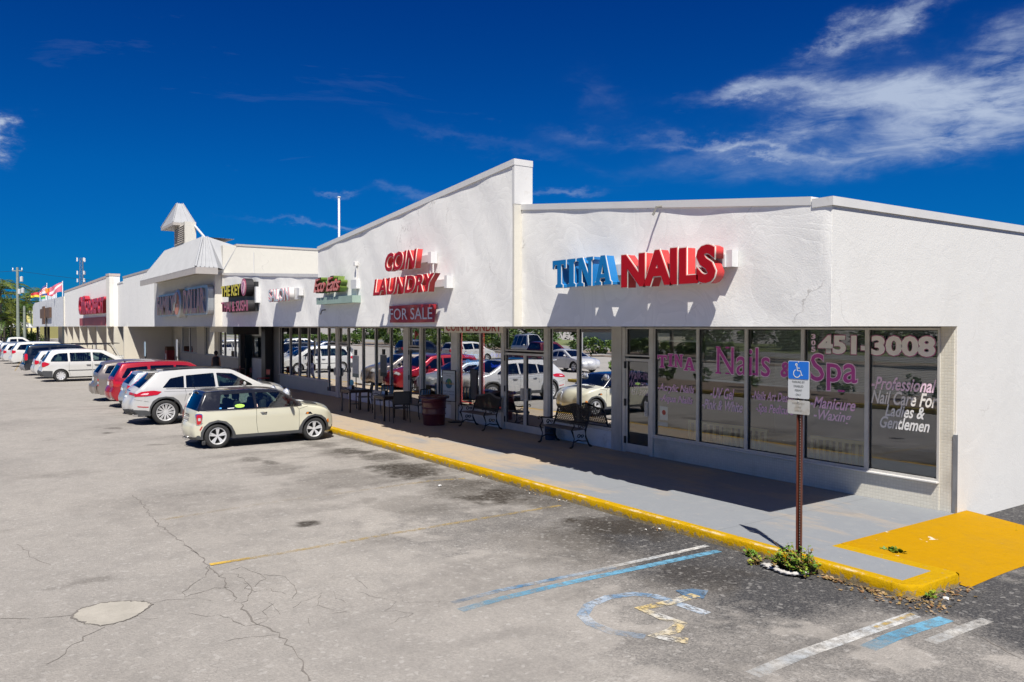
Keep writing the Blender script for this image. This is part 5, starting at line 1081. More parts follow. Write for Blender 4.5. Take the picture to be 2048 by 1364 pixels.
def build_car(name, sp, loc, rz, label, cat, group=None):
    """sp: prof [(y,z,round2d,roundx,crown)...] rear-bottom, over the roof, front-bottom; y from 0 at the tail"""
    root = empty(name, (0, 0, 0), 0, label, cat, group)
    Lc = sp['L']; hw = sp['hw']; zb = sp['zb']; tum = sp.get('tum', .30); sill = sp['sill']; z0l = sp.get('zlow', sill)
    wr = sp['wr']; ya, yf = sp['ra'], sp['fa']; arch = sp.get('arch', wr * 1.14); wz = wr
    body = sp['paint']; clad = sp.get('clad', body); roofm = sp.get('roof', body); glassm = sp.get('glass', CARG)
    # dense profile
    ctl = sp['prof']; SUB = sp.get('sub', 5); D = []; 
    for i in range(len(ctl) - 1):
        p0 = ctl[max(i - 1, 0)]; p1 = ctl[i]; p2 = ctl[i + 1]; p3 = ctl[min(i + 2, len(ctl) - 1)]
        for k in range(SUB):
            t = k / SUB; row = []
            for c in range(5):
                if c < 2:
                    m1 = (p2[c] - p0[c]) * .5; m2 = (p3[c] - p1[c]) * .5; dd = abs(p2[0] - p1[0]) + abs(p2[1] - p1[1])
                    l1 = abs(p2[0] - p0[0]) + abs(p2[1] - p0[1]); l2 = abs(p3[0] - p1[0]) + abs(p3[1] - p1[1]); m1 *= 2 * dd / max(l1, 1e-6); m2 *= 2 * dd / max(l2, 1e-6); m1 *= .85; m2 *= .85
                    v = (2 * t ** 3 - 3 * t ** 2 + 1) * p1[c] + (t ** 3 - 2 * t ** 2 + t) * m1 + (-2 * t ** 3 + 3 * t ** 2) * p2[c] + (t ** 3 - t ** 2) * m2
                else: v = p1[c] * (1 - t) + p2[c] * t
                row.append(v)
            D.append(row + [i + t])
    D.append(list(ctl[-1][:5]) + [len(ctl) - 1.0])
    n = len(D); nrm = []
    for i in range(n):
        a = Vector(D[max(i - 1, 0)][:2]); b = Vector(D[min(i + 1, n - 1)][:2]); t = (b - a).normalized(); nrm.append(Vector((-t.y, t.x)))
    def Wf(y, z):
        w = hw
        w *= 1 - sp.get('sidebow', .035) * ((z - sp.get('zmax', zb * .62)) / .5) ** 2 if z < zb else 1 - sp.get('sidebow', .035) * ((zb - sp.get('zmax', zb * .62)) / .5) ** 2
        w += sp.get('shoulder', .012) * math.exp(-((z - (zb - .16)) / .07) ** 2)
        if z > zb: w -= tum * (z - zb) + .25 * tum * (z - zb) ** 2
        u = abs(2 * y / Lc - 1); w -= sp.get('taper', .13) * u ** 3.2 + (.10 * max(0, u - .86) / .14 * 1 if u > .86 else 0)
        for yc in (ya, yf):
            dd = math.hypot(y - yc, z - wz); w += sp.get('flare', .018) * math.exp(-((dd - arch) / .10) ** 2)
        return w
    def mp(y, z, side, off=0): return Vector((side * (Wf(y, z) + off), y, z))
    q = [Vector(D[i][:2]) - nrm[i] * D[i][2] for i in range(n)]
    # outline: q then bottom with arches from front to rear
    out = [tuple(p) for p in q]
    ys = q[-1].x; ye = q[0].x; bot = []
    fl = max(sill, .0)
    def arcp(yc):
        # arch from front side to rear side
        dz = sill - wz; h = math.sqrt(max(arch ** 2 - dz ** 2, .01)); a0 = math.atan2(dz, h); a1 = math.pi - a0
        return [(yc + arch * math.cos(a0 + (a1 - a0) * k / 14), wz + arch * math.sin(a0 + (a1 - a0) * k / 14)) for k in range(15)]
    A1 = arcp(yf); A2 = arcp(ya)
    lz = out[-1][1]
    bot += [(out[-1][0] - .02, sill)] if lz > sill + .02 else []
    bot += A1 + [(lerp(A1[-1][0], A2[0][0], t), sill) for t in (.25, .5, .75)] + A2
    if out[0][1] > sill + .02: bot += [(out[0][0] + .02, sill)]
    outline = out + bot
    holes = [(nm, rpoly(P, r)) for nm, P, r in sp['windows']]
    regs = sp.get('regions', [])     # (name, mat, poly) flush areas
    polys = [outline] + [h[1] for h in holes] + [[tuple(p) for p in r_[2]] for r_ in regs]
    V = []; E = []
    for P in polys:
        b0 = len(V)
        dn = []
        for i in range(len(P)):
            a = Vector(P[i]); b = Vector(P[(i + 1) % len(P)]); k = max(1, int((b - a).length / .09)); dn += [a.lerp(b, j / k) for j in range(k)]
        V += dn; E += [(b0 + i, b0 + (i + 1) % len(dn)) for i in range(len(dn))]
    st = .085; mnz = sill; mxz = max(p[1] for p in outline)
    bx = [outline]; 
    for i in range(int(Lc / st)):
        for j in range(int((mxz - mnz) / st)):
            p = (st * (i + .5 + .5 * (j % 2)), mnz + st * (j + .5))
            if inside(p, outline): V.append(Vector(p))
    r_ = delaunay_2d_cdt([Vector(v) for v in V], E, [], 0, 1e-5); vv, ff = r_[0], r_[2]
    groups = {}
    for f in ff:
        c = sum((vv[i] for i in f), Vector((0, 0))) / len(f); c = (c.x, c.y)
        if not inside(c, outline): continue
        key = 'body'
        for nm, P in holes:
            if inside(c, P): key = ('win', nm); break
        else:
            for rg in regs:
                if inside(c, rg[2]): key = ('reg', rg[0]); break
        groups.setdefault(key, []).append(f)
    parts = {}
    def grp(nm, mt): return parts.setdefault((nm, mt.name), MB())
    regm = {rg[0]: rg[1] for rg in regs}
    for side in (1, -1):
        for key, fs in groups.items():
            used = {}; vs = []; F = []
            off = -.012 if key != 'body' and key[0] == 'win' else 0
            for f in fs:
                t = []
                for i in f:
                    if i not in used: used[i] = len(vs); vs.append(mp(vv[i].x, vv[i].y, side, off))
                    t.append(used[i])
                F.append(tuple(t if side > 0 else t[::-1]))
            if key == 'body': grp('body', body).add(vs, F)
            elif key[0] == 'win':
                m = MB(); m.add(vs, F); m.build('side_window', sp.get('wmat', {}).get(key[1], glassm), root, smooth=True)
            else: grp(key[1] if False else 'cladding' if regm[key[1]] is not roofm else 'roof_side', regm[key[1]]).add(vs, F)
    # strip over the top
    NX_ = 9; QA = 4
    def srow(i):
        y, z, r2, rx, cr, s = D[i]; w = Wf(q[i].x, q[i].y); xe = w - rx; row = []
        for k in range(NX_):
            x = xe * k / NX_; p = Vector((y, z)) + nrm[i] * (cr * (1 - (x / xe) ** 2)) ; row.append((x, p.x, p.y))
        for k in range(QA + 1):
            th = math.pi / 2 * (1 - k / QA); p = q[i] + nrm[i] * (r2 * math.sin(th)); row.append((w - rx * (1 - math.cos(th)), p.x, p.y))
        return row
    rows = [srow(i) for i in range(n)]
    K = len(rows[0])
    gl = sp['glassrange']; rf = sp.get('roofrange'); bands = sp.get('bands', [])
    for side in (1, -1):
        for i in range(n - 1):
            s = (D[i][5] + D[i + 1][5]) / 2
            for k in range(K - 1):
                flat = k < NX_
                nm, mt = 'body', body
                for (a, b, nn_, mm_) in bands:
                    if a < s < b: nm, mt = nn_, mm_
                if rf and rf[0] < s < rf[1] : nm, mt = 'roof_panel', roofm
                for (a, b, nn_, gm) in gl:
                    if a < s < b and flat and k < NX_: nm, mt = nn_, gm
                o = -.006 if nm in ('windscreen', 'rear_window') else 0
                P = [rows[i][k], rows[i + 1][k], rows[i + 1][k + 1], rows[i][k + 1]]
                vs = [(side * p[0], p[1] , p[2]) for p in P]
                g = grp(nm, mt); g.add(vs, [(0, 1, 2, 3)] if side > 0 else [(3, 2, 1, 0)])
    for (nm, mn), m in parts.items():
        me = bpy.data.meshes.new(nm); me.from_pydata(m.v, [], m.f)
        bm = bmesh.new(); bm.from_mesh(me); bmesh.ops.remove_doubles(bm, verts=bm.verts[:], dist=.0008); bmesh.ops.dissolve_degenerate(bm, edges=bm.edges[:], dist=.0005); bmesh.ops.recalc_face_normals(bm, faces=bm.faces[:])
        cen = Vector((0, Lc / 2, zb * .7)); s_ = sum((f.normal.dot(f.calc_center_median() - cen)) * f.calc_area() for f in bm.faces)
        if s_ < 0: bmesh.ops.reverse_faces(bm, faces=bm.faces[:])
        bm.to_mesh(me); bm.free()
        me.polygons.foreach_set('use_smooth', [True] * len(me.polygons)); me.set_sharp_from_angle(angle=R(42))
        link(nm, me, root, MATS.get(mn) or bpy.data.materials[mn])
    # surface lookup on the strip: s = control index (float), x = metres from centre
    def surf(s, x, off=0):
        f = s * SUB; i = max(0, min(n - 2, int(f))); t = f - i; res = []
        for j in (i, i + 1):
            y, z, r2, rx, cr, _ = D[j]; w = Wf(q[j].x, q[j].y); xe = w - rx; ax = abs(x)
            if ax <= xe: p = Vector((y, z)) + nrm[j] * (cr * (1 - (ax / xe) ** 2) + off); X = ax
            else:
                th = math.acos(max(-1, min(1, 1 - (ax - xe) / max(rx, 1e-4)))) if False else math.pi / 2 - math.asin(max(0, min(1, (ax - xe) / max(rx, 1e-4)))); p = q[j] + nrm[j] * (r2 * math.sin(th) + off); X = w - rx * (1 - math.cos(th)) + off * math.cos(th)
            res.append(Vector((X * (1 if x >= 0 else -1), p.x, p.y)))
        return res[0].lerp(res[1], t)
    def patch(nm, s0, s1, x0, x1, off, mt, ns=5, nx=6, parent=root):
        m = MB(); vs = [surf(lerp(s0, s1, i / ns), lerp(x0, x1, j / nx), off) for i in range(ns + 1) for j in range(nx + 1)]
        m.add(vs, [(i * (nx + 1) + j, (i + 1) * (nx + 1) + j, (i + 1) * (nx + 1) + j + 1, i * (nx + 1) + j + 1) for i in range(ns) for j in range(nx)])
        # skirt
        B = [i * (nx + 1) for i in range(ns + 1)] + [ns * (nx + 1) + j for j in range(1, nx + 1)] + [i * (nx + 1) + nx for i in range(ns - 1, -1, -1)] + [j for j in range(nx - 1, 0, -1)]
        b0 = len(m.v); m.v += [tuple(surf(lerp(s0, s1, (v // (nx + 1)) / ns), lerp(x0, x1, (v % (nx + 1)) / nx), -.01)) for v in B]; k = len(B)
        for j in range(k): m.f.append((B[j], B[(j + 1) % k], b0 + (j + 1) % k, b0 + j)); m.mi.append(0)
        return m.build(nm, mt, parent, auto=50)
    def sidepatch(nm, P, off, mt, side=1, r=.02, parent=root):
        Q = rpoly(P, r) if r else P; V2 = []; 
        for i in range(len(Q)):
            a = Vector(Q[i]); b = Vector(Q[(i + 1) % len(Q)]); k = max(1, int((b - a).length / .06)); V2 += [a.lerp(b, j / k) for j in range(k)]
        nb = len(V2); E2 = [(i, (i + 1) % nb) for i in range(nb)]
        x0, x1 = min(v.x for v in V2), max(v.x for v in V2); y0, y1 = min(v.y for v in V2), max(v.y for v in V2); P2 = [tuple(v) for v in V2]
        for i in range(1, int((x1 - x0) / .06) + 1):
            for j in range(1, int((y1 - y0) / .06) + 1):
                p = (x0 + i * .06, y0 + j * .06)
                if inside(p, P2): V2.append(Vector(p))
        rr = delaunay_2d_cdt(V2, E2, [], 1, 1e-5); m = MB(); vs = [mp(v.x, v.y, side, off) for v in rr[0]]; fs = [tuple(f if side > 0 else f[::-1]) for f in rr[2] if inside(tuple(sum((rr[0][i] for i in f), Vector((0, 0))) / len(f)), P2)]
        m.add(vs, fs); b0 = len(m.v); P3 = [Vector(p) for p in P2]; m.add([mp(v.x, v.y, side, off) for v in P3] + [mp(v.x, v.y, side, -.012) for v in P3], [(i, (i + 1) % nb, nb + (i + 1) % nb, nb + i) for i in range(nb)])
        return m.build(nm, mt, parent, auto=50)
    def seam(pts, w=.008, off=.0015, mt=SEAM, nm='panel_gap', sides=(1, -1), parent=root):
        for side in sides:
            Q = []
            for a, b in zip(pts[:-1], pts[1:]):
                a, b = Vector(a), Vector(b); k = max(1, int((b - a).length / .06)); Q += [a.lerp(b, j / k) for j in range(k)]
            Q.append(Vector(pts[-1])); vs, fs = ribbon([tuple(p) for p in Q], w); m = MB(); m.add([mp(v.x, v.y, side, off) for v in vs], fs); m.build(nm, mt, parent)
    for nm, pts in (('', p) for p in sp.get('seams', [])): seam(pts)
    # wheels and wells
    tm, rm, bk = wheel_meshes(wr, sp.get('ww', .21), sp.get('rr', wr * .66), *sp.get('spokes', (5, 'pair')))
    for side in (1, -1):
        for yc in (ya, yf):
            xw = Wf(yc, wz + arch * .8) - sp.get('ww', .21) / 2 - .02
            wo = link('wheel', tm, root); wo.location = (side * xw, yc, wr)
            if side < 0: wo.rotation_euler = (0, 0, math.pi)
            wo.rotation_euler.x = random.uniform(0, 1) * side
            ro = link('rim', rm, wo); bo = link('brake_disc', bk, wo)
    m = MB()
    for side in (1, -1):
        for yc in (ya, yf):
            A = arcp(yc); xo = [Wf(a[0], a[1]) - .001 for a in A]; k = len(A)
            vs = [(side * x, a[0], a[1]) for x, a in zip(xo, A)] + [(side * (hw - .34), a[0], a[1]) for a in A]
            m = MB(); m.add(vs, [(i, i + 1, k + i + 1, k + i) for i in range(k - 1)] + [tuple(range(k, 2 * k))]); m.build('wheel_well', DARKIN, root)
    m = MB(); x = hw - .33; z = sill + .015; m.box(-x, x, .25, Lc - .3, z, z + .02)
    m.box(-hw + .16, hw - .16, ya + arch + .02, yf - arch - .02, z, z + .02); m.box(-hw + .30, hw - .30, .12, ya - arch, z + .02, z + .04); m.box(-hw + .30, hw - .30, yf + arch, Lc - .22, z + .02, z + .04)
    m.build('underbody', DARKIN, root)
    # cabin
    yb, yw = sp['cabin']; sm = sp.get('seatm', SEATM)
    m = MB(); m.box(-hw + .12, hw - .12, yb, yw, zb - .42, zb - .38); m.box(-hw + .13, hw - .13, yw - .42, yw - .02, zb - .35, zb - .03); m.build('dashboard', sm, root)
    for sy in sp.get('seats', (.45, .7)):
        yy = lerp(yb, yw, sy)
        for sx_ in (-.38, .38):
            m = MB(); m.bevbox(sx_ - .24, sx_ + .24, yy - .06, yy + .10, zb - .38, zb + .20, .05); m.bevbox(sx_ - .12, sx_ + .12, yy - .05, yy + .05, zb + .22, zb + .38, .04); m.box(sx_ - .24, sx_ + .24, yy + .1, yy + .5, zb - .38, zb - .22); m.build('seat', sm, root, auto=40)
    m = MB(); a = Vector((-.38, yw - .5, zb - .02)); m.tube([a + Vector((.17 * math.cos(t), .05 * math.sin(t), .16 * math.sin(t))) for t in np.linspace(0, 2 * math.pi, 17)], .014, 5); m.build('steering_wheel', SEATM, root)
    # mirrors, handles
    ym, zm = sp['mirror']
    for side in (1, -1):
        p = mp(ym, zm, side); m = MB(); bm = bmesh.new(); bmesh.ops.create_icosphere(bm, subdivisions=2, radius=1)
        for v in bm.verts: v.co = Vector((p.x + side * .10 + v.co.x * .105, ym + (v.co.y * .06 if v.co.y > 0 else v.co.y * .025), zm + .06 + v.co.z * .075))
        m.bm(bm); m.tube([p + Vector((-side * .02, 0, 0)), p + Vector((side * .08, 0, .03))], .02, 5); m.build('mirror', sp.get('mirrorm', body), root, auto=50)
    for (yh, zh, L_) in sp.get('handles', []):
        for side in (1, -1):
            p = mp(yh, zh, side, 0); m = MB(); m.tube([mp(yh - L_ / 2, zh, side, -.002), mp(yh - L_ / 2 + .03, zh, side, .028), mp(yh + L_ / 2 - .03, zh, side, .028), mp(yh + L_ / 2, zh, side, -.002)], [.012, .016, .016, .012], 6); m.build('door_handle', sp.get('handlem', body), root, auto=50)
    # plate
    if 'plate' in sp:
        s0, s1 = sp['plate']; w = MB(); a = surf(s0, 0, .012); b = surf(s1, 0, .012); patch('licence_plate', s0, s1, -.155, .155, .012, PLATE, 2, 2)
    sp['extra'](root, surf, patch, sidepatch, seam, mp) if 'extra' in sp else None
    for ch in root.children: ch.location = (ch.location.x, ch.location.y - Lc / 2, ch.location.z)
    root.location = (loc[0], loc[1] + 0, 0); root.rotation_euler = (0, 0, rz)
    return root
def simple_lamps(rear, front, redm=None):
    """rear=(s0,s1,x0,x1,side poly) front likewise"""
    def f(root, surf, patch, sidepatch, seam, mp):
        for side in (1, -1):
            if rear:
                if rear[0] is not None: patch('tail_lamp', rear[0], rear[1], side * rear[2], side * rear[3], .006, redm or REDL)
                if rear[4]: sidepatch('tail_lamp', rear[4], .006, redm or REDL, side)
            if front:
                patch('headlight', front[0], front[1], side * front[2], side * front[3], .005, CLEARL)
                if front[4]: sidepatch('headlight', front[4], .005, CLEARL, side)
    return f
def GR(P): return [(a, b) for a, b in P]

# --- small cream hatchback with a black roof
CREAMP = paint('cream_car_paint', (.54, .52, .405)); BLACKP = paint('black_car_paint', (.010, .010, .012), .2, 0, 1, .1)
def mini_extra(root, surf, patch, sidepatch, seam, mp):
    for side in (1, -1):
        m = sidepatch('tail_lamp', [(.13, .60), (.12, .86), (.20, .88), (.27, .86), (.25, .62), (.17, .585)], .008, CHROME, side, .03)
        sidepatch('lamp_lens', [(.145, .62), (.138, .84), (.20, .86), (.255, .84), (.235, .635), (.175, .605)], .013, REDL, side, .025, parent=m)
        sidepatch('lamp_lens', [(.17, .70), (.17, .77), (.225, .77), (.225, .70)], .016, CLEARL, side, .015, parent=m)
        m = MB(); p = surf(12.35, side * .53, .0)
        bm = bmesh.new(); bmesh.ops.create_uvsphere(bm, u_segments=16, v_segments=8, radius=1)
        for v in bm.verts: v.co = Vector((p.x + side * .02 + v.co.x * .125, p.y - .03 + v.co.y * .10, p.z + .02 + v.co.z * .14))
        m.bm(bm); h = m.build('headlight', CLEARL, root, smooth=True)
        m = MB(); m.tube([Vector((p.x + side * .02 + .13 * math.cos(t), p.y + .03 - .05 * math.sin(t), p.z + .02 + .145 * math.sin(t))) for t in np.linspace(0, 2 * math.pi, 20)], .012, 5); m.build('headlight_ring', CHROME, h)
        sidepatch('side_indicator', [(2.83, .72), (2.86, .77), (2.97, .77), (3.02, .715)], .006, BLKTRIM, side, .01); sidepatch('indicator_lens', [(2.85, .725), (2.865, .76), (2.91, .76), (2.91, .725)], .010, AMB, side, .01)
        sidepatch('front_reflector', [(3.44, .47), (3.43, .53), (3.49, .56), (3.50, .45)], .008, AMB, side, .01); sidepatch('rear_reflector', [(.20, .48), (.25, .57), (.27, .56), (.22, .46)], .008, REDL, side, .005)
        m = MB(); m.tube([mp(.30, .20, side, -.02), mp(.30, .12, side, -.03)], .05, 4); m.build('mud_flap', PLASTIC, root)
    patch('grille', 13.15, 13.85, -.42, .42, .006, mat('mini_grille', (.03, .03, .03), .5)); patch('lower_grille', 14.2, 14.9, -.55, .55, .006, mat('mini_grille'))
    for s in (13.15, 13.85): m = MB(); m.tube([surf(s, x, .012) for x in np.linspace(-.42, .42, 9)], .012, 5); m.build('grille_bar', CHROME, root)
    patch('hatch_handle', 4.45, 4.75, -.26, .26, .02, CHROME); m = MB(); m.tube([surf(5.25, 0, .03), surf(5.25, .30, .03)], .012, 5); m.build('rear_wiper', BLKTRIM, root)
    patch('front_plate', 14.0, 14.35, -.155, .155, .02, PLATE, 2, 2)
    m = MB()
    for sx_ in (-.12, .12): m.tube([(sx_, .12, .22), (sx_, -.01, .22)], .032, 8)
    m.build('exhaust', CHROME, root)
    p = surf(7.3, 0, 0); m = MB(); m.bevbox(-.03, .03, p.y - .05, p.y + .04, p.z - .01, p.z + .04, .01); m.tube([(0, p.y, p.z + .03), (0, p.y - .10, p.z + .24)], .005, 4); m.build('antenna', BLKTRIM, root)
    # belt-line chrome strip
    for side in (1, -1):
        m = MB(); m.tube([mp(y, .935 + .0 * y, side, .004) for y in np.linspace(.35, 2.62, 30)], .008, 4); m.build('chrome_strip', CHROME, root)
    sidepatch('round_sticker', [(1.16 + .12 * math.cos(t), 1.02 + .045 * math.sin(t)) for t in np.linspace(0, 2 * math.pi, 14)[:-1]], -.004, mat('green_sticker', (.35, .62, .08), .5), 1, 0); sidepatch('blue_sticker', [(.66, .97), (.66, 1.0), (.72, 1.0), (.72, .97)], -.004, mat('blue_sticker', (.04, .3, .7), .5), 1, .01)
    sidepatch('white_sticker', [(1.56, .97), (1.56, 1.04), (1.60, 1.04), (1.60, .97)], -.004, mat('pale_sticker', (.7, .5, .45), .5), 1, .01); sidepatch('white_strip_sticker', [(.86, .965), (.86, .98), (1.02, .985), (1.02, .97)], -.004, WHITE, 1, 0)
MINI = dict(L=3.70, hw=.842, zb=.93, tum=.40, sill=.235, wr=.305, ra=.62, fa=3.085, arch=.345, ww=.19, rr=.215, spokes=(5, 'pair'), paint=CREAMP, roof=BLACKP, glass=CARGL, sidebow=.05, zmax=.62, shoulder=.010, taper=.12, flare=.02,
    prof=[(.14, .21, .05, .25, .04), (.08, .30, .07, .30, .06), (.05, .44, .08, .32, .07), (.07, .56, .08, .30, .07), (.11, .63, .05, .22, .07), (.12, .78, .06, .20, .06), (.155, .94, .05, .14, .05), (.33, 1.30, .05, .11, .03), (.36, 1.365, .05, .12, .02), (.62, 1.40, .05, .14, .02), (1.3, 1.412, .05, .14, .02), (1.95, 1.395, .05, .14, .02), (2.28, 1.335, .05, .12, .02), (2.76, .985, .045, .09, .05), (2.86, .955, .04, .12, .05), (3.30, .895, .06, .20, .06), (3.56, .78, .09, .30, .10), (3.66, .64, .10, .34, .12), (3.70, .46, .10, .36, .14), (3.67, .31, .08, .36, .13), (3.58, .21, .05, .30, .08)],
    glassrange=[(6.05, 7, 'rear_window', CARGM), (12, 13.0, 'windscreen', CARGL)], roofrange=(6.0, 13.0),
    windows=[('q', [(.66, .955), (.74, 1.305), (1.50, 1.325), (1.52, .945)], .03), ('f', [(1.585, .945), (1.57, 1.325), (2.20, 1.305), (2.56, 1.02), (2.60, .945)], .02)],
    regions=[('upper', BLACKP, [(.14, .94), (.20, 1.6), (2.2, 1.6), (2.9, .95), (2.6, .925), (.3, .93)]),
             ('lower', PLASTIC, [(-.1, .10), (-.1, .30), (.20, .345), (.225, .31), (.23, .42), (.30, .56), (.42, .66), (.62, .705), (.82, .66), (.95, .54), (1.02, .40), (1.05, .315), (2.64, .315), (2.68, .42), (2.76, .55), (2.90, .665), (3.085, .705), (3.28, .665), (3.40, .57), (3.47, .44), (3.50, .33), (3.8, .31), (3.8, .10)])],
    bands=[(-1, .9, 'cladding', PLASTIC), (19.1, 21, 'cladding', PLASTIC)],
    seams=[[(1.56, .93), (1.555, .6), (1.58, .40), (1.60, .32)], [(2.60, .93), (2.66, .85), (2.66, .33)], [(.12, .66), (.28, .64)], [(2.66, .86), (2.9, .92)]],
    cabin=(.8, 2.7), seats=(.18, .52), seatm=SEATM, mirror=(2.42, .95), mirrorm=BLKTRIM, handles=[(1.74, .83, .16)], handlem=CHROME, plate=(4.95, 5.4) and (4.05, 4.4), extra=mini_extra)
MINI['bands'] = [(-1, .9, 'cladding', PLASTIC), (18.6, 21, 'cladding', PLASTIC)]
g_kerb = 'cars parked nose-in along the kerb'
def tail_at(sp, tailY): return tailY + sp['L'] / 2
build_car('hatchback_car', MINI, (-20.98, tail_at(MINI, 4.52)), 0, 'small cream hatchback with black roof and round green window sticker, nearest the camera', 'car', g_kerb)

# --- white crossover
WPEARL = paint('pearl_white_paint', (.50, .495, .485), .26, .15)
def cross_extra(root, surf, patch, sidepatch, seam, mp):
    for side in (1, -1):
        m = sidepatch('tail_lamp', [(.10, .93), (.30, 1.035), (.62, 1.06), (.86, 1.02), (.74, .93), (.40, .895), (.12, .885)], .008, REDL, side, .03)
        sidepatch('lamp_lens', [(.26, .94), (.36, .985), (.50, .99), (.46, .94)], .012, mat('lamp_pink', (.75, .42, .45), .2, coat=1), side, .015, parent=m)
        patch('tail_lamp', 4.35, 4.75, side * .30, side * .93, .008, REDL, 4, 10)
        m = MB(); m.tube([mp(.42, .30, side, -.10), mp(.10, .33, side, -.16)], .05, 6); m.build('exhaust', CHROME, root)
        patch('headlight', 13.2, 13.7, side * .42, side * .88, .006, CLEARL); sidepatch('rear_reflector', [(.18, .60), (.50, .575), (.46, .55), (.2, .57)], .006, REDL, side, 0)
        m = MB(); m.tube([mp(y, 1.10 - .012 * (y - 1), side, .004) for y in np.linspace(.98, 3.45, 30)], .009, 4); m.build('chrome_strip', CHROME, root)
        m = MB(); pts = [(y, 1.672 - .022 * (y - 2.0) ** 2) for y in np.linspace(.95, 3.0, 14)]; m.tube([Vector((side * .60, a, b + .01)) for a, b in pts], .018, 5); m.build('roof_rail', BLKTRIM, root)
    patch('grille', 13.6, 14.6, -.62, .62, .006, mat('mini_grille')); patch('glass_roof', 8.15, 10.6, -.50, .50, .004, mat('dark_roof_glass', (.012, .016, .022), .08, coat=1), 12, 6)
    # spoiler lip
    m = MB(); P = [(-.66, .80, 1.585), (.66, .80, 1.585), (.60, .40, 1.605), (-.60, .40, 1.605), (-.66, .80, 1.625), (.66, .80, 1.625), (.58, .38, 1.63), (-.58, .38, 1.63)]; m.add(P, [(0, 3, 2, 1), (4, 5, 6, 7), (0, 1, 5, 4), (1, 2, 6, 5), (2, 3, 7, 6), (3, 0, 4, 7)]); m.build('spoiler', WPEARL, root)
    p = surf(8.1, 0, 0); m = MB(); m.bevbox(-.02, .02, p.y - .10, p.y + .08, p.z - .01, p.z + .05, .01); m.build('shark_fin', BLKTRIM, root)
    patch('tailgate_badge', 4.9, 5.0, -.3, .3, .006, CHROME, 2, 6)
CROSS = dict(L=4.83, hw=.955, zb=1.08, tum=.42, sill=.30, wr=.385, ra=.965, fa=3.815, arch=.435, ww=.25, rr=.275, spokes=(12, 'vee'), paint=WPEARL, glass=CARG, sidebow=.05, zmax=.70, shoulder=.014, taper=.15, flare=.018,
    prof=[(.16, .32, .05, .30, .06), (.04, .42, .07, .40, .10), (.0, .56, .08, .42, .12), (.03, .72, .08, .38, .12), (.09, .86, .06, .26, .09), (.13, 1.02, .06, .20, .08), (.26, 1.13, .05, .14, .06), (.66, 1.50, .05, .12, .03), (.74, 1.60, .05, .14, .02), (1.4, 1.665, .05, .16, .02), (2.1, 1.685, .05, .16, .02), (2.85, 1.645, .05, .14, .02), (3.05, 1.60, .05, .12, .02), (3.88, 1.165, .045, .10, .05), (4.0, 1.13, .05, .16, .06), (4.5, 1.03, .07, .24, .08), (4.72, .92, .09, .32, .10), (4.80, .74, .10, .38, .13), (4.83, .52, .10, .40, .14), (4.79, .36, .08, .36, .12), (4.68, .28, .05, .3, .08)],
    glassrange=[(6.05, 7.0, 'rear_window', CARG), (12, 13, 'windscreen', CARG)],
    windows=[('q', [(.88, 1.13), (1.12, 1.40), (1.52, 1.475), (1.50, 1.11)], .03), ('r', [(1.56, 1.11), (1.58, 1.48), (2.42, 1.535), (2.44, 1.10)], .03), ('f', [(2.52, 1.10), (2.50, 1.535), (2.98, 1.50), (3.56, 1.16), (3.60, 1.10)], .03)],
    wmat={'f': CARGM}, regions=[('low', PLASTIC, [(-.1, .2), (-.1, .50), (.40, .47), (.50, .44), (.52, .58), (.60, .74), (.75, .84), (.965, .87), (1.18, .84), (1.33, .73), (1.42, .56), (1.46, .42), (3.32, .42), (3.36, .56), (3.45, .73), (3.60, .84), (3.815, .87), (4.03, .84), (4.18, .73), (4.27, .56), (4.30, .44), (4.9, .44), (4.9, .2)])],
    bands=[(-1, 1.6, 'cladding', PLASTIC), (18.4, 21, 'cladding', PLASTIC)],
    seams=[[(1.53, 1.09), (1.55, .90), (1.50, .70)], [(2.48, 1.09), (2.50, .44)], [(3.55, 1.08), (3.50, .44)], [(.10, .80), (.5, .72)], [(.92, 1.02), (2.2, .99), (3.6, .93)]],
    cabin=(.9, 3.75), seats=(.25, .58), seatm=SEATL, mirror=(3.30, 1.11), mirrorm=WPEARL, handles=[(1.72, .93, .2), (2.72, .92, .2)], handlem=CHROME, plate=(3.55, 4.0), extra=cross_extra)
build_car('crossover_car', CROSS, (-26.88, tail_at(CROSS, 4.12)), 0, 'pearl white crossover with grey cladding and wide red tail lamps, beside the cream hatchback', 'car', g_kerb)

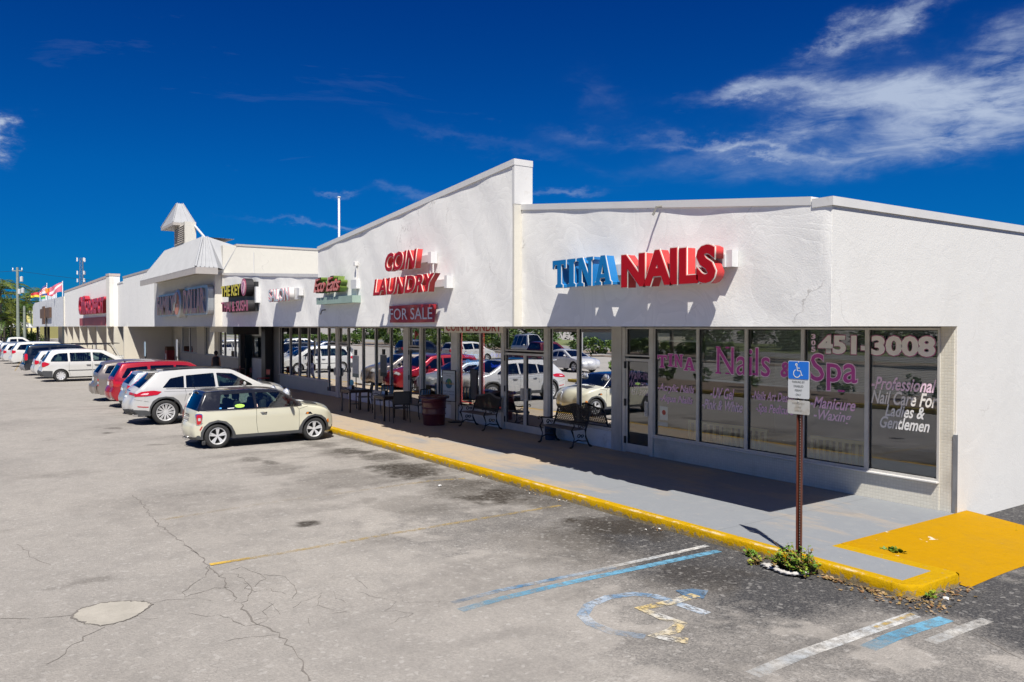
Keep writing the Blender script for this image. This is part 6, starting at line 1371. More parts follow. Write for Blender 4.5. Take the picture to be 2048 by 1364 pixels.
# --- generic families from the same builder
def suv(L=4.55, hh=1.68, hw=.90, paintm=None, glassm=None, zb=1.02, wr=.35, ra=.92, fa=3.6, clad=False, upright=.0, wheel=(5, 'one'), sill=.28, seams=True, extra=None, lampside=True, hood=1.02, big=False, mir=None):
    pm = paintm; k = L / 4.55; r = lambda a: a * k
    zt = hh; gm = glassm or CARG
    pr = [(r(.12), .30, .05, .28, .05), (r(.03), .42, .07, .36, .09), (0, .56, .08, .38, .10), (r(.03), .68, .07, .34, .10), (r(.07), .80, .06, .22, .07), (r(.09), zb - .02, .06, .18, .06), (r(.13), zb + .08, .05, .13, .05), (r(.36 - upright), zt - .14, .05, .12, .03), (r(.42 - upright), zt - .06, .05, .14, .02), (r(1.0), zt - .01, .05, .16, .02), (r(1.8), zt, .05, .16, .02), (r(2.5), zt - .03, .05, .14, .02), (r(2.75), zt - .08, .05, .12, .02), (r(3.45), zb + .10, .045, .10, .05), (r(3.56), zb + .06, .05, .16, .06), (r(4.15), hood - .05, .07, .24, .08), (r(4.42), hood - .16, .09, .30, .10), (r(4.52), .70, .10, .36, .12), (L, .52, .10, .38, .13), (L - .03, .38, .08, .34, .11), (L - .14, .28, .05, .28, .08)]
    z1 = zb + .02; zt2 = zt - .16
    wn = [('q', [(r(.34), z1 + .03), (r(.55 - upright), zt2 - .06), (r(1.22), zt2), (r(1.24), z1)], .05), ('r', [(r(1.34), z1), (r(1.32), zt2 + .01), (r(2.12), zt2 + .01), (r(2.14), z1)], .03), ('f', [(r(2.22), z1), (r(2.20), zt2 + .01), (r(2.62), zt2 - .02), (r(3.16), z1 + .06), (r(3.2), z1)], .03)]
    d = dict(L=L, hw=hw, zb=zb, tum=.36 if not big else .30, sill=sill, wr=wr, ra=ra, fa=fa, arch=wr * 1.15, ww=.23, rr=wr * .68, spokes=wheel, paint=pm, glass=gm, prof=pr, glassrange=[(6.05, 7, 'rear_window', gm), (12, 13, 'windscreen', gm)], windows=wn,
             seams=[[(r(1.29), z1), (r(1.29), .70)], [(r(2.18), z1), (r(2.18), sill + .1)], [(r(3.2), z1 - .02), (r(3.15), sill + .1)]] if seams else [], cabin=(r(.6), r(3.35)), seats=(.3, .6), mirror=(r(3.0), zb + .02), mirrorm=mir or pm, handles=[(r(1.5), zb - .12, .18), (r(2.38), zb - .12, .18)], plate=(4.1, 4.6),
             extra=extra or simple_lamps((4.5, 5.6, hw - .34, hw - .10, [(r(.07), zb - .20), (r(.08), zb + .02), (r(.28), zb), (r(.30), zb - .14), (r(.16), zb - .22)]), (15.6, 16.2, .42, hw - .1, None)))
    if clad: d['bands'] = [(-1, 1.6, 'cladding', PLASTIC)]; d['regions'] = [('low', PLASTIC, [(-.1, .1), (-.1, .48), (r(.30), .46), (r(.42), sill - .1)])]
    return d
REDP = paint('metallic_red_paint', (.36, .010, .022), .25, .35); SILV = paint('silver_paint', (.40, .44, .48), .28, .5); TAUPE = paint('taupe_paint', (.25, .215, .19), .28, .5); WHITEP = paint('plain_white_paint', (.54, .535, .51), .3); NAVY = paint('dark_navy_paint', (.010, .014, .022), .2, .2); GREYP = paint('grey_car_paint', (.20, .21, .23), .28, .5); MAROON = paint('maroon_paint', (.10, .012, .015), .25, .2)
def lamps(*a):
    return simple_lamps(*a)
s = suv(4.50, 1.50, .89, SILV, CARGM, zb=.98, wr=.33, wheel=(5, 'pair'), clad=True, hood=.98)
build_car('estate_car', s, (-29.95, tail_at(s, 4.45)), 0, 'low silver car almost hidden between the white crossover and the red one', 'car', g_kerb)
def red_extra(root, surf, patch, sidepatch, seam, mp):
    simple_lamps((4.4, 5.3, .50, .80, [(.08, .82), (.12, 1.0), (.36, .98), (.52, .90), (.40, .84), (.2, .78)]), (15.6, 16.2, .42, .82, None))(root, surf, patch, sidepatch, seam, mp)
    p = surf(8.3, 0, 0); m = MB(); m.tube([(0, p.y, p.z), (0, p.y - .12, p.z + .26)], .006, 4); m.bevbox(-.02, .02, p.y - .03, p.y + .03, p.z - .01, p.z + .02, .005); m.build('antenna', BLKTRIM, root)
    patch('exhaust_trim', .3, .7, .35, .6, .01, CHROME, 2, 4)
s = suv(4.65, 1.69, .925, REDP, CARG, zb=1.06, wr=.36, ra=.98, fa=3.75, extra=red_extra, hood=1.05)
build_car('crossover_car', s, (-32.9, tail_at(s, 4.42)), 0, 'metallic red crossover with rear wiper dark glass and rooftop antenna', 'car', g_kerb)
def hhr_extra(root, surf, patch, sidepatch, seam, mp):
    for side in (1, -1):
        for z, mt in ((.88, REDL), (.76, CLEARL), (.66, REDL)):
            p = mp(.13, z, side, -.03); m = MB(); m.lathe([(.001, .03), (.045, .025), (.055, 0), (.055, -.02)], (p.x, 0, 0), 12, 'x'); o = m.build('round_lamp', mt, root)
            for v in o.data.vertices: v.co = (p.x + (v.co.z) * 1.0 * side * .3, .09 - abs(v.co.x - p.x) * 1.2 + v.co.y * .2, z + v.co.y) if False else (v.co.x if side > 0 else 2 * p.x - v.co.x, .14 + v.co.y, z + v.co.z)
    patch('rear_bumper', .6, 2.9, -.80, .80, .05, TAUPE, 6, 14); patch('headlight', 15.6, 16.4, .45, .8, .01, CLEARL); patch('headlight', 15.6, 16.4, -.45, -.8, .01, CLEARL)
s = suv(4.48, 1.64, .875, TAUPE, CARG, zb=1.08, wr=.34, ra=.90, fa=3.5, upright=.05, extra=hhr_extra, hood=1.06, wheel=(5, 'one'))
s['prof'] = [p if not (6 <= i <= 9) else (p[0] + (.02 if i == 7 else .0), p[1] - (.06 if i in (7, 8) else .02), p[2] + .03, p[3] + .08, p[4] + .03) for i, p in enumerate(s['prof'])]
build_car('wagon_car', s, (-36.05, tail_at(s, 4.30)), 0, 'taupe retro wagon with round tail lamps, left of the red crossover', 'car', g_kerb)
# --- white minivan
def van_extra(root, surf, patch, sidepatch, seam, mp):
    simple_lamps((4.2, 5.2, .66, .86, [(.06, .84), (.07, 1.06), (.20, 1.09), (.44, 1.0), (.34, .90), (.14, .80)]), (16.0, 16.6, .42, .82, None))(root, surf, patch, sidepatch, seam, mp)
    for side in (1, -1):
        sidepatch('side_moulding', [(1.30, .60), (1.30, .635), (2.45, .64), (2.45, .605)], .012, PLASTIC, side, .005); sidepatch('side_moulding', [(2.50, .605), (2.50, .64), (3.55, .64), (3.55, .605)], .012, PLASTIC, side, .005)
    m = MB()
    for i in range(9): m.tube([(.70, 1.35 + i * .11, 1.12), (.62, 1.35 + i * .11, 1.44)], .008, 4)
    m.build('load_rack', WHITE, root); m = MB(); m.box(.64, .66, .60, 1.0, 1.14, 1.36); m.build('paper_notice', WHITE, root)
s = suv(5.09, 1.75, .985, WHITEP, CARGM, zb=1.08, wr=.335, ra=.95, fa=3.98, hood=1.0, wheel=(9, 'cover'), sill=.27, extra=van_extra)
k = 5.09 / 4.55
s['prof'] = [(.12, .30, .05, .28, .05), (.02, .42, .07, .34, .09), (0, .54, .08, .36, .10), (.04, .64, .06, .30, .09), (.08, .78, .05, .18, .07), (.12, 1.02, .05, .16, .06), (.16, 1.10, .05, .13, .05), (.47, 1.62, .05, .12, .03), (.56, 1.70, .05, .14, .02), (1.1, 1.745, .05, .16, .02), (2.2, 1.75, .05, .16, .02), (2.9, 1.70, .05, .14, .02), (3.15, 1.645, .05, .12, .02), (4.12, 1.10, .045, .10, .05), (4.25, 1.05, .05, .16, .06), (4.72, .92, .07, .24, .10), (4.95, .80, .09, .30, .12), (5.05, .66, .10, .36, .14), (5.09, .50, .10, .38, .14), (5.05, .36, .08, .34, .12), (4.95, .28, .05, .28, .08)]
s['windows'] = [('q', [(.46, 1.10), (.50, 1.22), (.66, 1.46), (.86, 1.54), (1.28, 1.56), (1.30, 1.09)], .05), ('r', [(1.40, 1.09), (1.38, 1.565), (2.40, 1.575), (2.42, 1.09)], .03), ('f', [(2.52, 1.09), (2.50, 1.575), (2.92, 1.55), (3.45, 1.25), (3.70, 1.09)], .03)]
s['regions'] = [('low', PLASTIC, [(-.1, .1), (-.1, .625), (.30, .61), (.56, .60), (.56, .2)])]; s['bands'] = [(-1, 2.6, 'cladding', PLASTIC)]
s['seams'] = [[(1.34, 1.08), (1.34, .60), (1.40, .35)], [(2.47, 1.08), (2.47, .36)], [(3.62, 1.08), (3.58, .36)]]; s['handles'] = [(2.28, .90, .22), (2.68, .90, .22)]; s['handlem'] = PLASTIC; s['mirror'] = (3.42, 1.10); s['mirrorm'] = PLASTIC; s['cabin'] = (.8, 3.9); s['seats'] = (.2, .45, .72); s['seatm'] = SEATL
s['wmat'] = {'f': CARGL}
build_car('minivan', s, (-50.3, tail_at(s, 3.42)), 0, 'white minivan with grey rear bumper and white rack seen through its windows', 'minivan', g_kerb)
VANSPEC = s
# behind and beyond the minivan
s = suv(4.45, 1.62, .89, WPEARL, CARG, zb=1.04, wr=.34)
build_car('crossover_car', s, (-53.6, tail_at(s, 3.30)), 0, 'white crossover mostly hidden just behind the white minivan', 'car', g_kerb)
def dark_extra(root, surf, patch, sidepatch, seam, mp):
    for side in (1, -1):
        sidepatch('tail_lamp', [(.08, .95), (.08, 1.30), (.16, 1.36), (.24, 1.30), (.24, .98), (.16, .93)], .01, REDL, side, .04); m = MB(); m.tube([(side * .62, y, 1.91) for y in (.8, 1.6, 2.4, 3.2)], .02, 5); m.build('roof_rail', BLKTRIM, root)
        patch('headlight', 15.6, 16.2, side * .42, side * .9, .006, CLEARL)
    patch('rear_bumper', .8, 2.9, -.9, .9, .05, mat('grey_bumper', (.22, .22, .23), .4), 6, 10)
s = suv(5.1, 1.88, .985, NAVY, CARG, zb=1.20, wr=.39, ra=1.05, fa=4.0, big=True, upright=.12, extra=dark_extra, hood=1.16, sill=.40)
build_car('suv_car', s, (-57.3, tail_at(s, 3.0)), 0, 'big dark navy suv with tall red tail lamp and roof rails', 'car', g_kerb)
s = suv(5.2, 1.86, 1.0, WHITEP, CARG, zb=1.22, wr=.40, ra=1.15, fa=4.2, big=True, hood=1.18, sill=.42, wheel=(8, 'one'))
build_car('suv_car', s, (-70.2, tail_at(s, 2.9)), 0, 'big white suv with tow hitch standing past the dark navy suv', 'car', g_kerb)
def place_more(spec, X, ty, label, cat='car', nm='crossover_car', grp_=g_kerb, rz=0): return build_car(nm, spec, (X, tail_at(spec, ty)), rz, label, cat, grp_)
s = suv(4.6, 1.66, .91, WPEARL, CARG, zb=1.06, wr=.35); place_more(s, -76.4, 2.6, 'white crossover parked second past the big white suv, mostly hidden')
s = suv(4.5, 1.62, .90, GREYP, CARG, zb=1.04, wr=.34); place_more(s, -82.0, 2.4, 'grey crossover at the left edge, tail lamps just showing beyond the white ones')
s = suv(4.4, 1.55, .89, WHITEP, CARG, zb=1.0, wr=.33); place_more(s, -88.5, 2.5, 'small white car at the far left end, third past the big white suv')
# pickup: a generic profile with the bed cut down
def pickup(pm):
    s = suv(5.6, 1.86, .98, pm, CARG, zb=1.15, wr=.39, ra=1.15, fa=4.55, hood=1.16, big=True, sill=.40)
    s['prof'] = [(.08, .48, .04, .15, .03), (.01, .58, .05, .2, .04), (0, .68, .05, .2, .04), (.03, .74, .04, .12, .02), (.06, .80, .03, .08, .02), (.06, 1.16, .03, .06, .01), (.10, 1.20, .03, .05, .0), (1.70, 1.22, .03, .05, 0), (1.82, 1.24, .04, .06, .0), (2.02, 1.76, .05, .12, .02), (2.4, 1.85, .05, .16, .02), (3.1, 1.86, .05, .15, .02), (3.42, 1.80, .05, .12, .02), (4.15, 1.27, .045, .10, .05), (4.3, 1.22, .05, .16, .05), (5.1, 1.14, .07, .22, .06), (5.45, 1.02, .08, .26, .08), (5.55, .82, .09, .3, .1), (5.6, .60, .09, .3, .1), (5.56, .46, .07, .3, .1), (5.45, .40, .05, .28, .06)]
    s['glassrange'] = [(8.1, 9, 'rear_window', CARG), (12, 13, 'windscreen', CARG)]
    s['windows'] = [('r', [(2.08, 1.22), (2.20, 1.66), (2.78, 1.69), (2.80, 1.21)], .03), ('f', [(2.90, 1.21), (2.88, 1.69), (3.30, 1.67), (3.85, 1.27), (3.9, 1.21)], .03)]; s['seams'] = [[(1.95, 1.2), (1.95, .5)], [(2.84, 1.2), (2.84, .5)], [(3.9, 1.2), (3.85, .5)]]
    s['handles'] = [(2.25, 1.08, .18), (3.05, 1.08, .18)]; s['mirror'] = (3.6, 1.24); s['cabin'] = (2.2, 4.0); s['seats'] = (.3, .6); s['extra'] = simple_lamps((None, 0, 0, 0, [(.06, .85), (.06, 1.14), (.18, 1.14), (.18, .85)]), (16.0, 16.6, .5, .9, None)); s['plate'] = (3.2, 3.9)
    return s
s = pickup(WHITEP); place_more(s, -101, 2.0, 'white crew-cab pickup truck facing the shops at the far left', 'pickup truck', 'pickup_truck')
s = suv(4.6, 1.70, .92, WHITEP, CARG, zb=1.08, wr=.36); place_more(s, -108, 0.4, 'white suv cut by the left edge of the photo beyond the pickup')
# saloon cars and others on the far side of the lot, met in the shop-glass reflections
def sedan(pm):
    s = suv(4.7, 1.45, .905, pm, CARG, zb=.94, wr=.33, ra=1.0, fa=3.78, hood=.93, sill=.25)
    s['prof'] = [(.12, .28, .05, .28, .05), (.03, .40, .07, .36, .09), (0, .54, .08, .38, .10), (.02, .66, .07, .34, .10), (.03, .84, .05, .22, .08), (.05, .96, .05, .18, .06), (.16, 1.00, .05, .16, .04), (.62, 1.04, .05, .12, .04), (1.25, 1.37, .05, .12, .03), (1.6, 1.43, .05, .15, .02), (2.1, 1.45, .05, .15, .02), (2.5, 1.42, .05, .14, .02), (2.65, 1.38, .05, .12, .02), (3.45, .98, .045, .10, .05), (3.56, .94, .05, .16, .06), (4.2, .86, .07, .24, .08), (4.5, .76, .09, .30, .10), (4.66, .62, .10, .36, .12), (4.70, .46, .10, .38, .13), (4.66, .33, .08, .34, .11), (4.55, .25, .05, .28, .08)]
    s['glassrange'] = [(7.05, 8, 'rear_window', CARG), (12, 13, 'windscreen', CARG)]; s['windows'] = [('r', [(1.02, 1.02), (1.42, 1.29), (1.98, 1.32), (2.0, .97)], .03), ('f', [(2.08, .97), (2.06, 1.32), (2.52, 1.30), (3.12, 1.0), (3.15, .97)], .03)]; s['seams'] = [[(2.04, .96), (2.04, .35)], [(3.1, .96), (3.05, .35)], [(1.1, .96), (1.25, .6)]]
    s['extra'] = simple_lamps((4.1, 5.0, .45, .80, [(.04, .78), (.05, .92), (.3, .9), (.28, .8)]), (15.8, 16.5, .42, .86, None)); s['mirror'] = (2.98, .98); s['handles'] = [(1.6, .84, .18), (2.3, .84, .18)]; s['cabin'] = (1.1, 3.3); return s
g_far = 'cars parked across the lot, seen in the shop glass'
for spec, X, yc, rz, lab, nm, ct in [(sedan(WPEARL), -42.0, -8.8, R(-90), 'white saloon crossing the lot behind the camera, mirrored in the laundry glass', 'saloon_car', 'car'),
        (pickup(MAROON), -48.5, -11.5, R(180), 'maroon pickup across the lot, mirrored in the laundry windows', 'pickup_truck', 'pickup truck'),
        (suv(5.4, 2.3, 1.0, WHITEP, CARG, zb=1.25, wr=.37, big=True, upright=.2, hood=1.15, sill=.35), -58.5, -17.5, R(-80), 'tall white van across the lot, mirrored over the laundry doors', 'passenger_van', 'van'),
        (suv(4.7, 1.75, .93, WHITEP, CARG, zb=1.1), -57.0, -10.0, R(180), 'white suv across the lot, mirrored in the narrow laundry panes', 'suv_car', 'car'),
        (suv(4.8, 1.78, .95, NAVY, CARG, zb=1.1), -65.5, -10.0, R(180), 'dark suv across the lot, mirrored left of the laundry door', 'suv_car', 'car'),
        (sedan(GREYP), -80.0, -7.0, R(175), 'grey saloon across the lot, mirrored in the store windows', 'saloon_car', 'car'),
        (suv(4.6, 1.68, .93, WHITEP, CARG, zb=1.06), -88.0, -7.0, R(185), 'white crossover across the lot, mirrored by the discount store piers', 'crossover_car', 'car')]:
    build_car(nm, spec, (X, yc), rz, lab, ct, g_far)
# --- white open off-road buggy with a roof rack
def buggy():
    b = empty('utility_buggy', (0, 0, 0), 0, 'white open-sided utility buggy with roof rack frame behind the minivan', 'buggy')
    m = MB(); m.bevbox(-.75, .75, .1, 1.2, .55, 1.02, .06); m.bevbox(-.75, .75, 1.2, 2.4, .45, .62, .04); m.bevbox(-.72, .72, 2.4, 3.35, .5, 1.0, .12); m.build('body', WHITEP, b, auto=40)
    m = MB(); 
    for sx_ in (-.68, .68): m.tube([(sx_, .35, 1.0), (sx_, .35, 1.78), (sx_, 2.3, 1.80), (sx_, 2.55, 1.62), (sx_, 2.9, 1.0)], .035, 6); m.tube([(sx_, 1.4, .6), (sx_, 1.4, 1.79)], .03, 6)
    m.build('roll_frame', WHITEP, b); m = MB(); m.box(-.75, .75, .1, 2.9, 1.83, 1.87)
    m.build('roof_rack', BLACK, b)
    m = MB(); m.bevbox(-.6, .6, 1.35, 1.5, .6, 1.15, .04); m.bevbox(-.6, .6, 1.5, 1.95, .6, .72, .04); m.build('seat', SEATM, b)
    m = MB(); m.tube([(-.3 + .17 * math.cos(t), 2.2 + .05 * math.sin(t), 1.1 + .15 * math.sin(t)) for t in np.linspace(0, 2 * math.pi, 13)], .015, 5); m.build('steering_wheel', BLACK, b)
    tm, rm, bk = wheel_meshes(.32, .22, .18, 5, 'one')
    for sx_ in (-.68, .68):
        for yy in (.65, 2.85):
            w = link('wheel', tm, b); w.location = (sx_, yy, .32); w.rotation_euler = (0, 0, 0 if sx_ > 0 else math.pi); link('rim', rm, w)
        m = MB(); m.lathe([(.001, 0), (.08, 0), (.09, -.04)], (sx_ * .75, 3.36, .82), 12, 'y'); m.build('headlight', CLEARL, b)
    b.location = (-61.2, 6.0, 0); return b
buggy()
# ------------------------------------------------------------------ things on and by the walk
IRON = mat('black_iron', (.014, .013, .013), .42); TABLEM = mat('dark_brown_table', (.035, .022, .018), .35, var=.2); LEGL = mat('painted_steel_leg', (.12, .10, .085), .5); SLING = mat('sling_mesh', (.05, .055, .06), .7); 
WZ = .15
def table(x, y, label, grp):
    t = empty('bistro_table', (x, y, WZ), 0, label, 'table', grp)
    obox('table_top', -.37, .37, -.36, .36, .715, .745, TABLEM, t, .004)
    for a in (-.34, .34):
        for b in (-.33, .33): obox('leg', a - .025, a + .025, b - .025, b + .025, 0, .70, LEGL if b < 0 and a < 0 else TABLEM, t)
    m = MB()
    for b in (-.34, .34): m.box(-.315, .315, b - .015, b + .015, .65, .714)
    for a in (-.35, .35): m.box(a - .015, a + .015, -.315, .315, .65, .714)
    m.build('apron', TABLEM, t); return t
gt = 'bistro tables outside the laundry'
table(-25.0, 10.84, 'left bistro table with a tall blue-topped holder on it', gt); table(-22.2, 10.74, 'right bistro table beside the maroon drum, small white holder on it', gt)
def chair(x, y, rz, label, kind='slat'):
    c = empty('patio_chair', (x, y, WZ), rz, label, 'chair', 'patio chairs around the two bistro tables')
    # faces +Y before turning
    obox('seat', -.22, .22, -.21, .21, .42, .445, SLING if kind == 'sling' else mat('grey_seat', (.12, .125, .13), .7), c, .005)
    for s in (-1, 1):
        m = MB(); m.tube([(s * .25, -.20, .44), (s * .25, -.27, 0)], .014, 6); m.build('leg', IRON, c); m = MB(); m.tube([(s * .25, -.20, .44), (s * .24, -.30, .92)], .014, 6); m.build('back_post', IRON, c)
        m = MB(); m.tube([(s * .25, .22, 0), (s * .255, .23, .40), (s * .27, .20, .62), (s * .27, .0, .66), (s * .26, -.22, .63)], .014, 6); m.build('arm', IRON, c)
    m = MB(); m.tube([(-.25, .2, .43), (.25, .2, .43)], .012, 6); m.tube([(-.25, -.2, .43), (.25, -.2, .43)], .012, 6); m.tube([(-.24, -.30, .92), (.24, -.30, .92)], .015, 6); m.tube([(-.245, -.25, .55), (.245, -.25, .55)], .012, 6); m.build('frame', IRON, c)
    if kind == 'sling':
        m = MB(); m.add([(-.235, -.245, .53), (.235, -.245, .53), (.23, -.30, .91), (-.23, -.30, .91), (-.235, -.235, .53), (.235, -.235, .53), (.23, -.29, .91), (-.23, -.29, .91)], [(0, 1, 2, 3), (7, 6, 5, 4), (0, 4, 5, 1), (3, 2, 6, 7)]); m.build('backrest', SLING, c)
    else:
        mt = IRON if kind == 'slat' else mat('blue_slat', (.06, .20, .38), .5)
        for i in range(6 if kind == 'slat' else 5):
            a = lerp(-.20, .20, i / (5 if kind == 'slat' else 4)); m = MB(); m.add([(a - .02, -.252, .56), (a + .02, -.252, .56), (a + .02, -.298, .90), (a - .02, -.298, .90), (a - .02, -.240, .56), (a + .02, -.240, .56), (a + .02, -.286, .90), (a - .02, -.286, .90)], [(0, 1, 2, 3), (7, 6, 5, 4), (0, 4, 5, 1), (3, 2, 6, 7), (0, 3, 7, 4), (1, 5, 6, 2)]); m.build('back_slat', mt, c)
    return c
chair(-25.42, 11.35, R(165), 'chair with black slatted back, leftmost, behind the left bistro table'); chair(-24.05, 11.40, R(100), 'blue-slatted chair between the two bistro tables', 'blue')
chair(-21.45, 10.72, R(78), 'grey mesh sling chair at the right bistro table, nearest the kerb', 'sling'); chair(-21.95, 11.62, R(110), 'blue-slatted chair between the right table and the maroon drum', 'blue')
def holder(x, y, z, lab, tall):
    h = empty('napkin_holder', (x, y, z), .3, lab, 'napkin holder'); obox('box', -.05, .07, -.06, .06, 0, .13, IRON, h); obox('card', -.052, -.05, -.05, .05, .01, .12, WHITE, h); obox('card', -.05, .06, -.066, -.062, .01, .12, mat('pale_blue_paper', (.45, .55, .62), .6), h)
    if tall: m = MB(); m.lathe([(.001, -.01), (.10, -.01), (.10, 0), (.001, 0)], (0, 0, .22), 14, 'y'); m.build('round_card', mat('blue_card', (.05, .28, .42), .5), h)
holder(-25.05, 10.75, WZ + .747, 'black holder with round blue card on the left bistro table', True); holder(-22.45, 10.72, WZ + .747, 'black and white holder on the right bistro table', False)
# maroon plastic drum
d = empty('trash_drum', (-20.30, 11.25, WZ), .4, 'maroon plastic trash drum with flared rim and crumpled liner, left of the first bench', 'trash can'); MAR = mat('maroon_plastic', (.10, .012, .022), .35, var=.15, coat=.3, dirt=(.16, .06, .07), dscale=3)
m = MB(); m.lathe([(.30, 0), (.31, .03), (.325, .30), (.335, .32), (.335, .36), (.33, .40), (.345, .68), (.35, .72), (.40, .80), (.41, .83), (.395, .84), (.36, .80), (.34, .5), (.001, .45)], n=28); m.build('barrel', MAR, d, auto=40)
m = MB(); 
for k in range(3): m.lathe([(.336 + .01 * k, .30 + .18 * k), (.350 + .01 * k, .32 + .18 * k), (.338 + .01 * k, .34 + .18 * k)], n=28, cap=False)
m.build('hoop', MAR, d); vs = []; m = MB(); n = 26
for j, (r, z) in enumerate([(.36, .79), (.40, .845), (.44, .83), (.43, .77)]):
    for i in range(n): a = 2 * math.pi * i / n; rr = r + .018 * math.sin(i * 3.1 + j); vs.append((rr * math.cos(a), rr * math.sin(a), z + .012 * math.sin(i * 2.3 + j * 2)))
m.add(vs, [(j * n + i, j * n + (i + 1) % n, (j + 1) * n + (i + 1) % n, (j + 1) * n + i) for j in range(3) for i in range(n)]); m.build('bin_liner', mat('dark_liner', (.05, .008, .014), .3, coat=.4), d, smooth=True)
m = MB(); m.add([(.02 - .30, -.26, .03), (.16 - .25, -.31, .02), (.10 - .25, -.31, .16), (-.30, -.22, .14)], [(0, 1, 2, 3)]); 
# boards
def a_sign(x, y, lab, tilt=0, dark=False):
    s = empty('menu_board', (x, y, WZ), tilt, lab, 'menu board'); m = MB(); w, z0, z1 = .29, .62, 1.52
    for a in (-w, w): m.box(a - .014, a + .014, -.02, .02, z0 - .02, z1 + .02)
    m.box(-w, w, -.02, .02, z1, z1 + .025); m.box(-w, w, -.02, .02, z0 - .02, z0); m.build('frame', IRON, s)
    m = MB(); m.tube([(w, 0, 0.03), (w, 0, 1.3)], .018, 6); m.build('post', IRON, s); m = MB(); m.lathe([(.24, 0), (.24, .03), (.05, .05)], (w, 0, 0), 16); m.build('base', IRON, s)
    obox('panel', -w + .01, w - .01, -.010, .010, z0, z1, mat('board_grey', (.30, .34, .34), .5) if dark else mat('board_white', (.50, .54, .56), .5), s)
    m = MB(); m.lathe([(.001, -.014), (.15, -.014), (.15, -.011)], (0, 0, 1.14), 20, 'y'); m.build('printed_disc', mat('board_blue', (.02, .12, .20), .5), s); m = MB(); m.lathe([(.001, -.016), (.09, -.016), (.09, -.014)], (.02, 0, 1.20), 16, 'y'); m.build('printed_patch', mat('board_green', (.05, .20, .08), .5), s)
    K = mat('print_dark', (.06, .08, .12), .6)
    for t, z, h in (('100% Natural Ingredients', 1.42, .035), ('Fresh Cafe', 1.355, .035), ('Eco Eats', 1.11, .08), ('COFFEE  TEA  SMOOTHIES', .88, .04), ('JUICES  SALADS', .79, .035)): 
        o = flat_text('print', t, -.24 if t != 'Fresh Cafe' else -.1, .24 if t != 'Fresh Cafe' else .1, z, z + h, -.018, mat('print_gold', (.50, .30, .05), .5) if t == 'Eco Eats' else K, s, bold=.005)
    return s
a_sign(-20.75, 12.02, 'black framed white menu board with a blue disc behind the maroon drum', R(12)); a_sign(-19.35, 13.25, 'dull grey board just inside the glass above the first bench', R(0), True)
# post with opening hours
s = empty('notice_stand', (-27.35, 11.9, WZ), 0, 'white notice on a thin black stand behind the left bistro table', 'notice stand'); m = MB(); m.tube([(0, 0, 0), (0, 0, 1.0)], .02, 6); m.lathe([(.2, 0), (.2, .02), (.03, .04)], n=14); m.build('post', IRON, s); obox('panel', -.30, .22, -.012, .012, 1.12, 1.78, mat('board_white'), s); obox('panel', -.30, .22, -.014, .014, .98, 1.12, mat('sage_panel', (.22, .28, .24), .6), s); obox('header', -.14, .10, -.012, .012, 1.79, 2.0, IRON, s)
for k in range(9): 
    if k != 4: flat_text('print', ('Monday 7-3', 'HOURS OF OPERATION', 'Open daily 7 to 3')[k % 3], -.20 + .03 * (k % 2), .14, 1.68 - k * .06, 1.705 - k * .06, -.016, mat('print_grey', (.22, .24, .26), .6), s)
# benches: cast scroll ends, slatted seat, mesh or lattice back
def bench(x, y, label, lattice):
    b = empty('garden_bench', (x, y, WZ), 0, label, 'bench', 'cast iron benches against the shop front'); L_ = .62
    SEAT = mat('weathered_seat', (.13, .11, .095), .6)
    for s in (-1, 1):
        x_ = s * L_; m = MB()
        m.tube([(x_, -.34, 0), (x_, -.27, .04), (x_, -.22, .22), (x_, -.27, .36), (x_, -.30, .43)], [.034, .024, .022, .022, .026], 6)
        m.tube([(x_, .30, 0), (x_, .22, .06), (x_, .13, .24), (x_, .12, .40), (x_, .20, .62), (x_, .27, .84)], [.034, .024, .022, .024, .024, .020], 6)
        m.tube([(x_, -.26, .13), (x_, -.10, .18), (x_, .02, .15), (x_, .18, .14)], .016, 5); m.build('leg_frame', IRON, b)
        m = MB(); m.tube([(x_, -.29, .42), (x_, -.22, .52), (x_, -.26, .62), (x_, -.33, .64), (x_, -.36, .60), (x_, -.32, .58)], .017, 6); m.tube([(x_, -.26, .63), (x_, -.10, .60), (x_, .08, .60), (x_, .20, .63)], .018, 6)
        for (cy, cz, r) in ((-.05, .50, .055), (.06, .49, .04), (-.08, .27, .05), (.02, .26, .045)): m.tube([(x_, cy + r * math.cos(t) * (1 - t / 12), cz + r * math.sin(t) * (1 - t / 12)) for t in np.linspace(0, 6.6, 12)], .012, 4)
        m.build('scroll_arm', IRON, b)
    for i in range(5): obox('seat_slat', -L_ - .02, L_ + .02, -.29 + i * .085, -.29 + i * .085 + .062, .415, .435, SEAT, b)
    N_ = 20; top = lambda u: .86 + .10 * math.exp(-((u - .5) / .22) ** 2) - .0 * u; pl = lambda z: .14 + (z - .46) * .33
    m = MB(); pts = [(lerp(-L_, L_, i / N_), pl(top(i / N_)), top(i / N_)) for i in range(N_ + 1)]; m.tube(pts, .032 if not lattice else .022, 6); m.tube([(-L_, pl(.5), .5), (L_, pl(.5), .5)], .014, 5); m.build('top_rail', mat('pewter_rail', (.09, .085, .08), .5) if not lattice else IRON, b)
    m = MB()
    st = .075 if lattice else .045; rr = .013 if lattice else .010
    def clip(x0_, z0_, dx, dz):
        P = []
        t = 0
        while t < 1.2:
            xx, zz = x0_ + dx * t, z0_ + dz * t
            if -L_ <= xx <= L_ and .5 <= zz <= top((xx + L_) / (2 * L_)): P.append((xx, pl(zz), zz))
            elif P: break
            t += .02
        if len(P) > 1: m.tube([P[0], P[-1]], rr, 4)
    for i in range(int(2.6 / st)):
        clip(-L_ - .7 + i * st, .5, .5, .55); clip(-L_ + i * st, .5, -.5, .55)
    m.build('lattice_back' if lattice else 'mesh_back', IRON, b); return b
